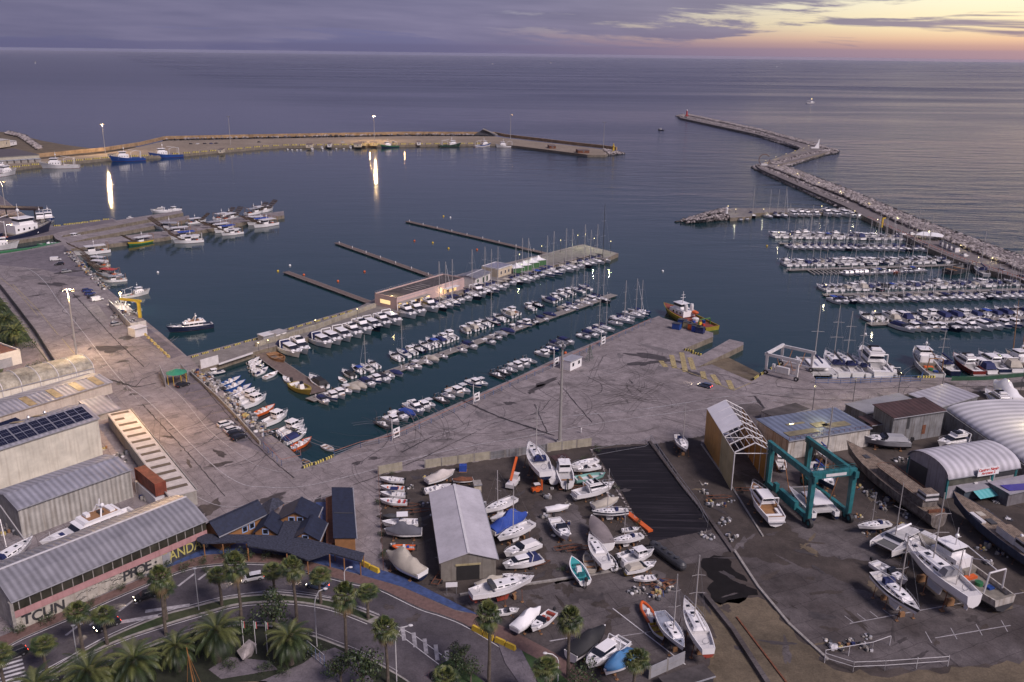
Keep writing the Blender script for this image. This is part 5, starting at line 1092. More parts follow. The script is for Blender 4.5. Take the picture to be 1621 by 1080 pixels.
def p_dredger(kw):
    """clam boat with tilted brown rake racks at the bow and a flat awning"""
    L = 14; B = 4.6; r = empty('clam_boat', (0, 0, 0))
    hull_part(r, L=L, B=B, fb=1.3, dr=.8, rise=.7, tw=.85, fine=3.2, rake=.08, cock=(.03, .6), cd=.6, top=kw.get('hull', WG), bot=AF, stripe=kw.get('stripe'), deck=mat('work_deck', (.2, .18, .15), .8, var=.4))
    mb = MB(); mb.box(-1.2, 1.6, -1.1, 1.1, .9, 3.1, WG); c = mb.build('wheelhouse', r)
    mb = MB(); mb.box(-1., 1.63, -1.13, 1.13, 2.2, 2.8, GL); mb.build('window_band', c)
    mb = MB(); mb.box(-5.4, 2.6, -2., 2., 3.3, 3.42, kw.get('awn', W_)); a = mb.build('deck_awning', r)
    mb = MB(); [mb.tube((x, y, 1.2), (x, y, 3.3), .05, ST, 4) for x in (-5.2, -2.5, 2.4) for y in (-1.8, 1.8)]; mb.build('awning_post', a)
    mb = MB(); mb.tube((-1., 0, 3.4), (-1., 0, 6.2), .09, W_, 5); mb.blob((-1., 0, 5.), .3, WG); mb.tube((-1., -.7, 5.6), (-1., .7, 5.6), .04, W_, 4); mb.build('mast', r)
    mb = MB()
    RKM = mat('rake_timber', (.075, .05, .035), .8, var=.4)
    for y in (-1.7, -.9, 0., .9, 1.7): mb.beam((2.8, y, 1.4), (8.8, y, 5.3), .2, .26, RKM)
    for t in (.1, .35, .6, .85, 1.): x = 2.8+6*t; z = 1.4+3.9*t+.25; mb.beam((x, -1.9, z), (x, 1.9, z), .22, .22, RKM)
    mb.build('clam_rake', r)
    mb = MB(); mb.path([(-6.2, -1.9, 1.2), (-6.3, -1.6, 4.2), (-6.3, 1.6, 4.2), (-6.2, 1.9, 1.2)], .1, kw.get('gal', WD), 5); mb.box(-4.5, -3.6, -1, 1, .8, 1.4, OR); mb.build('stern_frame', r)
    return r, L, .8
def p_dinghy(kw):
    L = 4.2; B = 1.6; r = empty('rowing_boat', (0, 0, 0))
    hull_part(r, L=L, B=B, fb=.45, dr=.2, rise=.3, fine=2., cock=(.04, .85), cd=.35, top=kw.get('hull', WG), bot=kw.get('hull', WG), deck=kw.get('deck', W_), gun=.08)
    mb = MB(); mb.box(-1.5, -1.2, -.6, .6, .35, .42, WD); mb.box(-.1, .2, -.65, .65, .35, .42, WD); mb.build('thwart', r)
    return r, L, .2
def p_cat(kw):
    L = 12; B = 6.6; r = empty('catamaran', (0, 0, 0)); land = kw.get('land'); H = kw.get('mast', 16)
    for sd in (-1, 1):
        mb = MB(); hull(mb, L, 1.5, fb=1.2, dr=.6, rise=.25, tw=.7, fine=2.2, rake=.04, cock=(.02, .1), cd=.4, top=kw.get('hull', WG), bot=kw.get('bot', NH)); h = mb.build('hull', r, smooth=True, loc=(0, sd*2.5, 0))
        mb = MB(); [mb.box(x, x+.6, -.76, .76, .75, .95, GL) for x in (-2, .2, 2.)]; mb.build('window', h)
    mb = MB(); mb.box(-5.2, 2.2, -1.9, 1.9, .75, 1.25, DK); mb.build('bridge_deck', r)
    mb = MB(); mb.trap(-3., 2.2, 2., 1.25, -2.8, 1.8, 1.9, 1.8, WG); mb.trap(-2.9, 1.9, 1.92, 1.8, -2.7, 1.2, 1.8, 2.35, GL); mb.trap(-4.8, 1.3, 2.1, 2.36, -4.8, 1.1, 2., 2.5, kw.get('roof', WG)); mb.build('cabin', r)
    mb = MB(); mb.box(2.3, 5.3, -1.8, 1.8, 1.1, 1.13, mat('trampoline_net', (.1, .1, .1), .9)); mb.build('trampoline', r)
    mb = MB(); mb.beam((5.3, -2.5, 1.3), (5.3, 2.5, 1.3), .2, .2, AL); mb.build('cross_beam', r)
    if H: mb = MB(); mb.tube((1., 0, 2.4), (1., 0, H), .12, AL, 6, .08); mb.path([(.8, -1.4, H*.6), (1., 0, H*.6), (.8, 1.4, H*.6)], .04, AL, 4); mb.build('mast', r); mb = MB(); mb.path([(.9, 0, 3.6), (-4.4, 0, 3.4)], .22, kw.get('sail', NV), 6); mb.build('boom', r)
    return r, L, .6
def p_big(kw):
    """twin-deck motor yacht, 22 m"""
    L = 22; B = 5.8; r = empty('large_motor_yacht', (0, 0, 0))
    hull_part(r, L=L, B=B, fb=2., dr=1.2, rise=1.2, tw=.85, fine=2.6, rake=.1, cock=(.03, .2), cd=.9, top=kw.get('hull', WG), bot=kw.get('bot', NH), stripe=kw.get('stripe'), deck=kw.get('deck', DK), gun=.2)
    mb = MB(); mb.trap(-6., 4., 2.3, 2.1, -6., 3.6, 2.3, 2.7, WG); mb.trap(-5.8, 3.7, 2.25, 2.7, -5.6, 2.6, 2.15, 3.6, GL); mb.trap(-7.5, 3., 2.5, 3.61, -7.4, 2.6, 2.45, 3.8, WG); c = mb.build('main_cabin', r)
    mb = MB(); [mb.box(x, x+.25, -2.28, 2.28, 2.7, 3.6, WG) for x in (-4., -1.8, .4)]; mb.build('window_post', c)
    mb = MB(); mb.trap(-6.8, 2., 2.2, 3.81, -6.9, 1.6, 2.25, 4.5, WG); mb.box(-6.3, .6, -1.9, 1.9, 4.51, 4.55, WD); f = mb.build('flybridge', r)
    mb = MB(); mb.box(-5.8, -4.6, -1.6, 1.6, 4.55, 5.05, WG); mb.box(-.6, .4, -1.5, .2, 4.55, 5.3, WG); mb.box(-3.6, -2.4, -.6, .6, 4.55, 5., DG); mb.build('seat', f)
    mb = MB(); mb.path([(-2.2, -1.9, 4.4), (-2.9, -1., 6.3), (-2.9, 1., 6.3), (-2.2, 1.9, 4.4)], .2, WG, 6); mb.tube((-2.9, 0, 6.3), (-3.2, 0, 8.), .14, WG, 6); mb.build('radar_mast', r)
    mb = MB(); mb.blob((-3., 1.5, 7.), .5, WG, n=10); mb.tube((-2.9, .9, 6.3), (-3., 1.5, 6.7), .08, WG); mb.build('radar_dome', r)
    mb = MB(); mb.trap(5.2, 8.4, 1.3, 2.5, 5.4, 7.8, 1., 2.9, WG); mb.box(5.6, 6.6, -.8, .8, 2.91, 2.96, NV); mb.tube((8.6, 0, 2.8), (8.6, 0, 4.6), .06, W_, 5); mb.build('foredeck_locker', r)
    rail(r, L, B, 2., s0=.55, fine=2.6, h=.7, rise=1.2)
    return r, L, 1.2
PT = dict(motor=p_motor, cruiser=p_cruiser, fisher=p_fisher, open=p_open, rib=p_rib, covered=p_covered, sail=p_sail, trawler=p_trawler, dredger=p_dredger, dinghy=p_dinghy, cat=p_cat, big=p_big)
PROTO = {}
def nth(n): return str(n)+('th' if 10 <= n % 100 <= 20 else {1: 'st', 2: 'nd', 3: 'rd'}.get(n % 10, 'th'))
HIDE = []
def boat(kind, P, head, length, label, cat, group=None, kw=None, land=False, lift=.25, ground=LZ, tilt=0.):
    kw = dict(kw or {}); 
    if land: kw['land'] = True
    key = (kind,)+tuple(sorted((k, (v.name if hasattr(v, 'name') else v)) for k, v in kw.items()))
    if key not in PROTO:
        r, L0, dr = PT[kind](kw)
        if land: stands(r, L0*.9, {'sail': 3.2, 'motor': 3.6, 'big': 5.8, 'trawler': 6, 'cat': 7.}.get(kind, 2.4), -dr-.25, 3 if kind in ('sail', 'big', 'trawler', 'motor') else 2)
        kids(r); PROTO[key] = (r, L0, dr, False)
    r, L0, dr, used = PROTO[key]
    if used: o = copy_tree(r)
    else: o = r; PROTO[key] = (r, L0, dr, True)
    s = length/L0; z = (ground+dr*s+lift*s) if land else 0.
    o.location = (P.x, P.y, z); o.rotation_euler = (tilt, 0, head); o.scale = (s, s, s)
    tag(o, label, cat, group); return o
def pair(kind, stern, bow, label, cat, kw=None, land=False, zd=None, group=None, lk=1., lift=.25, ground=LZ, tilt=0., ln=None, ty=None):
    z = zd if zd is not None else (ground+1.6 if land else .8)
    a = at(*stern, z); b = at(*bow, z); d = b-a
    if ty:
        s_ = (ln or d.length*lk)/(12 if kind == 'cat' else 10.5); c = (a+b)/2+d.normalized()*.7*s_; z0 = ground+(1.75+lift)*s_ if land else 0.
        kw = dict(kw or {}); kw['mast'] = (zat(Vector((c.x, c.y, z0)), ty)-z0)/s_; kw['mr'] = .12*(1.2/s_ if s_ > 1.2 else 1)
    return boat(kind, (a+b)/2, math.atan2(d.y, d.x), ln or d.length*lk, label, cat, group, kw, land, lift, ground, tilt)
# ---- rows of moored boats
CATN = dict(motor='motor yacht', cruiser='motorboat', fisher='cabin boat', open='open boat', rib='inflatable boat', covered='covered boat', sail='sailing yacht', dinghy='rowing boat', dredger='clam boat', trawler='fishing vessel', big='motor yacht', cat='catamaran')
VAR = dict(
 motor=[('white motor yacht', {}), ('white flybridge yacht', {'fly': 1}), ('white motor yacht with navy cockpit cover', {'cover': NV}), ('dark-hulled motor yacht', {'hull': NH, 'bot': AF}), ('white motor yacht with beige cockpit cover', {'cover': BG, 'fly': 1})],
 cruiser=[('white motorboat', {}), ('white motorboat with navy cover', {'cover': NV}), ('white motorboat with blue bimini', {'bimini': BL}), ('dark blue motorboat', {'hull': NH}), ('white motorboat with beige cover', {'cover': BG}), ('white motorboat with black cover', {'cover': BK})],
 fisher=[('white cabin boat', {}), ('white cabin boat with blue stripe', {'stripe': BU}), ('white cabin boat with cockpit cover', {'cover': BG}), ('white cabin boat with teak deck', {'deck': WD})],
 open=[('white open boat', {}), ('white open boat with T-top', {'ttop': W_}), ('blue open boat', {'hull': BU}), ('white open boat with navy seats', {'seat': NV})],
 rib=[('grey inflatable boat', {}), ('pale inflatable boat', {'tube': GR})],
 covered=[('covered white boat', {}), ('white boat under navy cover', {'cover': NV}), ('white boat under grey cover', {'cover': GR}), ('white boat under blue cover', {'cover': BL})],
 sail=[('white sailing yacht', {}), ('white sailing yacht with white sail cover', {'sail': WG, 'hood': DG, 'genoa': True}), ('white sailing yacht with blue stripe', {'stripe': BU, 'sail': BL}), ('navy-hulled sailing yacht', {'hull': NH, 'bot': AF}), ('white sailing yacht with beige sail cover', {'sail': BG, 'hood': BG}), ('racing yacht with very tall black mast', {'mast': 21., 'mastm': DG, 'sail': DG})],
 dinghy=[('small white rowing boat', {})])
pier_dir = ((420, 552), (930, 402)); mid = ((490, 633), (972, 466)); quay = ((571, 702), (1043, 500))
def row(rowname, pts, mix, lens, rowdir, side, group, jitter=.05, grow=1., fix=None, bias=None):
    """pts: picture positions (left to right); rowdir: two picture points along the row; side: +1 bow to the left of it, -1 to the right"""
    a = at(*rowdir[0], 0); b = at(*rowdir[1], 0); h = math.atan2(b.y-a.y, b.x-a.x)+side*PI/2
    B_ = math.radians(-13 if rowdir in (pier_dir, mid, quay) else 0) if bias is None else math.radians(bias)
    pts = sorted(pts)
    for i, p in enumerate(pts):
        k = (fix or {}).get(i) or random.choice(mix)
        kind, vi = k if isinstance(k, tuple) else (k, None)
        V = VAR[kind]; d, kw = V[vi] if vi is not None else random.choice(V[:2]*2+V[:6 if kind != 'sail' else 5])
        lo, hi_ = lens[kind]
        boat(kind, at(p[0], p[1], .6), h+B_+random.uniform(-jitter, jitter), random.uniform(lo, hi_)*grow, '%s, %s from left, %s' % (d, nth(i+1), rowname), CATN[kind], group, kw)
def span(a, b, n, skip=()):
    return [(a[0]+(b[0]-a[0])*i/(n-1), a[1]+(b[1]-a[1])*i/(n-1)) for i in range(n) if i not in skip]
LN = dict(motor=(11.5, 14), cruiser=(7.4, 9.2), fisher=(7., 8.6), open=(6., 7.2), rib=(6, 7), covered=(6.8, 8.4), sail=(10.2, 12.2), dinghy=(4, 4.6))
pier_dir = ((420, 552), (930, 402))
row('yacht row on the narrow pier', [(459, 557), (474, 552), (509, 543), (524, 538), (541, 533), (557, 528), (572, 522), (588, 517), (604, 512), (619, 508), (643, 498), (657, 494), (679, 488)], ['motor'], dict(motor=(14.5, 16.5)), pier_dir, -1, 'motor yachts along the narrow pier', fix={0: ('motor', 2), 2: ('motor', 2), 9: ('motor', 0), 10: ('motor', 1), 12: ('motor', 1)})
pp = span((694, 486), (806, 448), 12)+span((814, 446), (952, 412), 15)
row('row along the lit pier', pp, ['sail', 'sail', 'sail', 'cruiser'], dict(LN, sail=(12.5, 15.5), cruiser=(10, 11.5), motor=(15, 15.5)), pier_dir, -1, 'yachts along the lit pier', jitter=.1, fix={3: 'cruiser', 6: 'motor', 26: ('sail', 5), 25: ('sail', 0), 24: ('sail', 0), 23: ('sail', 3)})
mid = ((490, 633), (972, 466))
row('far side of middle pontoon', [(541, 600), (551, 592), (566, 585), (580, 582), (591, 577), (626, 565), (638, 559), (650, 556), (662, 552), (673, 547), (684, 543), (695, 538), (703, 536), (713, 532), (735, 523), (746, 519), (757, 516), (768, 512), (779, 508), (791, 504), (803, 498), (812, 494), (838, 487), (850, 482), (868, 475), (879, 471), (889, 466), (900, 463), (914, 459), (926, 455)], ['cruiser', 'fisher', 'open', 'cruiser', 'fisher', 'sail'], dict(LN, cruiser=(7.5, 9.5), sail=(8.5, 9.5)), mid, 1, 'boats on the middle pontoon', fix={0: 'dinghy', 1: ('cruiser', 5), 2: ('cruiser', 2), 6: ('sail', 2), 26: ('fisher', 0), 28: ('sail', 0), 29: ('sail', 2)})
row('near side of middle pontoon', [(512, 634), (526, 629), (537, 625), (549, 619), (560, 615), (571, 612), (583, 607), (595, 602), (607, 600), (617, 595), (629, 591), (647, 583), (659, 580), (676, 573), (685, 569), (702, 564), (731, 554), (745, 548), (775, 541), (786, 534), (795, 529), (806, 525), (819, 517), (832, 513), (844, 510), (860, 505), (872, 499), (893, 491), (904, 487), (916, 483), (926, 480), (936, 476), (944, 473), (953, 475)], ['cruiser', 'fisher', 'open', 'covered'], LN, mid, -1, 'boats on the middle pontoon', fix={4: ('covered', 0), 5: ('covered', 0), 13: 'rib', 15: ('open', 0), 28: 'sail', 30: 'sail', 32: 'sail', 33: ('sail', 3)})
quay = ((571, 702), (1043, 500))
row('row at the fenced quay', [(608, 672), (621, 666), (633, 659), (647, 655), (657, 648), (670, 645), (680, 640), (700, 633), (711, 627), (722, 622), (734, 618), (751, 608), (763, 606), (789, 594), (799, 589), (809, 585), (818, 581), (828, 577), (839, 571), (860, 561), (868, 556), (876, 552), (884, 547), (897, 541), (925, 533), (936, 530), (946, 525), (957, 520), (976, 512), (986, 507), (995, 503), (1004, 499), (1013, 496), (1021, 493)], ['cruiser', 'fisher', 'open', 'rib', 'cruiser'], dict(LN, motor=(10, 10.5)), quay, -1, 'boats along the fenced quay', fix={0: ('rib', 0), 3: ('covered', 3), 4: ('motor', 1), 6: ('open', 1), 9: ('fisher', 3), 26: 'sail', 27: 'sail', 29: ('sail', 0), 31: ('sail', 1), 32: ('sail', 2)})
# west basin boats
wd = ((316, 586), (477, 728))
WQ = 'boats at the cluttered quay'
VAR['open'].append(('orange-red open boat', {'hull': OR})); VAR['open'].append(('bright blue open boat', {'hull': mat('bright_blue_paint', (.02, .08, .26), .5)}))
row('row at the cluttered quay', [(366, 604), (372, 611), (381, 618), (387, 624), (394, 630), (402, 637), (419, 650), (436, 664), (460, 680), (464, 686), (468, 692), (477, 703)], ['open', 'cruiser'], dict(LN, open=(7.5, 9), cruiser=(8.5, 10), fisher=(9, 10), rib=(7, 8)), wd, 1, WQ, bias=22, fix={0: ('open', 5), 1: ('open', 5), 2: ('open', 2), 3: ('open', 0), 4: ('fisher', 0), 5: ('fisher', 0), 6: ('open', 4), 7: ('fisher', 0), 8: ('fisher', 0), 9: ('cruiser', 0), 10: ('cruiser', 1), 11: ('open', 4)})
wl = ((405, 560), (440, 590))
row('cluster beside the gangway pontoon', [(402, 571), (405, 577), (408, 583), (414, 588)], ['open', 'cruiser'], dict(LN, open=(6, 7), cruiser=(6.5, 7.5)), wl, 1, 'boats beside the gangway pontoon', bias=35)
pair('dinghy', (418, 597), (440, 588), 'white rowing boat floating alone left of the gangway pontoon', 'rowing boat', lk=1.)
pair('open', (462, 604), (448, 596), 'small white open boat tied to the gangway pontoon above the yellow boat', 'open boat')
pair('cruiser', (515, 612), (490, 596), 'white motorboat with black cover right of the gangway pontoon', 'motorboat', {'cover': BK}, zd=1.)
pair('open', (463, 607), (493, 624), 'yellow workboat tied alongside the gangway pontoon', 'workboat', {'hull': YW, 'deck': YW})
pair('dinghy', (430, 560), (450, 575), 'old wooden sailing dinghy between gangway and first motor yacht', 'dinghy', {'hull': WD, 'deck': WD})
pair('fisher', (355, 586), (325, 592), 'long narrow blue and white workboat under the pier wall', 'workboat', {'hull': NH, 'stripe': WG})
pair('dinghy', (511, 703), (529, 713), 'small grey motorboat alone in the corner of the basin', 'rowing boat')
pair('dinghy', (477, 725), (492, 733), 'open rowing boat tied in the innermost corner of the basin', 'rowing boat', {'deck': DG})
# ---- right marina
RM = 'boats in the right marina'
r1 = ((1247, 427), (1552, 418))
row('row under the rocky jetty', [(1171, 348), (1181, 347), (1190, 342), (1216, 343), (1229, 342), (1240, 342), (1255, 341), (1267, 341), (1277, 341), (1291, 341), (1308, 340), (1322, 341), (1336, 340), (1347, 342), (1359, 344)], ['sail', 'motor'], dict(LN, motor=(13, 17), sail=(13, 15), cruiser=(8, 9)), r1, -1, RM, fix={0: ('cruiser', 0), 1: ('cruiser', 0), 2: 'sail', 3: 'sail', 4: 'sail', 5: 'sail', 6: ('motor', 0), 7: ('motor', 1), 8: ('motor', 1), 9: ('motor', 1), 10: ('motor', 1), 11: ('motor', 0), 12: ('motor', 0), 13: ('motor', 0), 14: ('fisher', 0)})
r2 = ((1247, 427), (1552, 418))
row('far side of first right pontoon', span((1224, 373), (1452, 377), 20), ['sail', 'motor', 'cruiser', 'motor'], dict(LN, motor=(12.5, 15), sail=(12, 14), cruiser=(10, 11.5)), r2, 1, RM, fix={0: ('motor', 0), 1: ('motor', 0)})
row('near side of first right pontoon', span((1254, 392), (1468, 395), 19), ['sail', 'sail', 'sail', 'cruiser'], dict(LN, sail=(12, 14), cruiser=(10, 11)), r2, -1, RM, bias=8)
r3 = ((1247, 427), (1552, 418))
row('far side of second right pontoon', span((1242, 417), (1524, 411), 26), ['sail', 'sail', 'motor', 'cruiser'], dict(LN, motor=(11, 12.5), sail=(11.5, 13), cruiser=(9, 10.5)), r3, 1, RM)
row('near side of second right pontoon', span((1338, 434), (1462, 428), 17), ['cruiser', 'open', 'fisher'], LN, r3, -1, RM)
r4 = ((1304, 467), (1680, 456))
row('far side of third right pontoon', span((1302, 456), (1612, 447), 27), ['sail', 'sail', 'motor', 'cruiser'], dict(LN, motor=(10, 12), sail=(10, 12)), r4, 1, RM, fix={0: ('sail', 0), 30: ('motor', 1), 32: ('motor', 1)})
row('near side of third right pontoon', span((1322, 477), (1620, 468), 26), ['sail', 'sail', 'cruiser'], dict(LN, cruiser=(9.5, 10.5)), r4, -1, RM, bias=6, fix={10: ('sail', 2)})
r5 = ((1375, 513), (1680, 500))
row('far side of fourth right pontoon', span((1372, 503), (1446, 502), 5)+span((1462, 500), (1490, 500), 3)+span((1508, 499), (1620, 494), 8), ['cruiser', 'fisher', 'cruiser', 'motor'], dict(LN, cruiser=(10.5, 12.5), motor=(11.5, 13), fisher=(9, 10)), r5, 1, RM)
row('near side of fourth right pontoon', span((1430, 520), (1486, 520), 5)+span((1504, 519), (1534, 519), 3)+span((1553, 517), (1618, 513), 5), ['cruiser', 'motor', 'fisher'], dict(LN, cruiser=(11, 12.5), motor=(12, 13.5), fisher=(9.5, 10.5)), r5, -1, RM, bias=12)
# quay of the right marina
pair('cat', (1304, 596), (1277, 566), 'big white catamaran moored next to the white boat lift', 'catamaran', {}, zd=1.5, lk=.95, ty=484)
for i, (s, b, m, d) in enumerate((((1337, 594), (1306, 560), 1, 'long white sailing yacht with tall mast right of the catamaran'), ((1359, 594), (1325, 562), 1, 'white sailing yacht, second right of the catamaran at the quay'), ((1379, 594), (1349, 566), 3, 'smaller white sailing yacht, third right of the catamaran at the quay'))):
    pair('sail', s, b, d, 'sailing yacht', {'sail': DG}, zd=1.2, ty=(484, 493, 512)[i])
pair('motor', (1399, 594), (1363, 557), 'large white flybridge yacht at the end of the fenced right quay', 'motor yacht', {'fly': 1}, zd=1.5)
pair('rib', (1421, 594), (1402, 577), 'small inflatable tender at the right quay beside the flybridge yacht', 'inflatable boat')
pair('trawler', (1485, 594), (1446, 558), 'white wooden motor-sailer with blue canvas at the right quay', 'motor sailer', {'gal': WD}, zd=1.5, lk=.95)
pair('sail', (1513, 591), (1472, 562), 'dark cluttered sailing boat next to the white motor-sailer', 'sailing yacht', {'hull': NH}, zd=1., ty=522)
pair('motor', (1551, 589), (1508, 563), 'large motor yacht with dark red hull at the right quay', 'motor yacht', {'hull': mat('dark_red_paint', (.16, .02, .015), .4), 'fly': 1}, zd=1.5)
pair('motor', (1572, 588), (1532, 566), 'white motor yacht with navy cover behind the dark red yacht', 'motor yacht', {'cover': NV}, zd=1.3)
pair('motor', (1592, 587), (1547, 561), 'navy blue sport yacht at the right quay', 'motor yacht', {'hull': NH, 'bot': AF}, zd=1.3)
pair('motor', (1612, 586), (1572, 562), 'white motor yacht with big beige cockpit cover at the right quay', 'motor yacht', {'cover': BG}, zd=1.3)
dship = pair('trawler', (1650, 588), (1590, 560), 'dark blue wooden sailing ship cut by the right picture edge', 'sailing ship', {'hull': NH, 'gal': WD}, zd=1.5)
for x, y0, y1, r_ in ((1603, 562, 509, .2), (1618, 562, 526, .18)):
    p = at(x, y0, 1.6); o = MB(); o.tube((0, 0, 0), (-1.5, 0, 20), r_, WD, 6, .1); attach(o.build('wooden_mast', loc=(p.x, p.y, 1.6)), dship)
pair('sail', (1562, 436), (1543, 422), 'dark sailing yacht moored under the breakwater road near the lamp', 'sailing yacht', {'hull': GR, 'mast': 11.}, zd=1.)
pair('dinghy', (1500, 432), (1535, 424), 'dark hull lying against the second right pontoon', 'boat', {'hull': DG, 'deck': DG}, lk=1.)
# ---- fishing harbour
G = 'clam boats in the fishing harbour'
for i, (s, b, d, kw) in enumerate([
 ((172, 395), (118, 401), 'white clam boat with flat white awnings, beside the short quay corner', {}),
 ((168, 412), (136, 410), 'small white clam boat second in line beside the left quay', {'hull': W_}),
 ((170, 419), (138, 416), 'small cream fishing boat third in line beside the left quay', {'hull': CR}),
 ((187, 434), (152, 430), 'fishing boat with red roof beside the left quay', {'awn': RD}),
 ((200, 440), (160, 443), 'white fishing boat nearest the lorry park, red cabin behind', {'awn': GR}),
 ((241, 379), (203, 386), 'green clam boat moored alone at the low jetty', {'hull': GN, 'stripe': YE}),
 ((321, 379), (275, 382), 'white clam boat with big white gallows in the large cluster', {'gal': W_}),
 ((312, 372), (268, 376), 'white clam boat second from the near side of the large cluster', {'awn': BL}),
 ((302, 365), (258, 369), 'white clam boat third from the near side of the large cluster', {}),
 ((286, 361), (245, 359), 'clam boat at the back left of the large cluster', {'awn': GR}),
 ((383, 366), (351, 370), 'white clam boat nearest in the middle cluster of the low jetty', {}),
 ((374, 361), (340, 366), 'white clam boat second in the middle cluster of the low jetty', {'awn': BL}),
 ((364, 358), (330, 363), 'white clam boat third in the middle cluster of the low jetty', {}),
 ((355, 355), (318, 360), 'white clam boat farthest in the middle cluster of the low jetty', {'awn': GR}),
 ((437, 352), (402, 358), 'white clam boat nearest the tip of the low jetty', {}),
 ((428, 350), (392, 354), 'white clam boat second from the tip on the near side of the jetty', {'awn': BL}),
 ((420, 348), (382, 350), 'white clam boat third from the tip on the near side of the jetty', {}),
 ((296, 352), (326, 348), 'clam boat with brown rake right, left of the far-side pair', {}),
 ((340, 345), (366, 340), 'clam boat on the far side of the jetty, left of two', {}),
 ((352, 347), (378, 341), 'clam boat on the far side of the jetty, right of two', {}),
 ((402, 335), (432, 330), 'clam boat with three raised rakes at the far side of the tip', {}),
 ((390, 338), (418, 333), 'clam boat beside the one with three raised rakes', {'awn': GR})]):
    pair('dredger', s, b, d, 'clam boat', kw, zd=1.3, group=G, lk=1.05)
pair('fisher', (104, 379), (128, 374), 'small white cabin boat between the concrete jetty fingers', 'cabin boat')
pair('motor', (270, 334), (238, 335), 'white workboat group behind the far concrete finger', 'workboat', {'fly': 1}); pair('fisher', (286, 331), (266, 334), 'small white boat at the tip behind the far concrete finger', 'cabin boat')
pair('fisher', (212, 344), (200, 346), 'tiny white boat with red cabin behind the far concrete jetty', 'cabin boat')
pair('trawler', (190, 468), (238, 460), 'white fishing boat with bright floodlight and raised A-frame at the left quay', 'fishing vessel', {'hull': W_}, zd=1.3)
pair('big', (337, 509), (262, 519), 'large navy and white motor yacht moored alone in the left basin', 'motor yacht', {'hull': NH, 'bot': AF}, zd=2., lk=.98)
pair('trawler', (-40, 384), (84, 364), 'large navy blue trawler with white bridge and red bottom by the left edge', 'fishing vessel', {'hull': NH, 'bot': OR}, zd=2.5)
pair('trawler', (-45, 394), (32, 388), 'white fishing boat next to the large navy trawler at left', 'fishing vessel', {}, zd=1.5)
pair('trawler', (62, 340), (66, 357), 'rusty white trawler seen bow-on behind the dark shed', 'fishing vessel', {'hull': CR}, zd=1.5, ln=22); pair('trawler', (74, 339), (80, 355), 'white and blue trawler seen bow-on right of the rusty one', 'fishing vessel', {'stripe': BU}, zd=1.5, ln=22)
pair('open', (92, 385), (58, 390), 'green open boat lying in the narrow basin by the lorry park', 'open boat', {'hull': GN}, zd=.8)
for s, b, d, kw in (((121, 265), (68, 266), 'white trawler alongside the far mole, left of the lit mast', {}), ((227, 253), (176, 255), 'blue-hulled trawler right of the lit mast on the far mole', {'hull': BU}),
    ((292, 247), (232, 250), 'biggest blue trawler with white bridge on the far mole', {'hull': BU, 'stripe': BU}), ((634, 232), (598, 234), 'dark green-hulled ship under the lit mast on the mole', {'hull': NH, 'stripe': GN, 'bot': GN}),
    ((692, 232.5), (733, 231.5), 'dark green trawler with white wheelhouse on the far mole', {'hull': mat('dark_green_paint', (.02, .05, .035), .5)}), ((746, 232.5), (782, 230.5), 'blue and white trawler right of the dark green one', {'stripe': BU}),
    ((812, 232.5), (786, 233), 'white trawler at the foot of the right-hand mole mast', {}), ((-20, 270), (12, 266), 'white trawler at the far left of the mole quay', {}), ((-20, 281), (26, 275), 'white trawler at left edge, nearer than the mole quay', {})):
    pair('trawler', s, b, d, 'fishing vessel', kw, zd=.5, group='trawlers along the far mole', ln=min(32, max(22, abs(b[0]-s[0])*.62)))
for i, (x, y) in enumerate(((455, 235), (462, 236), (470, 236), (476, 236), (494, 235), (510, 234), (532, 234), (544, 234), (555, 233))):
    boat('fisher' if i in (4, 5, 8) else 'open', at(x, y+1.7, .5), -PI/2+.1, 9 if i in (4, 5, 8) else 6.5, 'small boat moored at the far mole, %s from the left in its row' % ordw(i+1), 'boat', 'small boats at the far mole', {})
boat('fisher', at(1046, 206, .5), 2.6, 9, 'small dark boat leaving a wake in the harbour mouth', 'boat', kw={'hull': DG})
mb = MB(); p = at(1046, 206, .03); 
for a in (-.35, .35):
    d = Vector((math.cos(2.6+PI+a), math.sin(2.6+PI+a), 0)); q = p+d*3; ribbon(mb, [q, q+d*40, q+d*75], 1.1, mat('foam', (.3, .28, .34), .5, var=.6, scale=.3), 0)
mb.build('wake')['kind'] = 'stuff'
for i, (x, y, e) in enumerate(((1283, 164, 1), (780, 102, 0), (872, 82, 0), (1230, 106, 0), (1334, 93, 0), (1237, 91, 0), (1264, 92, 0), (1298, 94, 0), (56, 82, 0))):
    p = at(x, y, 0) if y > 97 else at(x, 101, 0)
    o = boat('trawler', p, .3+i, 22, 'tiny lit fishing boat far out at sea, %s counted from the nearest' % ordw(i+1), 'fishing vessel', 'fishing boats far out at sea', {})
    mb = MB(); mb.lathe((1.5, 0, 9.), [(.3, 0), (.5 if e else 1., .4), (.3, .8)], LB if e else LY, 8); mb.build('deck_light', o)
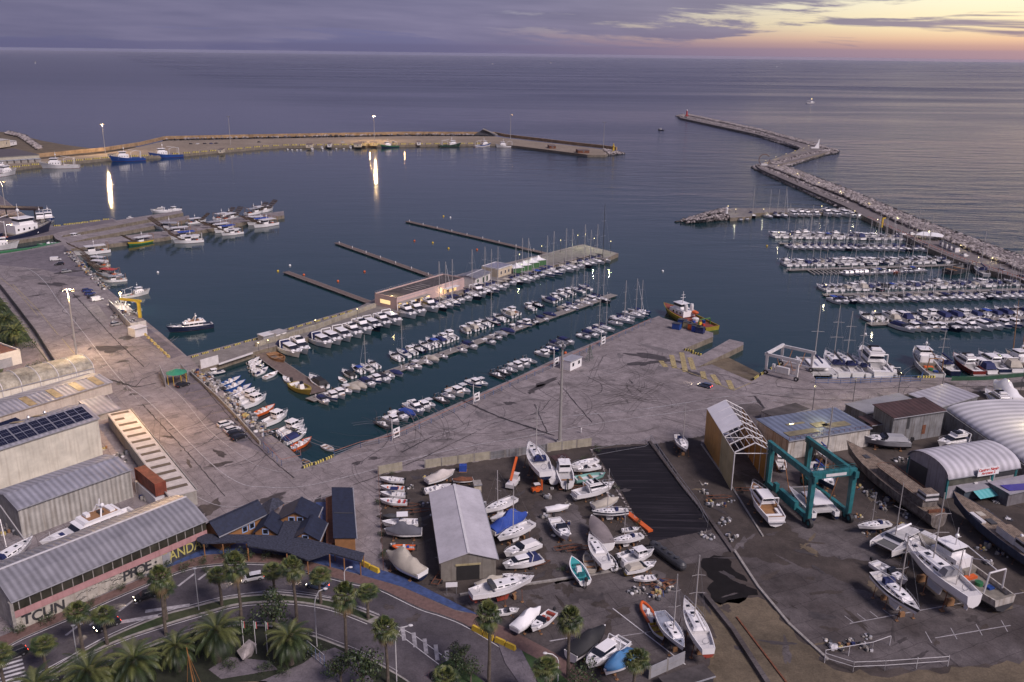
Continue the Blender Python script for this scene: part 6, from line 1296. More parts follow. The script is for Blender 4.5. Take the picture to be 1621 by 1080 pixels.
# ---------------------------------------------------------------- boats ashore, boatyard
YG = 'boats stored ashore in the yard'
GY = ground = LZ+.03
def sh(kind, s, b, label, kw=None, zd=None, lk=1., lift=.3, ln=None, cat=None, tilt=0., ty=None):
    base = {'sail': 2.9, 'motor': 2.8, 'cat': 3., 'trawler': 4., 'big': 4.5}.get(kind, 1.9)
    return pair(kind, s, b, label, cat or CATN[kind], kw, True, LZ+(zd if zd is not None else base), YG, lk*1.06, lift, GY, tilt, ln, ty)
sh('open', (638, 756), (602, 754), 'white open boat in the yard corner, topmost of the left column')
sh('open', (639, 769), (603, 767), 'white open boat, second from top in the yard left column', {'seat': OR})
sh('open', (640, 779), (603, 777), 'white open boat with navy sunshade, third in the yard left column', {'ttop': NV})
sh('open', (643, 791), (602, 789), 'white open boat, fourth from top in the yard left column', {'seat': RD})
sh('covered', (636, 811), (605, 812), 'small dark covered boat in the yard left column', {'cover': DG, 'hull': DG})
sh('open', (660, 824), (606, 827), 'white boat with white T-top behind the dark grey covered boat', {'ttop': WG})
sh('covered', (669, 839), (607, 840), 'large boat wrapped in dark grey cover beside the yard fence', {'cover': mat('dark_grey_cover', (.1, .1, .12), .8), 'h': 2.2}, lk=.92)
sh('rib', (655, 860), (623, 859), 'orange inflatable boat parked near the left yard fence', {'tube': OR, 'seat': BL}, lk=1.05)
sh('covered', (668, 905), (613, 878), 'large beige tarpaulin-covered boat at the lower left of the yard', {'cover': BG, 'h': 2.6}, zd=2.2)
sh('covered', (676, 757), (719, 744), 'cream-covered boat by the concrete panel wall', {'cover': mat('cream_cover', (.5, .45, .42), .8), 'h': 1.4}, zd=2.2)
sh('open', (673, 773), (713, 766), 'white open boat just above the repair shed roof')
sh('covered', (748, 753), (716, 756), 'white hull with brown cover next to the blue tank', {'cover': RU})
sh('sail', (815, 787), (767, 808), 'white bare sailing hull right of the repair shed', {'hood': None, 'sail': None, 'genoa': False, 'bot': WG, 'mast': 13.}, tilt=.02, ty=745)
sh('covered', (812, 806), (777, 818), 'white covered boat between bare hull and blue-covered yacht', {'cover': W_}, zd=2.2)
sh('covered', (779, 834), (834, 812), 'yacht under bright blue tarpaulin beside the repair shed', {'cover': BL, 'h': 2.4}, zd=2.9)
sh('sail', (842, 827), (789, 853), 'white sailing yacht with mast below the blue-covered yacht', {'hood': None, 'sail': None, 'mast': 12.5, 'bot': WG}, ty=765)
sh('cruiser', (852, 853), (799, 872), 'grey canopied cruiser behind the navy-bimini yacht', {'cover': W_, 'seat': BL, 'bot': WG}, zd=2.6)
sh('motor', (856, 874), (797, 888), 'white motor yacht with navy sunroof right of the repair shed', {'cover': NV, 'bot': WG})
sh('open', (831, 907), (796, 905), 'small white boat with yellow bottom below the navy-sunroof yacht', {'bot': YE})
sh('covered', (755, 920), (796, 908), 'boat under wrinkled beige cover in front of the shed doorway', {'cover': BG, 'h': 1.6}, zd=2.2)
sh('sail', (748, 943), (843, 920), 'long white racing yacht with red keel below the repair shed', {'hood': DG, 'sail': None, 'mast': None, 'bot': AF, 'stripe': WG}, zd=2.9)
sh('cruiser', (782, 963), (821, 959), 'small white motorboat below the red-keel yacht', {'bot': WG})
sh('covered', (815, 988), (855, 959), 'boat in white plastic wrap beside the palm tree', {'cover': WG, 'h': 1.8}, zd=2.4)
sh('cruiser', (875, 965), (842, 994), 'white motorboat with dark red seats next to the white-wrapped boat', {'seat': AF, 'bot': NH})
sh('covered', (905, 1028), (957, 990), 'white cruiser with large black cockpit cover behind the palms', {'cover': BK, 'h': 1.3, 'bot': WG}, zd=2.8)
sh('motor', (988, 1004), (929, 1046), 'largest white cruiser at the bottom, right of the black-covered one', {'bot': WG}, zd=3.)
sh('covered', (1003, 1027), (957, 1062), 'boat under light blue tarpaulin behind the lower right palm', {'cover': mat('light_blue_tarpaulin', (.05, .17, .35), .7), 'h': 1.8}, zd=2.2)
sh('sail', (863, 757), (838, 713), 'white sailing yacht with mast at the yard wall, pointing to the quay', {'mast': 13.5, 'bot': NH, 'sail': None}, ty=643)
sh('covered', (880, 766), (867, 728), 'white wrapped boat standing left of the brown-roofed hut', {'cover': W_, 'h': 1.3, 'bot': WG}, zd=2., ln=8.)
sh('fisher', (898, 766), (889, 735), 'narrow white boat in front of the brown-roofed hut', {'seat': WD, 'bot': WG})
sh('sail', (945, 724), (903, 735), 'white mastless hull in the upper right yard corner', {'mast': None, 'sail': None, 'hood': None, 'bot': WG})
sh('cruiser', (948, 734), (907, 741), 'white hull just below the mastless one in the yard corner', {'bot': WG})
sh('dinghy', (912, 759), (957, 753), 'green-bottomed open boat above the big sport fisher', {'hull': mat('green_white', (.2, .4, .36), .5)}, zd=1.5)
sh('motor', (911, 776), (971, 763), 'big white flybridge sport fisher in the middle of the yard', {'fly': 1, 'bot': WG})
sh('covered', (940, 798), (979, 788), 'boat under grey-beige cover below the big sport fisher', {'cover': BG, 'hull': W_, 'h': 1.2})
sh('sail', (993, 804), (938, 807), 'white sailing yacht with dark stripe and mast near the tarpaulin field', {'stripe': NH, 'sail': None, 'bot': WG, 'mast': 12.}, ty=742)
sh('covered', (865, 804), (901, 800), 'small white wrapped boat alone in the yard aisle', {'cover': WG, 'h': .9}, zd=1.3, lift=.05)
sh('cruiser', (876, 818), (901, 856), 'white cabin cruiser standing alone in the yard aisle', {'bot': WG}, ln=9.5)
sh('covered', (961, 858), (937, 820), 'white yacht with grey-brown cockpit cover in the right yard column', {'cover': mat('taupe_cover', (.2, .17, .17), .8), 'h': .8, 'bot': WG}, zd=2.6, ln=11)
sh('sail', (959, 893), (933, 850), 'narrow white racing yacht with no mast, right yard column', {'mast': None, 'sail': None, 'bot': WG, 'hood': None})
sh('open', (973, 893), (962, 873), 'tiny white boat right of the mastless racing yacht', {'deck': DG})
sh('open', (926, 917), (905, 884), 'white boat with turquoise deck in the yard aisle', {'deck': mat('turquoise_deck', (.05, .33, .33), .6), 'seat': TE})
sh('dinghy', (938, 907), (926, 876), 'grey upturned-looking dinghy beside the turquoise-decked boat', {'hull': BG, 'deck': BG}, lk=.8, zd=1.)
sh('sail', (1016, 842), (967, 853), 'white sailing boat near the orange barrier beam', {'mast': 11., 'sail': None, 'bot': WG}, ty=800)
sh('cruiser', (985, 832), (1012, 830), 'white motorboat behind the sailing boat near the orange beam', {'bot': WG})
sh('fisher', (985, 886), (1034, 873), 'cluttered white fishing boat in the lower right yard column', {'bot': WG})
sh('cruiser', (978, 874), (1010, 866), 'white motorboat behind the cluttered fishing boat', {'bot': WG})
sh('cruiser', (991, 899), (1038, 889), 'white boat with yellow bottom, lowest but one in right column', {'bot': YE, 'cover': BG})
sh('open', (1037, 907), (1003, 911), 'small white speedboat, lowest in the right yard column')
sh('sail', (1046, 972), (1081, 1026), 'grey-decked racing yacht with mast, left of the tall-masted one', {'deck': mat('grey_blue_deck', (.28, .3, .36), .6), 'sail': None, 'hood': None, 'mast': 15., 'genoa': False}, ln=11, ty=909)
sh('sail', (1120, 1034), (1083, 960), 'large white racing yacht with tall four-spreader mast at yard gate', {'mast': 19., 'mr': .17, 'sail': None, 'hood': None, 'genoa': False, 'bot': AF, 'B': 2.7}, ty=879)
sh('rib', (1034, 983), (1017, 955), 'small orange-red dinghy lying left of the racing yachts', {'tube': OR}, zd=.9, lift=.05)
sh('dinghy', (1033, 988), (1050, 1014), 'tiny white catamaran with yellow deck below the orange dinghy', {'deck': YE}, zd=.6, lift=.02)
sh('sail', (1382, 911), (1456, 978), 'white sloop with dark deck edge, leftmost of the big yachts at right', {'bot': WG, 'stripe': DG, 'sail': None, 'B': 2.7, 'mast': 11.5, 'mr': .14}, ln=13.5, ty=848)
tm = sh('sail', (1536, 962), (1430, 876), 'big white two-masted yacht with grey cover in the right yard', {'B': 2.6, 'mast': 15.5, 'mr': .16, 'bot': WG, 'hood': GR, 'sail': None, 'genoa': False}, ty=780)
P = at(1511, 937, LZ+3.4); mb = MB(); mb.tube((0, 0, 0), (.2, 0, 9.), .12, AL, 6, .09); mb.path([(0, -.9, 5.6), (.1, 0, 5.6), (0, .9, 5.6)], .05, AL, 4); attach(mb.build('mizzen_mast', loc=P), tm)
sh('trawler', (1588, 942), (1455, 858), 'worn white wooden trawler with rusty deck beside the two-masted yacht', {'hull': mat('stained_white', (.45, .42, .38), .8, var=.4, scale=.6, dirt=.7), 'bot': DG, 'gal': W_}, zd=3.6)
sh('cruiser', (1389, 892), (1429, 917), 'small white motorboat above the leftmost sloop at right', {'bot': WG}, ln=8.5)
sh('cat', (1452, 836), (1388, 868), 'white worn catamaran with mast and grey roof in the right yard', {'mast': 14, 'sail': None, 'roof': DK}, zd=2.4, ln=12, ty=756)
sh('sail', (1402, 824), (1366, 828), 'small sailing yacht behind the worn catamaran', {'mast': 9., 'sail': None}, ln=8, ty=780)
sh('cruiser', (1475, 852), (1443, 838), 'white hull with open stern right of the worn catamaran', {'cover': W_}, zd=2.3, ln=9)
sh('motor', (1231, 821), (1190, 768), 'white cruiser standing in front of the yellow boat tent', {'bot': WG, 'deck': WD}, ln=15.)
sh('cat', (1312, 815), (1262, 765), 'white catamaran standing inside the teal boat lift', {'mast': None, 'sail': None}, zd=2.4, ln=13)
sh('sail', (1275, 728), (1330, 790), 'dark-hulled yacht with bare pole behind the teal lift', {'hull': NH, 'mast': 17., 'sail': BL, 'mr': .15}, ln=14, ty=645)
sh('fisher', (1240, 742), (1232, 716), 'small white cabin boat between yellow tent and workshop', {}, ln=7)
sh('sail', (1292, 700), (1322, 738), 'white yacht with tall mast in front of the workshop wall', {'mast': 18., 'mr': .16, 'sail': BL}, ln=11, ty=642)
sh('sail', (1073, 688), (1087, 713), 'white sailing yacht standing alone right of the tarpaulin field', {'mast': 12.5, 'sail': DG}, ln=10, ty=638)
sh('cruiser', (1145, 683), (1160, 704), 'white motorboat inside the yellow boat tent', {}, ln=8); sh('motor', (1175, 668), (1200, 690), 'white motor yacht inside the yellow tent under the open frame', {}, ln=11)
sh('motor', (1545, 696), (1482, 706), 'white flybridge cabin cruiser between arched halls', {'fly': 1}, zd=2., ln=13)
sh('motor', (1602, 649), (1561, 622), 'white motor yacht with black windows in the upper right yard', {'fly': 1}, ln=15)
sh('covered', (1610, 638), (1572, 612), 'boat in white shrink wrap behind the upper right motor yacht', {'cover': WG, 'h': 2., 'bot': WG}, ln=14)
sh('cruiser', (1420, 700), (1385, 698), 'old grey hull under the low rusty lean-to', {'hull': GR, 'cover': GR}, ln=12)
sh('big', (216, 790), (54, 852), 'large white motor yacht ashore between grey hall and graffiti hall', {'bot': NH, 'deck': W_}, zd=5.2, ln=20, lift=.02)
sh('sail', (-12, 905), (42, 868), 'white sailing yacht ashore at the left edge behind the graffiti hall', {'mast': None, 'sail': NV}, zd=2.4, ln=13)
for i, (a, b, z) in enumerate((((0, 800), (45, 863), 9.), ((0, 822), (10, 866), 8.))):
    p = at(*b, 3.4); q = at(*a, z); mb = MB(); mb.tube((0, 0, 0), q-p, .12, AL, 6); tag(mb.build('bare_mast', loc=p), 'bare mast leaning over the yard at left edge, %s' % ('longer one' if i == 0 else 'shorter one'), 'mast')
# wooden wreck: long round-bilged hull, plank deck, deckhouse
def old_ship(name, label, stern, bow, zd, hm, dm, hs, ln, B, house_x, fb=2.6):
    a = at(*stern, LZ+zd); b = at(*bow, LZ+zd); d = b-a; c = (a+b)/2; L = ln; k = d.length/ln
    r = empty(name, (c.x, c.y, LZ+2.*k), math.atan2(d.y, d.x), k); hull_part(r, L=L, B=B, fb=fb, dr=1.7, rise=1.3, tw=.6, fine=2.6, rake=.06, cock=(.02, .025), top=hm, bot=hs, deck=dm, n=18, gun=.12)
    stands(r, L*.9, B, -2., 6)
    return tag(r, label, 'wooden ship'), L
WPL = mat('weathered_planks', (.25, .19, .145), .9, var=.6, scale=.8, dirt=.5, corr=.5, corr_axis=1)
WHU = mat('peeling_hull', (.19, .165, .15), .9, var=.8, scale=.6, dirt=.6)
r, L = old_ship('wooden_wreck', 'long derelict wooden ship with plank decks in front of the workshops', (1488, 812), (1340, 700), 4.2, WHU, WPL, WHU, 47, 8.2, 0)
mb = MB(); mb.trap(-19, 3, 2.2, 2.7, -19, 2.5, 2.2, 4.6, WHU, WPL); c = mb.build('deckhouse', r)
mb = MB(); mb.trap(-19.4, 3.4, 2.5, 4.62, -19.4, 3.2, 2.45, 4.8, WPL); mb.build('upper_deck', c)
mb = MB(); mb.trap(-19.6, -15.8, 2., 4.81, -19.6, -16., 1.95, 6.9, W_, WPL); w_ = mb.build('wheelhouse', c)
mb = MB(); mb.trap(-19.66, -15.8, 2.04, 5.6, -19.65, -15.9, 2.02, 6.3, DG); mb.build('window_band', w_)
mb = MB(); mb.path([(-16, -2.5, 5.3), (3, -2.5, 5.3), (4, 0, 5.3), (3, 2.5, 5.3), (-16, 2.5, 5.3)], .05, RU, 4); [mb.tube((x, y, 4.8), (x, y, 5.3), .04, RU, 4) for x in range(-16, 4, 3) for y in (-2.5, 2.5)]; mb.build('rail', c)
for x in (-14, -10.5, -7, -3.5, 0., 5, 8.5, 12): mb = MB(); mb.box(x, x+2.5, -4.35, -4.1, 1.6, 2.5, W_); mb.build('hull_patch', r)
mb = MB(); mb.box(11, 13.4, -.8, .8, 3.1, 3.5, DG); mb.build('hatch', r)
mb = MB(); mb.box(-22.2, -21.6, -2.4, 2.4, 2.6, 3.4, RU); mb.build('stern_rail', r)
r, L = old_ship('blue_wooden_ship', 'dark blue wooden ship on props at the right edge', (1660, 892), (1508, 778), 4., mat('faded_blue_hull', (.035, .05, .1), .7, var=.5, dirt=.4), WPL, mat('dark_keel', (.04, .03, .03), .9), 42, 7.6, 0)
mb = MB(); mb.box(-10, -2.6, -2.2, 2.2, 2.7, 5., W_, WPL); c = mb.build('deckhouse', r); mb = MB(); mb.trap(-15, -10.002, 1.9, 2.7, -14.6, -10.002, 1.8, 5.4, W_, WPL); w_ = mb.build('wheelhouse', c); mb = MB(); mb.trap(-15., -10.2, 1.93, 4., -14.75, -10.2, 1.86, 4.9, GL); mb.build('window_band', w_)
mb = MB(); mb.blob((-10, 0, 5.6), .5, WG); mb.build('radar_dome', c)
mb = MB(); mb.box(2, 8, 2., 3.3, 2.8, 3.5, W_); mb.build('bulwark_cover', r); mb = MB(); mb.box(1, 4, -1., 1., 2.9, 3.3, DG); mb.box(6, 9, -1., 1., 2.9, 3.2, BG); mb.build('hatch', r)
# ---------------------------------------------------------------- boat lifts
def lift(name, label, legs, tops, m, col_w, wheel_r, gantry, sign=None):
    """legs: four ground picture points (near-left, near-right, far-left, far-right); tops: picture rows of their heads"""
    G_ = [at(x, y, LZ) for x, y in legs]; c = sum(G_, Vector())/4; h = sum(zat(G_[i], tops[i]) for i in range(4))/4-LZ
    # square the four feet up to a rectangle
    fx = ((G_[1]-G_[0])+(G_[3]-G_[2]))/2; ex = fx.normalized(); ey = Vector((-ex.y, ex.x, 0)); W = fx.length/2; D = ((G_[2]-G_[0])+(G_[3]-G_[1])).dot(ey)/4
    r = empty(name, (c.x, c.y, LZ), math.atan2(ex.y, ex.x)); w = col_w
    print(name, 'W', 2*W, 'D', 2*D, 'h', h)
    for sx_ in (-1, 1):
        for sy in (-1, 1):
            mb = MB(); mb.hexa([(sx_*W-w*.4, sy*D-w*.45, wheel_r*1.6), (sx_*W+w*.4, sy*D-w*.45, wheel_r*1.6), (sx_*W+w*.4, sy*D+w*.45, wheel_r*1.6), (sx_*W-w*.4, sy*D+w*.45, wheel_r*1.6)], [(sx_*W-w*.5, sy*D-w*.6, h-.3), (sx_*W+w*.5, sy*D-w*.6, h-.3), (sx_*W+w*.5, sy*D+w*.6, h-.3), (sx_*W-w*.5, sy*D+w*.6, h-.3)], m); mb.build('leg', r)
            for k in (-.6, .6) if wheel_r > .8 else (0,):
                mb = MB(); mb.tube((sx_*W-.35, sy*D+k*wheel_r*1.2, wheel_r), (sx_*W+.35, sy*D+k*wheel_r*1.2, wheel_r), wheel_r, BK, 16); wh = mb.build('wheel', r)
                mb = MB(); mb.tube((sx_*W-.38, sy*D+k*wheel_r*1.2, wheel_r), (sx_*W+.38, sy*D+k*wheel_r*1.2, wheel_r), wheel_r*.45, m, 10); mb.build('hub', wh)
        mb = MB(); mb.beam((sx_*W, -D-w*1.2, h-w*.4), (sx_*W, D+w*1.2, h-w*.4), w*.8, w*1.3, m); mb.build('top_beam', r)
        mb = MB(); mb.beam((sx_*W, -D, wheel_r*1.9), (sx_*W, D, wheel_r*1.9), w*.8, w*.9, m); mb.build('bottom_beam', r)
        for t in (-.5, .35): mb = MB(); mb.path([(sx_*W, D*t, h-w), (sx_*W*.55, D*t, 2.4), (0, D*t, 1.7)], .09, mat('orange_strap', (.35, .15, .05), .8), 4); mb.build('sling', r)
    y = -D if gantry == 'near' else D
    mb = MB(); mb.beam((-W-w*.4, y, h), (W+w*.4, y, h), w, w*1.4, m); cb = mb.build('cross_beam', r)
    mb = MB()
    for k in (.5, 1.): mb.tube((-W, y, h+w*.7+k), (W, y, h+w*.7+k), .04, m, 4)
    for i in range(9): x = -W+2*W*i/8; mb.tube((x, y, h+w*.7), (x, y, h+w*.7+1.), .04, m, 4)
    if sign: mb.build('railing', cb); mb = MB(); mb.box(-W*.45, W*.55, y-w*.5-.1, y-w*.5-.02, h-w*.4, h+w*.2, W_); sb = mb.build('sign_plate', cb)
    mb = MB(); mb.box(-W-1.1, -W-.1, -D*.55, D*.25, 1.9, 3.9, m if sign else W_); mb.box(-W-1., -W-.1, D*.4, D*.55, 2., 4.2, m if sign else W_); mb.build('engine_box', r)
    return tag(r, label, 'boat lift'), W, D, h
lift('travel_lift', 'big teal four-legged boat lift on wheels in the right yard', [(1269, 833), (1331, 826), (1222, 776), (1283, 768)], [752, 748, 700, 696], TE, 1.1, 1.05, 'near', sign=1)
lift('travel_lift', 'white boat lift frame on the small quay beside the catamaran', [(1255, 607), (1282, 590), (1217, 589), (1238, 577)], [574, 560, 554, 546], W_, .7, .75, 'far')
# ---------------------------------------------------------------- tug
a = at(1128, 520, 1.); b = at(1050, 489, 1.); d = b-a; c = (a+b)/2
r = empty('tugboat', (c.x, c.y, 0), math.atan2(d.y, d.x)); L = d.length; S = L/30
TGm = mat('tug_green', (.05, .15, .03), .5); TY = mat('tug_yellow', (.5, .36, .03), .5)
hull_part(r, L=30, B=8.4, fb=1.7, dr=1.8, rise=2., tw=.8, fine=3., cock=(.02, .48), cd=.8, top=mat('tug_olive', (.26, .21, .02), .5), bot=TGm, stripe=TY, deck=mat('tug_deck', (.2, .05, .035), .8), gun=.35)
mb = MB(); mb.trap(-1., 8., 2.8, 1.8, -1., 7.4, 2.7, 4.2, WG); c_ = mb.build('deckhouse', r)
mb = MB(); [mb.box(x, x+.8, sd*2.78-.06, sd*2.78+.06, 2.7, 3.4, GL) for x in (.5, 2.6, 4.7) for sd in (-1, 1)]; mb.build('window', c_)
mb = MB(); mb.trap(2., 6.6, 2., 4.2, 2.2, 6., 1.8, 5.2, WG); mb.trap(2., 6.4, 1.95, 5.2, 2.2, 6., 1.8, 6.2, GL); mb.trap(1.6, 6.7, 2.1, 6.21, 1.6, 6.6, 2.05, 6.4, WG); mb.build('wheelhouse', c_)
mb = MB(); mb.tube((3.2, 0, 6.4), (3.2, 0, 11.), .2, W_, 6, .1); mb.tube((3.2, -1.2, 8.5), (3.2, 1.2, 8.5), .1, W_, 5); mb.tube((3.2, -.8, 9.6), (3.2, .8, 9.6), .1, W_, 5); mb.build('mast', r)
mb = MB(); mb.lathe((-.6, 1.4, 4.2), [(.7, 0), (.8, 1.8), (.6, 2.6)], W_, 10); mb.lathe((-.6, -1.4, 4.2), [(.7, 0), (.8, 1.8), (.6, 2.6)], W_, 10); mb.build('funnel', r)
mb = MB(); mb.blob((-1.6, -2.2, 3.6), 1.1, OR, sx=1.9, sz=.6); mb.build('rescue_boat', r)
mb = MB(); mb.lathe((-5, 0, 1.), [(1.2, 0), (1.4, 1.2), (.8, 1.6)], W_, 10); mb.box(-8.5, -7.5, -2, -1, 1, 2.2, BU); mb.box(-9.5, -8.7, .5, 1.7, 1, 2., YE); mb.box(-12, -11, 1, 2, 1, 2, RD); mb.box(-7, -6, 1.5, 2.5, 1, 1.9, BL); mb.build('deck_gear', r)
mb = MB(); mb.path([(-10, -3, 1.), (-10.2, -2.6, 3.4), (-10.2, 2.6, 3.4), (-10, 3, 1.)], .22, TGm, 6); mb.build('tow_arch', r)
for i in range(7):
    mb = MB(); x = -12+i*3.6; mb.lathe((x, -4.3 if i < 6 else -3.6, 1.1), [(.3, -.5), (.5, -.25), (.5, .25), (.3, .5)], BK, 8); mb.build('tyre_fender', r)
r.scale = (S, S, S); tag(r, 'green and yellow tugboat with orange rescue boat at the quay corner', 'tugboat')
# ---------------------------------------------------------------- vegetation
def leafm(name, c, tr=.25):
    m = mat(name, c, .55, var=.5, scale=1.3); b = m.node_tree.nodes['Principled BSDF']; b.inputs['Subsurface Weight'].default_value = 0; return m
LG = [leafm('palm_leaf', (.045, .07, .02)), leafm('palm_leaf_light', (.11, .125, .035)), leafm('palm_leaf_dark', (.02, .036, .013))]
LDRY = leafm('dry_palm_leaf', (.2, .14, .07)); TRK = mat('palm_trunk', (.12, .095, .075), .95, var=.5, scale=2., bump=.8)
TRW = mat('pale_trunk_base', (.2, .17, .14), .95, var=.4, scale=2.)
BSH = [leafm('bush_leaf', (.03, .055, .018)), leafm('bush_leaf_light', (.06, .085, .025)), leafm('bush_leaf_dark', (.014, .026, .01))]
def fan_proto(seed):
    random.seed(seed); r = empty('fan_palm', (0, 0, 0)); H = 10.
    mb = MB(); pts = [(math.sin(i*.5+seed)*.12*i/6, math.cos(i*.4+seed)*.1*i/6, H*i/8) for i in range(9)]
    for i in range(8): mb.tube(pts[i], pts[i+1], .3-.015*i, TRK, 8, .285-.015*i)
    mb.build('trunk', r)
    top = Vector(pts[-1])
    def fan(mb, d, ln, m, droop):
        tip = top+d*ln+Vector((0, 0, -droop*.35)); mb.tube(top, tip, .025, m, 3)
        side = d.cross(Vector((0, 0, 1))).normalized() if abs(d.z) < .98 else Vector((1, 0, 0)); up_ = side.cross(d).normalized()
        for k in range(13):
            a = math.radians(-105+210*k/12); q = (d*math.cos(a)+side*math.sin(a)).normalized(); l = ln*(.85-.25*abs(k-6)/6)*random.uniform(.9, 1.1)
            w_ = side*math.cos(a)*.085-d*math.sin(a)*.085; mid = tip+q*l*.55+up_*.03; e = tip+q*l+Vector((0, 0, -l*(.25+droop*.5)))
            mb.add([tip, mid+w_, e, mid-w_], [(0, 1, 2, 3)], m)
    mb = MB()
    for i in range(46):
        t = i*2.399+seed; ez = math.radians(85-i*2.6+random.uniform(-8, 8)); d = Vector((math.cos(t)*math.cos(ez), math.sin(t)*math.cos(ez), math.sin(ez)))
        fan(mb, d, random.uniform(1.15, 1.5), random.choice(LG[:2] if i < 26 else LG), .1+.6*i/46)
    mb.build('crown', r)
    mb = MB()
    for i in range(18):
        t = i*2.4; ez = math.radians(random.uniform(-75, -35)); d = Vector((math.cos(t)*math.cos(ez), math.sin(t)*math.cos(ez), math.sin(ez))); fan(mb, d, random.uniform(.9, 1.3), LDRY, .8)
    mb.build('dry_skirt', r); kids(r); return r
def date_proto(seed):
    random.seed(seed); r = empty('date_palm', (0, 0, 0)); H = 4.
    mb = MB()
    for i in range(6): mb.tube((0, 0, H*i/6), (0, 0, H*(i+1)/6), .5-.03*(i % 2), TRK, 9, .46)
    mb.blob((0, 0, H+.1), .75, TRK); mb.build('trunk', r); mb = MB()
    for i in range(64):
        t = i*2.399; e0 = math.radians(82-i*1.55+random.uniform(-6, 6)); ln = random.uniform(3.8, 4.9); p = Vector((0, 0, H+.3)); hd = Vector((math.cos(t), math.sin(t), 0)); el_ = e0; m = random.choice(LG if i < 50 else [LG[2], LG[0]])
        side = Vector((-hd.y, hd.x, 0)); N_ = 15
        for k in range(N_):
            d = hd*math.cos(el_)+Vector((0, 0, math.sin(el_))); q = p+d*ln/N_; nrm = side.cross(d)
            mb.add([p-nrm*.02, q-nrm*.02, q+nrm*.03, p+nrm*.03], [(0, 1, 2, 3)], LG[1])
            if k > 0:
                l = .75*math.sin(PI*min(1, (k+1.5)/(N_+1)))+.12
                for sd in (-1, 1):
                    for off in (0, .5):
                        b_ = p.lerp(q, off); tip = b_+side*sd*l*.8+d*l*.62+Vector((0, 0, -.12*l))+nrm*.12; mb.add([b_, b_+d*.11, tip], [(0, 1, 2)], m)
            p = q; el_ -= math.radians(5.2+random.uniform(-1, 1)+k*.28)
    mb.build('crown', r); kids(r); return r
def bush_proto(seed, trunk=True, dens=900):
    random.seed(seed); r = empty('tree' if trunk else 'shrub', (0, 0, 0)); H = 1. if trunk else .0
    if trunk:
        mb = MB(); mb.tube((0, 0, 0), (0, 0, 1.3), .12, TRK, 7, .08)
        for k in range(5): t = k*1.3; mb.tube((0, 0, 1.), (math.cos(t)*.9, math.sin(t)*.9, 2.2), .06, TRK, 5, .02)
        mb.build('trunk', r)
    cl = [(random.gauss(0, .55), random.gauss(0, .55), H+.9+random.uniform(-.5, .8), random.uniform(.45, .8)) for _ in range(12)]
    mb = MB()
    for i in range(dens):
        c = random.choice(cl); v = Vector((random.gauss(0, 1), random.gauss(0, 1), random.gauss(0, 1))).normalized(); R_ = c[3]*random.uniform(.7, 1.12); p = Vector(c[:3])+v*R_
        u = v.orthogonal().normalized(); w_ = v.cross(u); a = random.uniform(0, 6.3); s_ = random.uniform(.05, .12); d1 = (u*math.cos(a)+w_*math.sin(a)+v*random.uniform(-.4, .6))*s_; d2 = (w_*math.cos(a)-u*math.sin(a)+v*random.uniform(-.4, .4))*s_
        mb.add([p-d1, p+d2*.6, p+d1, p-d2*.6], [(0, 1, 2, 3)], random.choice(BSH))
    mb.build('crown', r); kids(r); return r
FP = [fan_proto(i) for i in (1, 2, 3)]; DP = [date_proto(i) for i in (5, 6)]; BT = [bush_proto(8), bush_proto(9)]; SHB = [bush_proto(11, False, 500), bush_proto(12, False, 500)]
USED = set()
def put(protos, P, s, label, cat, group, rz=None, sz=None):
    r = random.choice(protos)
    if r.name in USED: o = copy_tree(r)
    else: o = r; USED.add(r.name)
    o.location = P; o.rotation_euler = (0, 0, random.uniform(0, 6.28) if rz is None else rz); o.scale = (s, s, sz or s); return tag(o, label, cat, group)
random.seed(21)
SC = []
for (cx, cy), (bx, by), lb in [((256, 914), (263, 1005), 'tall fan palm on the median, in front of the graffiti hall'), ((262, 930), (264, 981), 'shorter fan palm hidden behind the tall median palm'), ((123, 968), (132, 1033), 'fan palm on the median near the left, right-hand twin taller'), ((165, 972), (170, 1020), 'fan palm on the median just right of the left pair'), ((68, 1020), (75, 1067), 'dark fan palm on the median beside the zebra crossing'), ((4, 1036), (10, 1100), 'fan palm cut off by the left edge of the picture'),
    ((349, 909), (351, 958), 'short fan palm on the median left of the white car'), ((376, 895), (384, 1002), 'very tall fan palm right beside the moving white car'), ((434, 903), (436, 948), 'fan palm on the median in front of the canopy walkway'), ((470, 899), (470, 983), 'tall fan palm in front of the middle of the canopy'), ((507, 910), (508, 955), 'fan palm on the median behind the bent street lamp'), ((550, 943), (550, 1057), 'tall slim fan palm below the canopy end'), ((580, 936), (583, 979), 'fan palm at the right tip of the median'),
    ((615, 995), (614, 1082), 'fan palm beside the street lamp near the hatched island'), ((775, 973), (774, 1080), 'fan palm beside the yellow barriers'), ((906, 981), (899, 1072), 'fan palm left of the black-covered cruiser'), ((866, 1056), (864, 1120), 'fan palm on the green verge by the lower street lamp'), ((1006, 1043), (1002, 1112), 'fan palm in front of the light blue tarpaulin'), ((710, 1073), (708, 1140), 'fan palm cut off by the bottom edge near the junction')]:
    B_ = at(bx, by, LZ+.15); h = zat(B_, cy)-B_.z; top = proj((B_.x, B_.y, B_.z+h)); H = h
    put(FP, B_, 1.05, lb, 'palm', 'fan palms along the road', sz=H/10.)
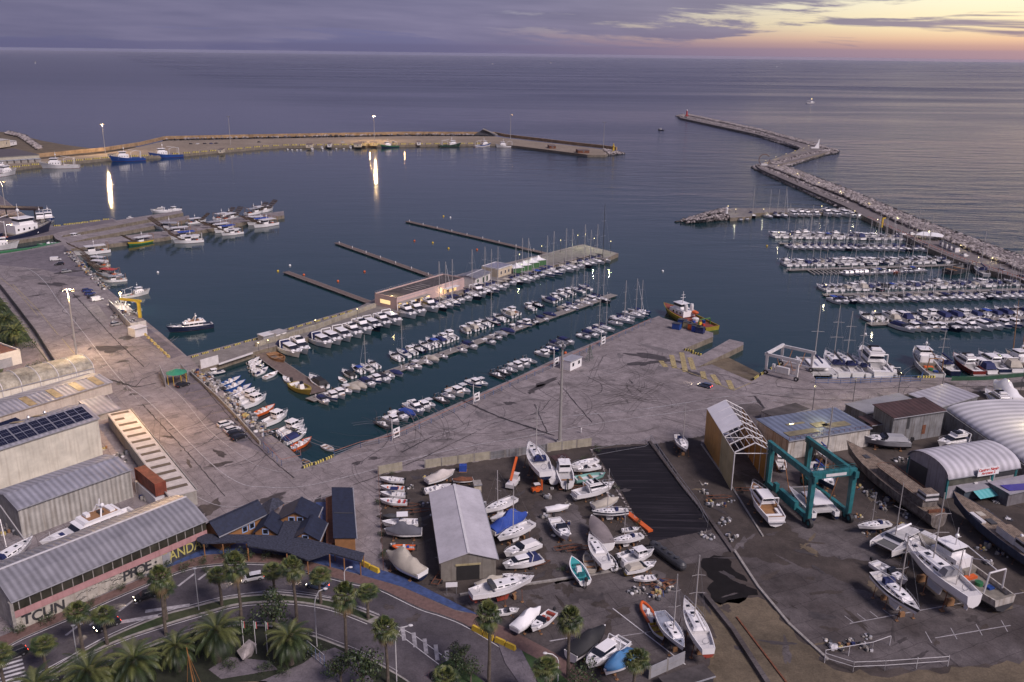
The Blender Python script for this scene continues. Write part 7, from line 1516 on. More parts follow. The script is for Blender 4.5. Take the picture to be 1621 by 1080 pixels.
for (cx, cy), (bx, by), s, lb in [((342, 990), (347, 1046), 1.25, 'big date palm in the dark garden, right of centre'), ((215, 1040), (218, 1095), 1.25, 'date palm in the garden at the bottom, left of the small mast'), ((280, 1023), (283, 1062), 1., 'smaller date palm between the two big garden ones'), ((145, 1060), (148, 1115), 1.3, 'date palm at the bottom edge, leftmost in the garden'), ((458, 1012), (461, 1051), 1.1, 'date palm beside the round tree and flag poles'), ((62, 1090), (64, 1130), 1.1, 'date palm cropped by the lower left picture edge')]:
    B_ = at(bx, by, LZ+.2); put(DP, B_, s, lb, 'palm', 'date palms in the garden')
for i, (x, y) in enumerate(((-2, 506), (12, 528), (26, 548), (-18, 520))): put(DP, at(x, y, LZ), 1.15, 'date palm in the dark strip at the left edge, %s from the top' % ordw((1, 3, 4, 2)[i]), 'palm', 'date palms at the left edge')
for x, y, s, lb in [(435, 1000, 2.6, 'round dense tree in the garden behind the flag poles'), (575, 1095, 2.6, 'large bushy tree cut by the bottom edge, left of lamp'), (540, 1085, 2., 'smaller bushy tree beside the bottom large one'), (722, 1062, 1.6, 'dark bush on the verge at the junction'), (745, 1082, 1.6, 'dark bush near the bottom on the junction verge'), (735, 1045, 1., 'small bush topmost on the junction verge'), (920, 1100, 2., 'bush at the bottom edge behind the verge palm')]:
    put(BT, at(x, y, LZ+.1), s, lb, 'tree', None)
for i, (x, y, s) in enumerate(((28, 1003, 1.1), (79, 985, 1.2), (148, 957, .8), (190, 935, .9), (226, 918, 1.1), (267, 899, .9), (296, 903, 1.2), (322, 894, .9), (326, 906, .7), (355, 886, 1.2), (392, 883, 1.2), (426, 885, 1.2))):
    put(SHB, at(x, y, LZ+.14), s*.95, 'small shrub on the brick pavement, %s from the left' % ordw(i+1), 'shrub', 'shrubs along the pavement')
for i, (x, y, s) in enumerate(((363, 1060, 1.1), (424, 1062, 1.1), (448, 1070, .9), (400, 1000, 1.6), (375, 1004, 1.7), (350, 1010, 1.6), (320, 1020, 1.5), (300, 1036, 1.6), (240, 1068, 1.6), (180, 1085, 1.7), (110, 1100, 1.7), (480, 1020, 1.5), (495, 1040, 1.3))):
    put(SHB, at(x, y, LZ+.18), s, 'dark clipped garden shrub between the date palms and the kerb', 'shrub', 'dark garden shrubs')
for i, (x, y) in enumerate(((20, 520), (30, 536), (40, 552), (6, 500), (-10, 515), (12, 545), (62, 590))): put(SHB, at(x, y, LZ), 2.2, 'dark shrub beneath the palms at the left edge', 'shrub', 'shrubs under the left edge palms')
for i, (x, y) in enumerate(((600, 800), (603, 850), (606, 880), (945, 715), (975, 775), (1010, 830), (992, 862), (1030, 900), (925, 730), (620, 752), (700, 880), (1560, 650), (1550, 645), (890, 905), (940, 880))): put(SHB, at(x, y, LZ), random.uniform(.5, .9), 'low weedy shrub growing between the stored boats', 'shrub', 'weeds among the stored boats')
# ---------------------------------------------------------------- lamps and masts
def flood(bx, by, ty, label, lit=0, e=0, base=LZ, heads=8, w=.35):
    B_ = at(bx, by, base); H = zat(B_, ty)-base; r = empty('floodlight_mast', B_)
    mb = MB(); mb.tube((0, 0, 0), (0, 0, H), w, mat('galvanised_mast', (.4, .38, .36), .5, .4, var=.15), 10, w*.45); mb.box(-.8, .8, -.8, .8, 0, .5, CO); mb.build('pole', r)
    mb = MB(); mb.path([(1.4*math.cos(t*PI/6), 1.4*math.sin(t*PI/6), H-.3) for t in range(13)], .08, GR, 5); [mb.tube((0, 0, H-.2), (1.4*math.cos(t), 1.4*math.sin(t), H-.3), .06, GR, 4) for t in (0, 1.57, 3.14, 4.71)]; mb.build('head_ring', r)
    for k in range(heads):
        t = 2*PI*k/heads; c_ = (1.75*math.cos(t), 1.75*math.sin(t), H-.55); mb = MB(); mb.trap(c_[0]-.35, c_[0]+.35, .3, c_[2], c_[0]-.25, c_[0]+.25, .2, c_[2]+.35, DG)
        mb.v = [(x, y+c_[1], z) for x, y, z in mb.v]; ln = mb.build('floodlight', r)
        if k < lit: mb = MB(); mb.box(c_[0]-.3, c_[0]+.3, c_[1]-.26, c_[1]+.26, c_[2]-.06, c_[2]-.01, LB if e > 15000 else LW); mb.build('lens', ln)
    if e: l = lamp(B_+Vector((0, 0, H-1.6)), e, (1, .66, .33), .6)
    return tag(r, label, 'floodlight mast', 'tall floodlight masts')
flood(167, 243, 196, 'tall lit floodlight mast on the mole left of the two blue trawlers', 8, 90000, 2.4)
flood(365, 229, 184, 'tall unlit floodlight mast on the mole, second from the left', 0, 0, 2.4)
flood(593, 224, 183, 'tall floodlight mast above the orange-lit sheds on the mole', 8, 90000, 2.4)
flood(808, 222, 181, 'tall floodlight mast near the bend of the mole', 1, 0, 2.4)
flood(955, 237, 193, 'tall unlit floodlight mast nearest the tip of the mole', 0, 0, 2.4)
flood(10, 338, 287, 'tall lit floodlight mast at the left edge behind the navy trawler', 4, 20000)
flood(122, 566, 458, 'tall floodlight mast on the left quay behind the membrane hall', 3, 52000, w=.42)
flood(886, 700, 541, 'tallest floodlight mast in the middle of the apron, unlit', 0, 0, w=.5)
lamp(at(225, 582, 20.), 17000, (1, .58, .24), .6)
lamp(at(585, 226, 6.4), 5000, (1, .55, .2)); lamp(at(640, 226, 6.4), 1500, (1, .55, .2));
def street(base, head, label, h2=None, m=W_, lit=False):
    B_ = at(*base, LZ+.15); H = zat(B_, head[1])-B_.z
    d = at(head[0], head[1], B_.z+H)-B_; d.z = 0; r = empty('street_lamp', B_); d = d if d.length < 4 else d.normalized()*4
    mb = MB(); mb.path([Vector((0, 0, 0)), Vector((0, 0, H*.72)), d*.12+Vector((0, 0, H*.84)), d*.45+Vector((0, 0, H*.96)), d+Vector((0, 0, H))], .09, m, 6); mb.build('pole', r)
    mb = MB(); mb.blob((d.x, d.y, H), .32, m, sx=1.3, sz=.45); mb.build('lamp_head', r)
    return tag(r, label, 'street lamp', 'curved street lamps')
street((502, 1024), (515, 932), 'curved white street lamp in front of the canopy walkway')
street((628, 1079), (650, 990), 'curved white street lamp beside the hatched island')
street((546, 930), (555, 898), 'curved white street lamp behind the road near the canopy end')
street((883, 1079), (863, 1034), 'curved white street lamp on the green verge bottom centre')
street((315, 966), (308, 900), 'straight grey street lamp on the median left of palms', m=GR); street((123, 1044), (116, 990), 'straight grey street lamp on the median near the left', m=GR)
def post(x, y, h, label, z=LZ, lit=LY, e=0, m=DG, grp=None, c=(1, .85, .45)):
    B_ = at(x, y, z); r = empty('lamp_post', B_); mb = MB(); mb.tube((0, 0, 0), (0, 0, h), .08, m, 6); mb.build('pole', r); mb = MB(); mb.lathe((0, 0, h), [(.1, -.1), (.18, .05), (.1, .22)], lit, 8); mb.build('lamp_head', r)
    if e: lamp(B_+Vector((0, 0, h-.25)), e, c, .2)
    return tag(r, label, 'lamp post', grp)
for i, (x, y, e) in enumerate(((1286, 649, 700), (1350, 636, 900), (1421, 627, 900), (1491, 614, 900), (1616, 618, 500))): post(x, y, 7.5, 'black lamp post along the road behind the workshops, %s from the left' % ordw(i+1), e=e, lit=DG, grp='black lamp posts behind the workshops')
lamp(at(1655, 655, 14), 2500, (1, .85, .5)); lamp(at(1300, 650, 10.5), 500, (1, .9, .5))
GRN = (.95, 1., .5)
for i, (x, y, e) in enumerate(((822, 424, 800), (857, 410, 900), (887, 400, 900), (914, 392, 1300), (926, 390, 1600), (940, 397, 1300), (966, 402, 800))): post(x, y, 6.5, 'lamp post on the green-lit pier end, %s from the left' % ordw(i+1), e=e, c=GRN, grp='lamp posts on the pier end')
for i, (x, y) in enumerate(((410, 557), (425, 553), (500, 520), (566, 502), (633, 488))): post(x, y, 3.2, 'small lamp on the narrow pier wall, %s from the left' % ordw(i+1), e=180, grp='small lamps on the narrow pier')
for i, (x, y) in enumerate(((1232, 379), (1250, 382), (1454, 380), (1547, 420), (1352, 344), (1164, 341), (1152, 336), (1208, 341), (1306, 465), (1383, 508), (1300, 336), (1388, 358))): post(x, y, 4., 'small white-lit lamp in the right marina, %s counted along the pontoons' % ordw(i+1), z=1., e=350, grp='small lamps of the right marina', c=(1, .9, .6))
for i, (x, y) in enumerate(((1212, 258), (1228, 252), (1244, 247), (1258, 242), (1272, 238), (1280, 234), (1232, 266), (1262, 279), (1296, 294), (1330, 308), (1375, 327), (1420, 350), (1470, 372), (1520, 395), (1570, 415))): post(x, y, 2.2, 'small yellow path lamp on the breakwater, %s from the elbow' % ordw(i+1), z=2.6, e=700, grp='path lamps on the breakwater')
lamp(at(621, 462, 8.3), 900, (1, .75, .35)); lamp(at(636, 478, 4.3), 400, (1, .8, .4)); lamp(at(655, 472, 4.3), 250, (1, .75, .35)); lamp(at(700, 461, 4.3), 250, (1, .75, .35)); lamp(at(612, 470, 5), 700, (1, .85, .5))
p = at(190, 464, 8); r = empty('work_lamp', (p.x, p.y, LZ)); mb = MB(); mb.tube((0, 0, 0), (0, 0, 5.6), .1, W_, 6); mb.build('pole', r); mb = MB(); mb.blob((0, 0, 5.9), .45, LB); mb.build('lamp_head', r); tag(r, 'dazzling white floodlight beside the fishing boat on the left quay', 'floodlight'); lamp((p.x, p.y, 7.2), 7000, (1, .92, .7))
lamp(at(29, 527, 6), 250, (.9, 1, .3))
# ---------------------------------------------------------------- cars
CP_ = {}
def car_proto(m, van):
    r = empty('parked_car', (0, 0, 0)); L = 4.3 if not van else 4.9; H = 1.45 if not van else 1.95
    mb = MB(); mb.hexa([(-L/2, -.85, .28), (L/2, -.82, .28), (L/2, .82, .28), (-L/2, .85, .28)], [(-L/2+.03, -.87, .82), (L/2-.1, -.8, .66), (L/2-.1, .8, .66), (-L/2+.03, .87, .82)], m)
    mb.hexa([(-L/2+.03, -.87, .82), (L/2-.1, -.8, .66), (L/2-.1, .8, .66), (-L/2+.03, .87, .82)], [(-L/2+.1, -.82, .95), (L/2-1., -.78, .93), (L/2-1., .78, .93), (-L/2+.1, .82, .95)], m)
    bd = mb.build('body', r, smooth=True)
    x0, x1 = (-L/2+.15, L/2-1.05) if not van else (-L/2+.05, L/2-.75)
    mb = MB(); mb.trap(x0, x1, .79, .93, x0+.35*(not van), x1-.7, .64 if not van else .74, H-.06, GL if not van else m); g = mb.build('windows', r)
    if van: mb = MB(); mb.trap(x1-.9, x1+.02, .8, .98, x1-.95, x1-.62, .72, H-.2, GL); mb.build('windscreen', r)
    mb = MB(); mb.trap(x0+.3, x1-.62, .66 if not van else .75, H-.06, x0+.45, x1-.8, .6, H, m); mb.build('roof', r)
    for x in (-L/2+.8, L/2-.8):
        for y in (-.8, .8): mb = MB(); mb.tube((x, y-.1, .32), (x, y+.1, .32), .32, BK, 12); w_ = mb.build('wheel', r); mb = MB(); mb.tube((x, y-.115, .32), (x, y+.115, .32), .18, ST, 8); mb.build('rim', w_)
    for y in (-.62, .62):
        mb = MB(); mb.box(L/2-.14, L/2-.03, y-.16, y+.16, .52, .66, mat('lamp_glass', (.6, .6, .6), .1, var=0)); mb.build('headlight', r); mb = MB(); mb.box(-L/2-.02, -L/2+.08, y-.14, y+.14, .6, .8, RD); mb.build('tail_light', r)
    kids(r); return r
def car(x, y, x2, y2, m, label, van=False, lights=False, ln=None):
    """(x, y) rear, (x2, y2) front in the picture"""
    k = (m.name, van); a = at(x, y, LZ+.1); b = at(x2, y2, LZ+.1); d = b-a; c_ = (a+b)/2
    if k not in CP_ or lights: o = car_proto(m, van); (CP_.setdefault(k, o) if not lights else None)
    else: o = copy_tree(CP_[k])
    o.location = (c_.x, c_.y, LZ+.07); o.rotation_euler = (0, 0, math.atan2(d.y, d.x))
    if lights:
        o.name = 'moving_car'
        for ch in o.children:
            if ch.name.startswith('headlight'): ch.data.materials[0] = HL
            if ch.name.startswith('tail_light'): ch.data.materials[0] = TL
        e = d.normalized(); sp = bpy.data.lights.new('headlight_beam', 'SPOT'); sp.energy = 900; sp.spot_size = 1.0; sp.spot_blend = .6; sp.color = (1, .85, .6); so_ = bpy.data.objects.new('headlight_beam', sp); col.objects.link(so_); so_.location = c_+e*2.4+Vector((0, 0, .7)); so_.rotation_euler = (e+Vector((0, 0, -.12))).to_track_quat('-Z', 'Y').to_euler()
    tag(o, label, 'van' if van else 'car', 'cars and vans')
CW = mat('car_white', (.6, .59, .6), .25, var=.05); CD = mat('car_black', (.02, .02, .024), .22, var=.05); CS = mat('car_silver', (.35, .35, .36), .3, .4, var=.05); CB = mat('car_blue', (.02, .035, .14), .25, var=.05); CBl = mat('car_grey_blue', (.07, .09, .15), .3, var=.05)
car(79, 413, 98, 412, CW, 'white van parked nearest the fishing harbour', True); car(103, 419, 85, 420, CD, 'black car parked below the white van by the fishing harbour'); car(96, 432, 114, 430, CS, 'silver car parked alone on the lorry park')
car(129, 463, 148, 460, CB, 'dark blue car, topmost of the row by the left quay'); car(133, 468, 152, 465, CB, 'blue car second in the row by the left quay'); car(137, 473, 157, 470, CD, 'black car with white neighbour in the row by the left quay'); car(143, 478, 165, 474, CW, 'white van lowest in the row by the left quay', True); car(174, 517, 195, 513, CS, 'silver car parked alone beside the white compound wall')
car(279, 615, 300, 608, CD, 'dark off-roader parked next to the green gazebo'); car(348, 676, 366, 671, CW, 'white hatchback, topmost of the four cars at the cluttered quay'); car(356, 686, 380, 679, CW, 'white estate car second of the four at the cluttered quay'); car(361, 691, 386, 685, CD, 'dark car third of the four at the cluttered quay'); car(366, 699, 391, 690, CD, 'black off-roader lowest of the four at the cluttered quay')
car(1126, 615, 1106, 610, CBl, 'grey-blue car with headlights on crossing the apron', lights=True)
car(418, 914, 381, 921, CW, 'white car driving past the tall palms', lights=True); car(250, 940, 213, 952, CD, 'black car driving in front of the graffiti hall', lights=True); car(190, 984, 150, 1001, CD, 'black car driving behind the median palm pair', lights=True); car(40, 1032, 3, 1047, CD, 'dark car driving near the zebra crossing at the left', lights=True)
car(516, 933, 490, 927, CBl, 'dark car half hidden by a palm below the canopy end', lights=True); car(686, 1070, 712, 1088, CD, 'dark car with red tail lights at the bottom junction', lights=True)
car(1579, 427, 1593, 432, CS, 'silver car on the breakwater road near the lamp'); car(1608, 437, 1625, 443, CD, 'dark car on the breakwater road at the right edge')
for i, x in enumerate((300, 310, 322, 332, 340, 408, 540, 620)): car(x, 229-i*.2 if x < 400 else 226, x+5, 228.6-i*.2 if x < 400 else 226, (CD, CW, CD, CB, CD)[i % 5], 'car parked on the far mole, %s from the left' % ordw(i+1))
for i, (x, y) in enumerate(((1520, 596), (1610, 750), (1596, 842))): pass
# ---------------------------------------------------------------- barriers, fences, signs
BKs = mat('stripe_black', (.03, .03, .03), .7); YEs = mat('stripe_yellow', (.6, .5, .12), .7, var=.2)
def block(x, y, ang, label, grp, z=LZ, L=3.6, s=1.):
    p = at(x, y, z); mb = MB(); n = 8
    for i in range(n):
        a = -L/2+L*i/n; b = a+L/n; mb.hexa([(a, -.3, 0), (b, -.3, 0), (b, .3, 0), (a, .3, 0)], [(a+.12, -.25, .65*s), (b+.12, -.25, .65*s), (b+.12, .25, .65*s), (a+.12, .25, .65*s)], YEs if i % 2 else BKs)
    o = mb.build('kerb_barrier', loc=p); o.rotation_euler = (0, 0, ang); return tag(o, label, 'barrier', grp)
pa = math.radians(52)
bp_ = [(308, 565), (324, 560), (342, 555), (359, 551), (375, 546), (391, 541), (404, 538), (460, 521), (474, 517), (488, 513), (502, 509), (515, 505), (528, 502), (541, 498), (553, 494)]
bproto = None
def blocks(pts, ang, label, grp, z=LZ, s=1.):
    global bproto
    for i, (x, y) in enumerate(pts):
        if bproto is None: bproto = block(x, y, ang, None, None, z)
        o = bproto if 'label' not in bproto else bproto.copy()
        if o is not bproto: col.objects.link(o)
        o.location = at(x, y, z); o.rotation_euler = (0, 0, ang); o.scale = (s, s, s); o['label'] = label % ordw(i+1); o['category'] = 'barrier'; o['group'] = grp
blocks(bp_, pa, 'yellow and black striped barrier on the narrow pier edge, %s from the left', 'striped barriers on the narrow pier', s=.72)
blocks([(486, 739), (504, 733), (521, 726)], pa, 'yellow and black striped barrier at the basin corner, %s from the left', 'striped barriers at the basin corner', s=.85)
blocks([(1458, 598), (1471, 598)], .05, 'yellow striped barrier on the right quay, %s from the left', 'striped barriers on the right quay')
blocks([(1090, 556), (1102, 561)], -.6, 'striped barrier at the small dock slot, %s from the left', 'striped barriers at the dock slot'); blocks([(1196, 599), (1207, 592), (1222, 584), (1235, 577)], .9, 'yellow striped barrier under the white boat lift, %s from the left', 'striped barriers under the boat lift')
blocks([(90, 358), (105, 356), (113, 355), (124, 354), (134, 352.6), (146, 351), (153, 350), (167, 348)], .35, 'yellow barrier on the far concrete jetty, %s from the left', 'barriers on the far concrete jetty')
mq = []
Q = [(-20, 270.5), (70, 259.8), (180, 249.6), (244, 246.8), (295, 243.3), (420, 232.4), (452, 230.8), (784, 227.8)]
for a, b in zip(Q, Q[1:]):
    n = max(1, int((b[0]-a[0])/13)); mq += [(a[0]+(b[0]-a[0])*i/n, a[1]+(b[1]-a[1])*i/n-.4) for i in range(n)]
def blocks2(pts, ang, grp, z, s):
    for i, (x, y) in enumerate(pts):
        o = bproto.copy(); col.objects.link(o); o.location = at(x, y, z); o.rotation_euler = (0, 0, ang); o.scale = (s, s, s)
        o['label'] = 'pale yellow barrier in the long row on the far mole edge'; o['category'] = 'barrier'; o['group'] = grp
blocks2(mq, .35, 'barriers along the far mole edge', 2.4, 1.7)
YJ = mat('yellow_concrete', (.45, .36, .14), .8, var=.3)
for i in range(9): x = 225+i*5.2; y = 526+i*4.9; p = at(x, y, LZ); mb = MB(); mb.trap(-1., 1., .35, 0, -.9, .9, .18, .8, YJ); o = mb.build('jersey_barrier', loc=p); o.rotation_euler = (0, 0, -.85); tag(o, 'yellow concrete barrier on the left apron, %s from the top' % ordw(i+1), 'barrier', 'yellow concrete barriers on the left apron')
for i, (a, b) in enumerate((((748, 996), (765, 1005)), ((766, 1006), (781, 1014)), ((784, 1015), (800, 1022)), ((801, 1023), (816, 1030)), ((572, 893), (586, 900)), ((587, 901), (600, 907)))):
    A = at(*a, LZ+.1); B_ = at(*b, LZ+.1); d = B_-A; mb = MB(); mb.trap(-d.length/2, d.length/2, .35, 0, -d.length/2+.1, d.length/2-.1, .2, .95, YE); o = mb.build('jersey_barrier', loc=(A+B_)/2); o.rotation_euler = (0, 0, math.atan2(d.y, d.x)); tag(o, '%s yellow plastic barrier %s' % (ordw(i+1 if i < 4 else i-3), 'in the row at the road junction' if i < 4 else 'below the canopy walkway end'), 'barrier', 'yellow road barriers')
def fence(name, label, pts, h, step, pm, rails, z=LZ, r=.05, cat='fence', panel_m=None):
    W = [at(x, y, z) for x, y in pts]; o = empty(name, W[0]); O = W[0]
    for a, b in zip(W, W[1:]):
        d = b-a; n = max(1, int(d.length/step))
        mb = MB()
        for i in range(n): q = a+d*i/n-O; mb.tube(q, q+Vector((0, 0, h)), r, pm, 5)
        mb.tube(b-O, b-O+Vector((0, 0, h)), r, pm, 5)
        mb.build('fence_posts', o)['kind'] = 'stuff'
        mb = MB()
        for k, m in rails: mb.tube(a-O+Vector((0, 0, h*k)), b-O+Vector((0, 0, h*k)), r*.8, m, 4)
        mb.build('rail', o)
        if panel_m: mb = MB(); mb.beam(a-O+Vector((0, 0, h*.45)), b-O+Vector((0, 0, h*.45)), .06, h*.85, panel_m); mb.build('fence_panel', o)
    return tag(o, label, cat)
PB = mat('rail_blue', (.08, .16, .36), .6); PO = mat('rail_orange', (.4, .16, .1), .6)
fence('quay_railing', 'long blue-posted railing with orange top rail along the apron quay', [(529, 724), (571, 709), (600, 703), (619, 699), (644, 688), (701, 662), (753, 638), (820, 607), (896, 573), (958, 544), (1030, 511)], 1.7, 4.2, PB, [(1., PO), (.66, ST), (.33, ST)], r=.07)
fence('quay_railing', 'short blue railing around the walkway end at the cluttered quay', [(418, 694), (440, 688), (476, 722), (477, 731), (446, 738), (418, 710)], 1.8, 2.6, PB, [(1., PO), (.5, ST)], r=.06)
fence('quay_railing', 'blue mesh railing in front of the sailing yachts on the right quay', [(1291, 607), (1330, 608), (1457, 604), (1460, 598)], 2., 3., PB, [(1., PB), (.6, PB), (.2, PB)], r=.07)
fence('wire_fence', 'rusty post and wire fence along the left side of the boat yard', [(599, 748), (601, 800), (604, 850), (607, 905)], 2., 3., RU, [(1., RU), (.5, ST)])
fence('wire_fence', 'grey temporary fence across the top of the black tarpaulin field', [(938, 722), (975, 715), (1022, 707), (1030, 701)], 2., 4.5, ST, [(1., ST), (.05, ST)], r=.06)
fence('wire_fence', 'thin wire fence along the right edge of the tarpaulin field', [(1030, 700), (1050, 730), (1078, 770), (1105, 806), (1120, 835)], 2., 3.5, ST, [(1., ST), (.5, ST)])
fence('wire_fence', 'white post and rail pen on the lower right concrete', [(1305, 1045), (1380, 1032), (1408, 1022)], 2., 3.5, W_, [(1., W_)], r=.07); fence('wire_fence', 'white-posted fence at the bottom right with bent rails', [(1305, 1050), (1350, 1064), (1400, 1062), (1500, 1055)], 2.2, 5, W_, [(.9, W_), (.5, W_)], r=.06)
fence('barrier_fence', 'orange striped low fence on the harbour side of the breakwater road', [(1374, 345), (1425, 368), (1475, 392), (1520, 410), (1580, 430), (1625, 445)], 1., 3, OR, [(1., OR), (.5, W_)], z=2.6, r=.09)
fence('dark_wall_fence', 'dark boundary fence along the left side of the left quay', [(-6, 450), (5, 462), (34, 500), (58, 532), (88, 580)], 2.4, 3, DG, [(1., DG)], panel_m=DG)
fence('wire_fence', 'wire fence with rusty rail behind the white garage', [(0, 612), (60, 592), (88, 580)], 1.8, 3, GR, [(1., GR)])
fence('fence_green', 'green mesh fence along the right-hand end of the right quay', [(1506, 603), (1560, 602), (1625, 596)], 1.5, 4, GN, [(1., GN)], panel_m=mat('green_mesh', (.02, .07, .04), .8)); fence('wire_fence', 'dark fence between the upper right yard and the road', [(1598, 614), (1630, 612)], 2, 3, DG, [(1., DG)], panel_m=DG)
fence('pier_railing', 'grey railing on the narrow pier above the motor yachts', [(420, 545), (500, 519), (592, 487)], 1.2, 4, ST, [(1., ST)], z=3.4)
wall('pier_wall', 'pale parapet wall along the middle of the narrow pier', 'wall', [(405, 549), (500, 521), (594, 486)], 1.6, 1., mat('pier_parapet', (.33, .3, .24), .9, var=.35, scale=.4, dirt=.4))
PNL = mat('concrete_panels', (.34, .31, .24), .9, var=.3, scale=.5, dirt=.35)
def pwall(label, pts, h=2.2, m=PNL):
    W = [at(x, y, LZ) for x, y in pts]; o = empty('panel_wall', W[0]); O = W[0]
    for a, b in zip(W, W[1:]):
        n = max(1, int((b-a).length/3.4))
        for i in range(n): p = a.lerp(b, i/n)-O; q = a.lerp(b, (i+1)/n)-O; mb = MB(); mb.beam(p+Vector((0, 0, h/2)), q+Vector((0, 0, h/2)), .12, h, m); mb.beam(p+Vector((0, 0, h*.5)), q+Vector((0, 0, h*.5)), .16, .06, CO); mb.build('wall_panel', o); mb = MB(); mb.box(p.x-.15, p.x+.15, p.y-.15, p.y+.15, 0, h+.15, CO); mb.build('wall_post', o)
    return tag(o, label, 'wall')
pwall('short cream concrete panel wall at the top left corner of the yard', [(599, 751), (637, 744)]); pwall('cream concrete panel wall behind the cream-covered boat', [(673, 741), (776, 727)]); pwall('dark sheet gate wall between the two cream panel walls', [(776, 727), (868, 714)], 2., WGR); pwall('cream concrete panel wall behind the brown-roofed hut', [(866, 715), (936, 706)], 2.3)
wall('yard_kerb', 'low concrete kerb between the boat rows and lower yard', 'kerb', [(728, 943), (840, 925), (930, 912), (1030, 893)], .35, .5, CO)
pwall('grey sheet gate at the bottom of the yard beside the palms', [(1028, 1075), (1083, 1050)], 2.4, GR)
wall('compound_wall', 'white wall around the small gear compound on the left quay', 'wall', [(173, 484), (208, 523), (232, 518)], 2.6, .3, mat('compound_white', (.5, .47, .44), .8, var=.3, dirt=.4))
hut('gear_store', 'white box-shaped gear store at the end of the compound', (213, 522), (232, 517), (209, 517), 5., W_, W_, 0)
wall('compound_wall', 'white screen wall on the pier above the blue workboat', 'wall', [(318, 584), (346, 576)], 3., .3, W_); wall('screen_wall', 'grey panel left of the green gazebo', 'screen', [(254, 592), (263, 614)], 3., .15, GR); wall('screen_wall', 'grey panel right of the green gazebo', 'screen', [(287, 590), (298, 602)], 3., .15, GR)
wall('quay_wall', 'low concrete wall between car park and heaped fishing gear', 'wall', [(302, 593), (345, 632), (380, 668), (412, 704)], 1., .35, CO)
wall('zig_wall', 'white zigzag painted edge wall on the pier side of the basin', 'wall', [(346, 578), (400, 560)], .5, .4, W_)
# small structures
p = at(281, 606, LZ); r = empty('green_gazebo', p); mb = MB(); mb.add([(3.2*math.cos(t*PI/4), 3.2*math.sin(t*PI/4), 3.4) for t in range(8)]+[(0, 0, 4.6)], [(i, (i+1) % 8, 8) for i in range(8)]+[tuple(reversed(range(8)))], mat('green_roof', (.03, .22, .13), .6)); mb.build('roof', r)
for t in range(8): mb = MB(); mb.tube((2.9*math.cos(t*PI/4), 2.9*math.sin(t*PI/4), 0), (2.9*math.cos(t*PI/4), 2.9*math.sin(t*PI/4), 3.4), .08, YE, 5); mb.build('post', r)
tag(r, 'round gazebo with green roof beside the car park', 'gazebo')
p = at(933, 572, LZ); r = empty('cone_tree', p); random.seed(5); mb = MB(); mb.tube((0, 0, 0), (0, 0, 5.8), .07, DG, 5); mb.build('pole', r); mb = MB()
for i in range(700): z = random.uniform(.2, 5.6); R_ = (5.8-z)*.26; t = random.uniform(0, 6.28); q = Vector((R_*math.cos(t), R_*math.sin(t), z)); u = Vector((random.uniform(-1, 1), random.uniform(-1, 1), random.uniform(-1, 1)))*.16; mb.add([q, q+u, q+u.cross(Vector((0, 0, 1)))+Vector((0, 0, .1))], [(0, 1, 2)], mat('tree_green', (.03, .1, .06), .8))
mb.build('foliage', r); tag(r, 'green cone-shaped Christmas tree beside the white cabin', 'tree')
for i, (x, y) in enumerate(((628, 694), (755, 637), (881, 580), (955, 546))):
    p = at(x, y, LZ); r = empty('berth_sign', p, pa); mb = MB(); mb.box(-1.2, 1.2, -.05, .05, .4, 3., WG); mb.box(-.3, .4, -.07, -.05, 2.1, 2.7, DG); mb.box(-.9, -.5, -.07, -.05, 2.1, 2.5, DG); mb.box(-.8, .8, -.07, -.05, .8, 1.5, DG); mb.build('board', r); mb = MB(); mb.tube((-1.6, 0, 0), (-1.6, 0, 6.), .12, W_, 6); mb.build('post', r); tag(r, 'white sign board with black marks on the quay railing, %s from the left' % ordw(i+1), 'sign', 'berth signs on the quay railing')
p = at(222, 503, LZ); r = empty('quay_crane', p); mb = MB(); mb.box(-.5, .5, -.5, .5, 0, 6.5, YE); mb.build('column', r); mb = MB(); mb.beam((1.2, -.5, 6.7), (-8, 2.5, 6.7), .8, .8, YE); mb.build('jib', r); tag(r, 'yellow jib crane beside the gear compound', 'crane')
p = at(1316-0, 0, 0) if False else at(1396, 360, 2.6); mb = MB(); mb.box(-.4, .4, -.4, .4, 0, 6., YE); mb.box(-.4, 1.6, -.35, .35, 5.3, 6., YE); tag(mb.build('yellow_post_crane', loc=p), 'small yellow crane post on the breakwater road', 'crane')
# mole and breakwater marks
p = at(1087, 184, 3.); r = empty('red_lighthouse', p); mb = MB(); mb.lathe((0, 0, 0), [(3., 0), (3., 1.2), (1.4, 1.3), (1.1, 8.), (1.8, 8.1), (1.8, 8.6)], RD, 12); mb.build('tower', r); mb = MB(); mb.lathe((0, 0, 8.6), [(.9, 0), (.9, 1.6), (.1, 2.4)], W_, 10); mb.build('lantern', r); tag(r, 'small red lighthouse at the tip of the long breakwater', 'lighthouse')
p = at(971, 240, 2.8); r = empty('yellow_beacon', p); mb = MB(); mb.lathe((0, 0, 0), [(1.6, 0), (1., 1.), (.8, 5.), (1.4, 5.2), (1.4, 5.8), (.5, 6.), (.5, 8.2)], YE, 10); mb.build('tower', r); tag(r, 'yellow beacon tower on the rocks at the mole tip', 'beacon')
p = at(1150, 338, 3.); r = empty('small_beacon', p); mb = MB(); mb.lathe((0, 0, 0), [(1.2, 0), (.8, .6), (.6, 3.), (.9, 3.1), (.3, 4.)], W_, 10); mb.build('tower', r); tag(r, 'small white beacon between the boulders and jetty deck', 'beacon')
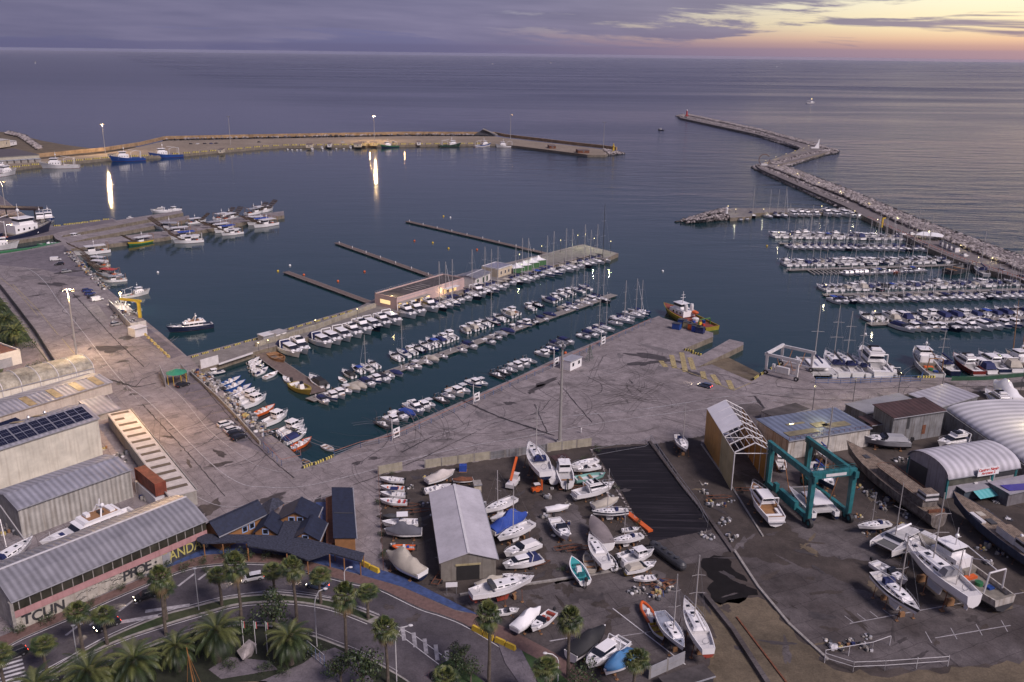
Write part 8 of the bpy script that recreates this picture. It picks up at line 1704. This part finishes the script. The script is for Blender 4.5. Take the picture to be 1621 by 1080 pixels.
p = at(1209, 262, 3.); r = empty('ring_sculpture', p); mb = MB(); mb.path([(5.*math.cos(t*PI/12), 0, 5.4+5*math.sin(t*PI/12)) for t in range(2, 26) if t not in (6,)][:22], .25, RU, 6); mb.build('ring', r); mb = MB(); mb.box(-3, 3, -2, 2, 0, 1.4, W_); mb.build('plinth', r); tag(r, 'rusty open ring sculpture on a white plinth at breakwater corner', 'sculpture')
p = at(1292, 235, 3.); r = empty('white_sculpture', p); mb = MB(); mb.hexa([(-3, -1, 0), (3, -1, 0), (3, 1, 0), (-3, 1, 0)], [(1., -.4, 6.), (2.6, -.4, 6.), (2.6, .4, 6.), (1., .4, 6.)], WG); mb.hexa([(1., -.4, 6.), (2.6, -.4, 6.), (2.6, .4, 6.), (1., .4, 6.)], [(2.2, -.1, 10.), (2.8, -.1, 10.), (2.8, .1, 10.), (2.2, .1, 10.)], WG); mb.box(-6, -2, -1.5, 1.5, 0, 1.2, WG); mb.build('figure', r); tag(r, 'pale leaning sculpture at the elbow of the breakwater', 'sculpture')
p = at(768, 214, 3.); r = empty('slip_ramp', p, -.2); mb = MB(); mb.hexa([(-14, -3, 0), (12, -3, 0), (12, 6, 0), (-14, 6, 0)], [(-6, 0, 5), (-1, 0, 8.), (-1, 3, 8.), (-6, 3, 5)], DG); mb.build('mound', r); mb = MB(); mb.hexa([(-2, -4, 7.), (16, -4, .5), (16, -1, .5), (-2, -1, 7.)], [(-2, -4, 8.), (16, -4, 1.5), (16, -1, 1.5), (-2, -1, 8.)], CO); mb.build('ramp', r); tag(r, 'dark mound with a pale concrete ramp at the mole bend', 'ramp')
# left edge: dark covered jetty shed
p = at(-10, 345, LZ); r = empty('dark_gantry_shed', p, -.1); mb = MB(); mb.box(-30, 28, 0, 7, 5.2, 6.4, mat('dark_roof_steel', (.035, .025, .03), .8)); mb.build('roof', r)
for x in (-20, -6, 8, 26): mb = MB(); mb.box(x, x+.6, .3, .9, 0, 5.2, DG); mb.build('post', r)
tag(r, 'long dark open-sided roof behind the navy trawler', 'shed')
wall('dark_basin_wall', 'dark green floating barrier between lorry park and navy trawler', 'floating barrier', [(-20, 403), (48, 395), (96, 386)], .8, 3., GN, z=.8)
# yard things
hut('brown_hut', 'small hut with rusty brown roof by the yard wall', (880, 731), (902, 727), (873, 723), 4.4, CO, RBR, 0)
hut('stone_hut', 'small ruined stone hut beside the blue tank', (751, 768), (762, 767), (750, 762), 4., CR, CO, 0)
def thing1(name, label, x, y, cat, build, rz=0, z=LZ):
    p = at(x, y, z); mb = MB(); build(mb); o = mb.build(name, loc=p); o.rotation_euler = (0, 0, rz); return tag(o, label, cat)
thing1('blue_tank', 'square blue water tank by the cream panel wall', 733, 746, 'tank', lambda m: (m.box(-.9, .9, -.7, .7, .15, 1.7, BL), m.box(-1., 1., -.8, .8, 0, .15, WD), m.lathe((0, 0, 1.7), [(.3, 0), (.3, .15)], BL)))
thing1('cylinder_tank', 'dark grey lying cylinder tank with knobs beside the tarpaulin', 1056, 886, 'tank', lambda m: (m.tube((-4.5, 0, 1.), (4.5, 0, 1.), 1., DG, 14), m.blob((-4.5, 0, 1.), 1., DG, n=12), m.blob((4.5, 0, 1.), 1., DG, n=12), [m.lathe((x, 0, 1.9), [(.5, 0), (.5, .3)], DG, 8) for x in (-3, -1, 1, 3)]), -1.05)
thing1('barrier_beam', 'long orange barrier beam lying beside the tarpaulin field', 1011, 828, 'beam', lambda m: m.box(-4.5, 4.5, -.6, .6, 0, .5, OR), -1.1)
r = empty('forklift', at(851, 779, LZ), .3); mb = MB(); mb.box(-1.4, .8, -.7, .7, .4, 1.2, OR); mb.build('body', r); mb = MB(); mb.box(-.9, .5, -.6, .6, 2.1, 2.2, W_); [mb.tube((x, y, 1.2), (x, y, 2.1), .05, DG, 4) for x in (-.8, .4) for y in (-.5, .5)]; mb.build('cab', r); mb = MB(); mb.beam((1., -.4, .2), (1., -.4, 3.), .15, .15, OR); mb.beam((1., .4, .2), (1., .4, 3.), .15, .15, OR); mb.build('fork_mast', r)
for x in (-1., .6):
    for y in (-.7, .7): mb = MB(); mb.tube((x, y-.1, .4), (x, y+.1, .4), .4, BK, 10); mb.build('wheel', r)
tag(r, 'orange and white forklift in the yard aisle', 'forklift')
r = empty('mobile_crane', at(812, 770, LZ), 1.2); mb = MB(); mb.box(-2.4, 2., -1., 1., .6, 1.5, W_); mb.build('body', r); mb = MB(); mb.box(.8, 2.2, -.9, .9, 1.5, 2.8, W_); mb.box(1.2, 2.25, -.92, .92, 2., 2.6, GL); mb.build('cab', r); mb = MB(); mb.beam((-1.5, 0, 2.2), (3.5, .5, 6.), .5, .5, OR); mb.build('jib', r)
for x in (-1.6, 1.3):
    for y in (-.95, .95): mb = MB(); mb.tube((x, y-.15, .5), (x, y+.15, .5), .5, BK, 10); mb.build('wheel', r)
tag(r, 'white lorry with rusty crane jib behind the bare sailing hull', 'lorry')
for i, (x, y, m, l) in enumerate(((1071, 521, BU, 'navy'), (1080, 515, BU, 'dark blue'), (1088, 519, YCW, 'pale yellow'), (1096, 522, OR, 'orange-red'), (1102, 525, BL, 'blue'), (1108, 527, NV, 'dark navy'))):
    thing1('storage_box', '%s storage container on the quay behind the tugboat' % l, x, y, 'container', lambda m_, m=m: (m_.box(-1.5, 1.5, -1.1, 1.1, .1, 2.3, m), m_.box(-1.6, 1.6, -1.2, 1.2, 2.3, 2.4, DG), m_.box(-1.5, -1.2, -1.15, 1.15, 0, .1, DG), m_.box(1.2, 1.5, -1.15, 1.15, 0, .1, DG)), -.55)
thing1('sign_panel', 'small white notice board on posts at the yard corner', 715, 941, 'sign', lambda m: (m.box(-1.1, 1.1, -.04, .04, 1.6, 2.6, WG), m.tube((-.9, .06, 0), (-.9, .06, 2.6), .05, ST), m.tube((.9, .06, 0), (.9, .06, 2.6), .05, ST)), .1)
thing1('boulder_monument', 'big pale boulder monument in the garden below the flag poles', 393, 1036, 'monument', lambda m: boulder(m, (0, 0, 1.), 1.9, RK[0]))
for i, x in enumerate((383, 402, 420)):
    p = at(x+4, 1034+i, LZ+.2); r = empty('flag_pole', p); mb = MB(); mb.tube((0, 0, 0), (0, 0, 6.5), .06, W_, 5); mb.build('pole', r); mb = MB()
    for k, fm in enumerate((GN, W_, RD)): mb.box(.06+k*.14, .2+k*.14, -.03, .03, 5., 6.3, fm)
    mb.build('flag', r); tag(r, 'flag pole with limp green-white-red flag in the garden, %s from the left' % ordw(i+1), 'flag pole', 'flag poles in the garden')
r = empty('model_mast', at(308, 1092, LZ+.2)); mb = MB(); mb.tube((0, 0, 0), (-.5, 0, 8.), .14, mat('orange_wood', (.35, .16, .05), .7), 6, .06); mb.build('mast', r); mb = MB(); [mb.tube((x, y, 0), (-.4, 0, 6.8), .03, mat('orange_wood', (.35, .16, .05), .7), 4) for x, y in ((1, .8), (1, -.8), (-1.4, .6))]; mb.build('rigging', r); tag(r, 'orange-brown wooden ship mast standing in the dark garden', 'mast')
fence('garden_gate', 'blue and white garden gate beside the curved street lamp', [(487, 1033), (514, 1056)], 2.4, 1.2, mat('gate_blue', (.15, .22, .4), .6), [(1., W_), (.5, W_), (.1, W_)], z=LZ+.2)
hut('dark_roof_kiosk', 'dark roofed kiosk cut by the bottom edge right of the yard gate', (1060, 1092), (1130, 1070), (1050, 1072), 3.2, DG, ROFF, 0)
# ---- heaps of gear, crates, trailers
HP = []
def heap(seed):
    random.seed(seed); mb = MB(); ms = [W_, GR, GR, DG, DG, BG, WD, NV, W_, DG, CO, YJ, BU, RU] if seed % 3 == 0 else [W_, GR, W_, DG, DG, BG, DG, CO, GR, DG]
    for _ in range(9):
        x, y = random.uniform(-1.2, 1.2), random.uniform(-1.2, 1.2); k = random.random(); m = random.choice(ms)
        if k < .4: s_ = random.uniform(.2, .5); mb.box(x-s_, x+s_, y-s_*.7, y+s_*.7, 0, random.uniform(.3, .9), m, rz=random.uniform(0, 3))
        elif k < .6: mb.lathe((x, y, 0), [(.32, 0), (.36, .4), (.32, .85)], m, 8)
        elif k < .85: mb.blob((x, y, .2), random.uniform(.35, .7), m, sz=.6)
        else: mb.tube((x, y, .1), (x+random.uniform(-1.5, 1.5), y+random.uniform(-1, 1), random.uniform(.3, 1.5)), .06, m, 5)
    return mb.build('gear_heap')
HP = [heap(s) for s in range(31, 39)]; hu = set()
def heaps(pts, label, grp, s=(.8, 1.3)):
    for x, y in pts:
        h = random.choice(HP); o = h if h.name not in hu else h.copy()
        if h.name in hu: col.objects.link(o)
        hu.add(h.name); o.location = at(x, y, LZ); o.rotation_euler = (0, 0, random.uniform(0, 6)); k = random.uniform(*s); o.scale = (k, k, k); o['label'] = label; o['category'] = 'fishing gear'; o['group'] = grp
random.seed(77)
hp = []
for i in range(62): t = random.random(); u = random.random(); hp.append((309+t*104+u*14, 589+t*98+u*2))
heaps(hp, 'colourful heap of crates, nets and buoys on the cluttered quay', 'heaps of gear on the cluttered quay')
hp = []
for i in range(40): t = random.random(); u = random.random(); hp.append((104+t*62+u*5, 400+t*58))
heaps(hp, 'heap of nets and gear along the edge of the fishing quay', 'heaps of gear on the fishing quay')
heaps([(178+random.uniform(0, 40)*1, 478+random.uniform(0, 36)) for _ in range(18)], 'heap of fishing gear inside the white-walled compound', 'heaps of gear in the compound')
heaps([(random.choice((640, 690, 760, 700, 835, 960, 880, 1000))+random.uniform(-22, 22), random.uniform(750, 900)) for _ in range(46)]+[(random.uniform(990, 1060), random.uniform(925, 945)) for _ in range(10)], 'jumble of boatyard parts lying between the stored boats', 'jumbles of parts in the boatyard', (.5, 1.))
heaps([(random.uniform(1110, 1160), random.uniform(760, 860)) for _ in range(14)]+[(random.uniform(1330, 1440), random.uniform(770, 850)) for _ in range(16)]+[(random.uniform(1380, 1500), random.uniform(720, 790)) for _ in range(12)]+[(random.uniform(1300, 1400), random.uniform(1000, 1030)) for _ in range(8)]+[(random.uniform(1540, 1621), random.uniform(790, 900)) for _ in range(14)], 'scrap and boat parts on the ground of the right yard', 'scrap in the right yard', (.5, 1.))
heaps([(random.uniform(0, 40), random.uniform(800, 850)) for _ in range(14)]+[(random.uniform(160, 235), random.uniform(690, 790)) for _ in range(8)], 'pile of stored material between the left halls', 'piles between the left halls')
trp = None
for i, (x, y, a) in enumerate(((640, 803, .1), (660, 812, .2), (695, 918, 1.3), (830, 895, .1), (845, 897, .4), (896, 870, .3), (915, 872, .2), (1038, 925, .2), (1050, 930, .5), (1180, 778, 0), (1135, 790, .1), (900, 775, .2))):
    if trp is None:
        trp = empty('boat_trailer', (0, 0, 0)); mb = MB(); mb.beam((-2.5, -.7, .6), (2., -.7, .6), .12, .12, RU); mb.beam((-2.5, .7, .6), (2., .7, .6), .12, .12, RU); mb.beam((2., -.7, .6), (3.6, 0, .6), .1, .1, RU); mb.beam((2., .7, .6), (3.6, 0, .6), .1, .1, RU); [mb.beam((x_, -.7, .6), (x_, .7, .6), .1, .1, RU) for x_ in (-2.4, -.8, .8)]; mb.build('frame', trp)
        for s_ in (-.95, .95): mb = MB(); mb.tube((-1., s_-.1, .35), (-1., s_+.1, .35), .35, BK, 10); mb.build('wheel', trp)
        kids(trp); o = trp
    else: o = copy_tree(trp)
    o.location = at(x, y, LZ); o.rotation_euler = (0, 0, a); tag(o, 'rusty empty boat trailer or frame in the yard, %s from the left' % ordw(i+1), 'trailer', 'empty boat trailers')
# buoys
for i, (x, y) in enumerate(((459, 421), (481, 436), (440, 430), (575, 399), (656, 382), (702, 343), (713, 345), (755, 396), (685, 385), (1049, 430), (535, 446), (710, 394), (250, 432), (577, 431), (1214, 390), (1370, 530), (895, 560))):
    p = at(x, y, 0); mb = MB(); mb.blob((0, 0, .25), .55, (WG, OR, YE)[i % 3]); mb.tube((0, 0, .4), (0, 0, 1.1), .06, DG, 4); tag(mb.build('mooring_buoy', loc=p), 'small %s buoy floating in the harbour, %s of the scattered ones' % (('white', 'orange', 'yellow')[i % 3], ordw(i+1)), 'buoy', 'mooring buoys')
# people far away: one on the fishing quay, one on the apron
def person(P, label, top, legs_m, rz=0.):
    J = dict(pel=(0, 0, .95), spine=(0, 0, 1.2), chest=(.02, 0, 1.42), neck=(.02, 0, 1.52), head=(.04, 0, 1.66), lk=(.03, .1, .5), la=(-.02, .11, .08), lf=(.16, .12, .03), rk=(-.02, -.1, .5), ra=(-.1, -.11, .08), rf=(.08, -.12, .03), ls=(0, .2, 1.42), le=(-.04, .25, 1.14), lh=(.06, .26, .9), rs=(0, -.2, 1.42), re=(.02, -.25, 1.14), rh=(.14, -.24, .92))
    E_ = [('pel', 'spine'), ('spine', 'chest'), ('chest', 'neck'), ('neck', 'head'), ('pel', 'lk'), ('lk', 'la'), ('la', 'lf'), ('pel', 'rk'), ('rk', 'ra'), ('ra', 'rf'), ('chest', 'ls'), ('ls', 'le'), ('le', 'lh'), ('chest', 'rs'), ('rs', 're'), ('re', 'rh')]
    R_ = dict(pel=.15, spine=.14, chest=.15, neck=.06, head=.11, lk=.075, rk=.075, la=.05, ra=.05, lf=.045, rf=.045, ls=.07, rs=.07, le=.05, re=.05, lh=.04, rh=.04)
    K = list(J); me = bpy.data.meshes.new('person'); me.from_pydata([J[k] for k in K], [(K.index(a), K.index(b)) for a, b in E_], []); o = bpy.data.objects.new('person', me); col.objects.link(o)
    md = o.modifiers.new('skin', 'SKIN'); 
    for i, k in enumerate(K): me.skin_vertices[0].data[i].radius = (R_[k], R_[k]); me.skin_vertices[0].data[i].use_root = (k == 'pel')
    o.modifiers.new('sub', 'SUBSURF').levels = 1; me.materials.append(top); o.location = P; o.rotation_euler = (0, 0, rz); return tag(o, label, 'person')
person(at(140, 437, LZ), 'person in dark clothes standing on the fishing quay', DG, DG, 1.); person(at(920, 686, LZ), 'person in pale clothes walking on the apron near the mast', W_, DG, 2.5)
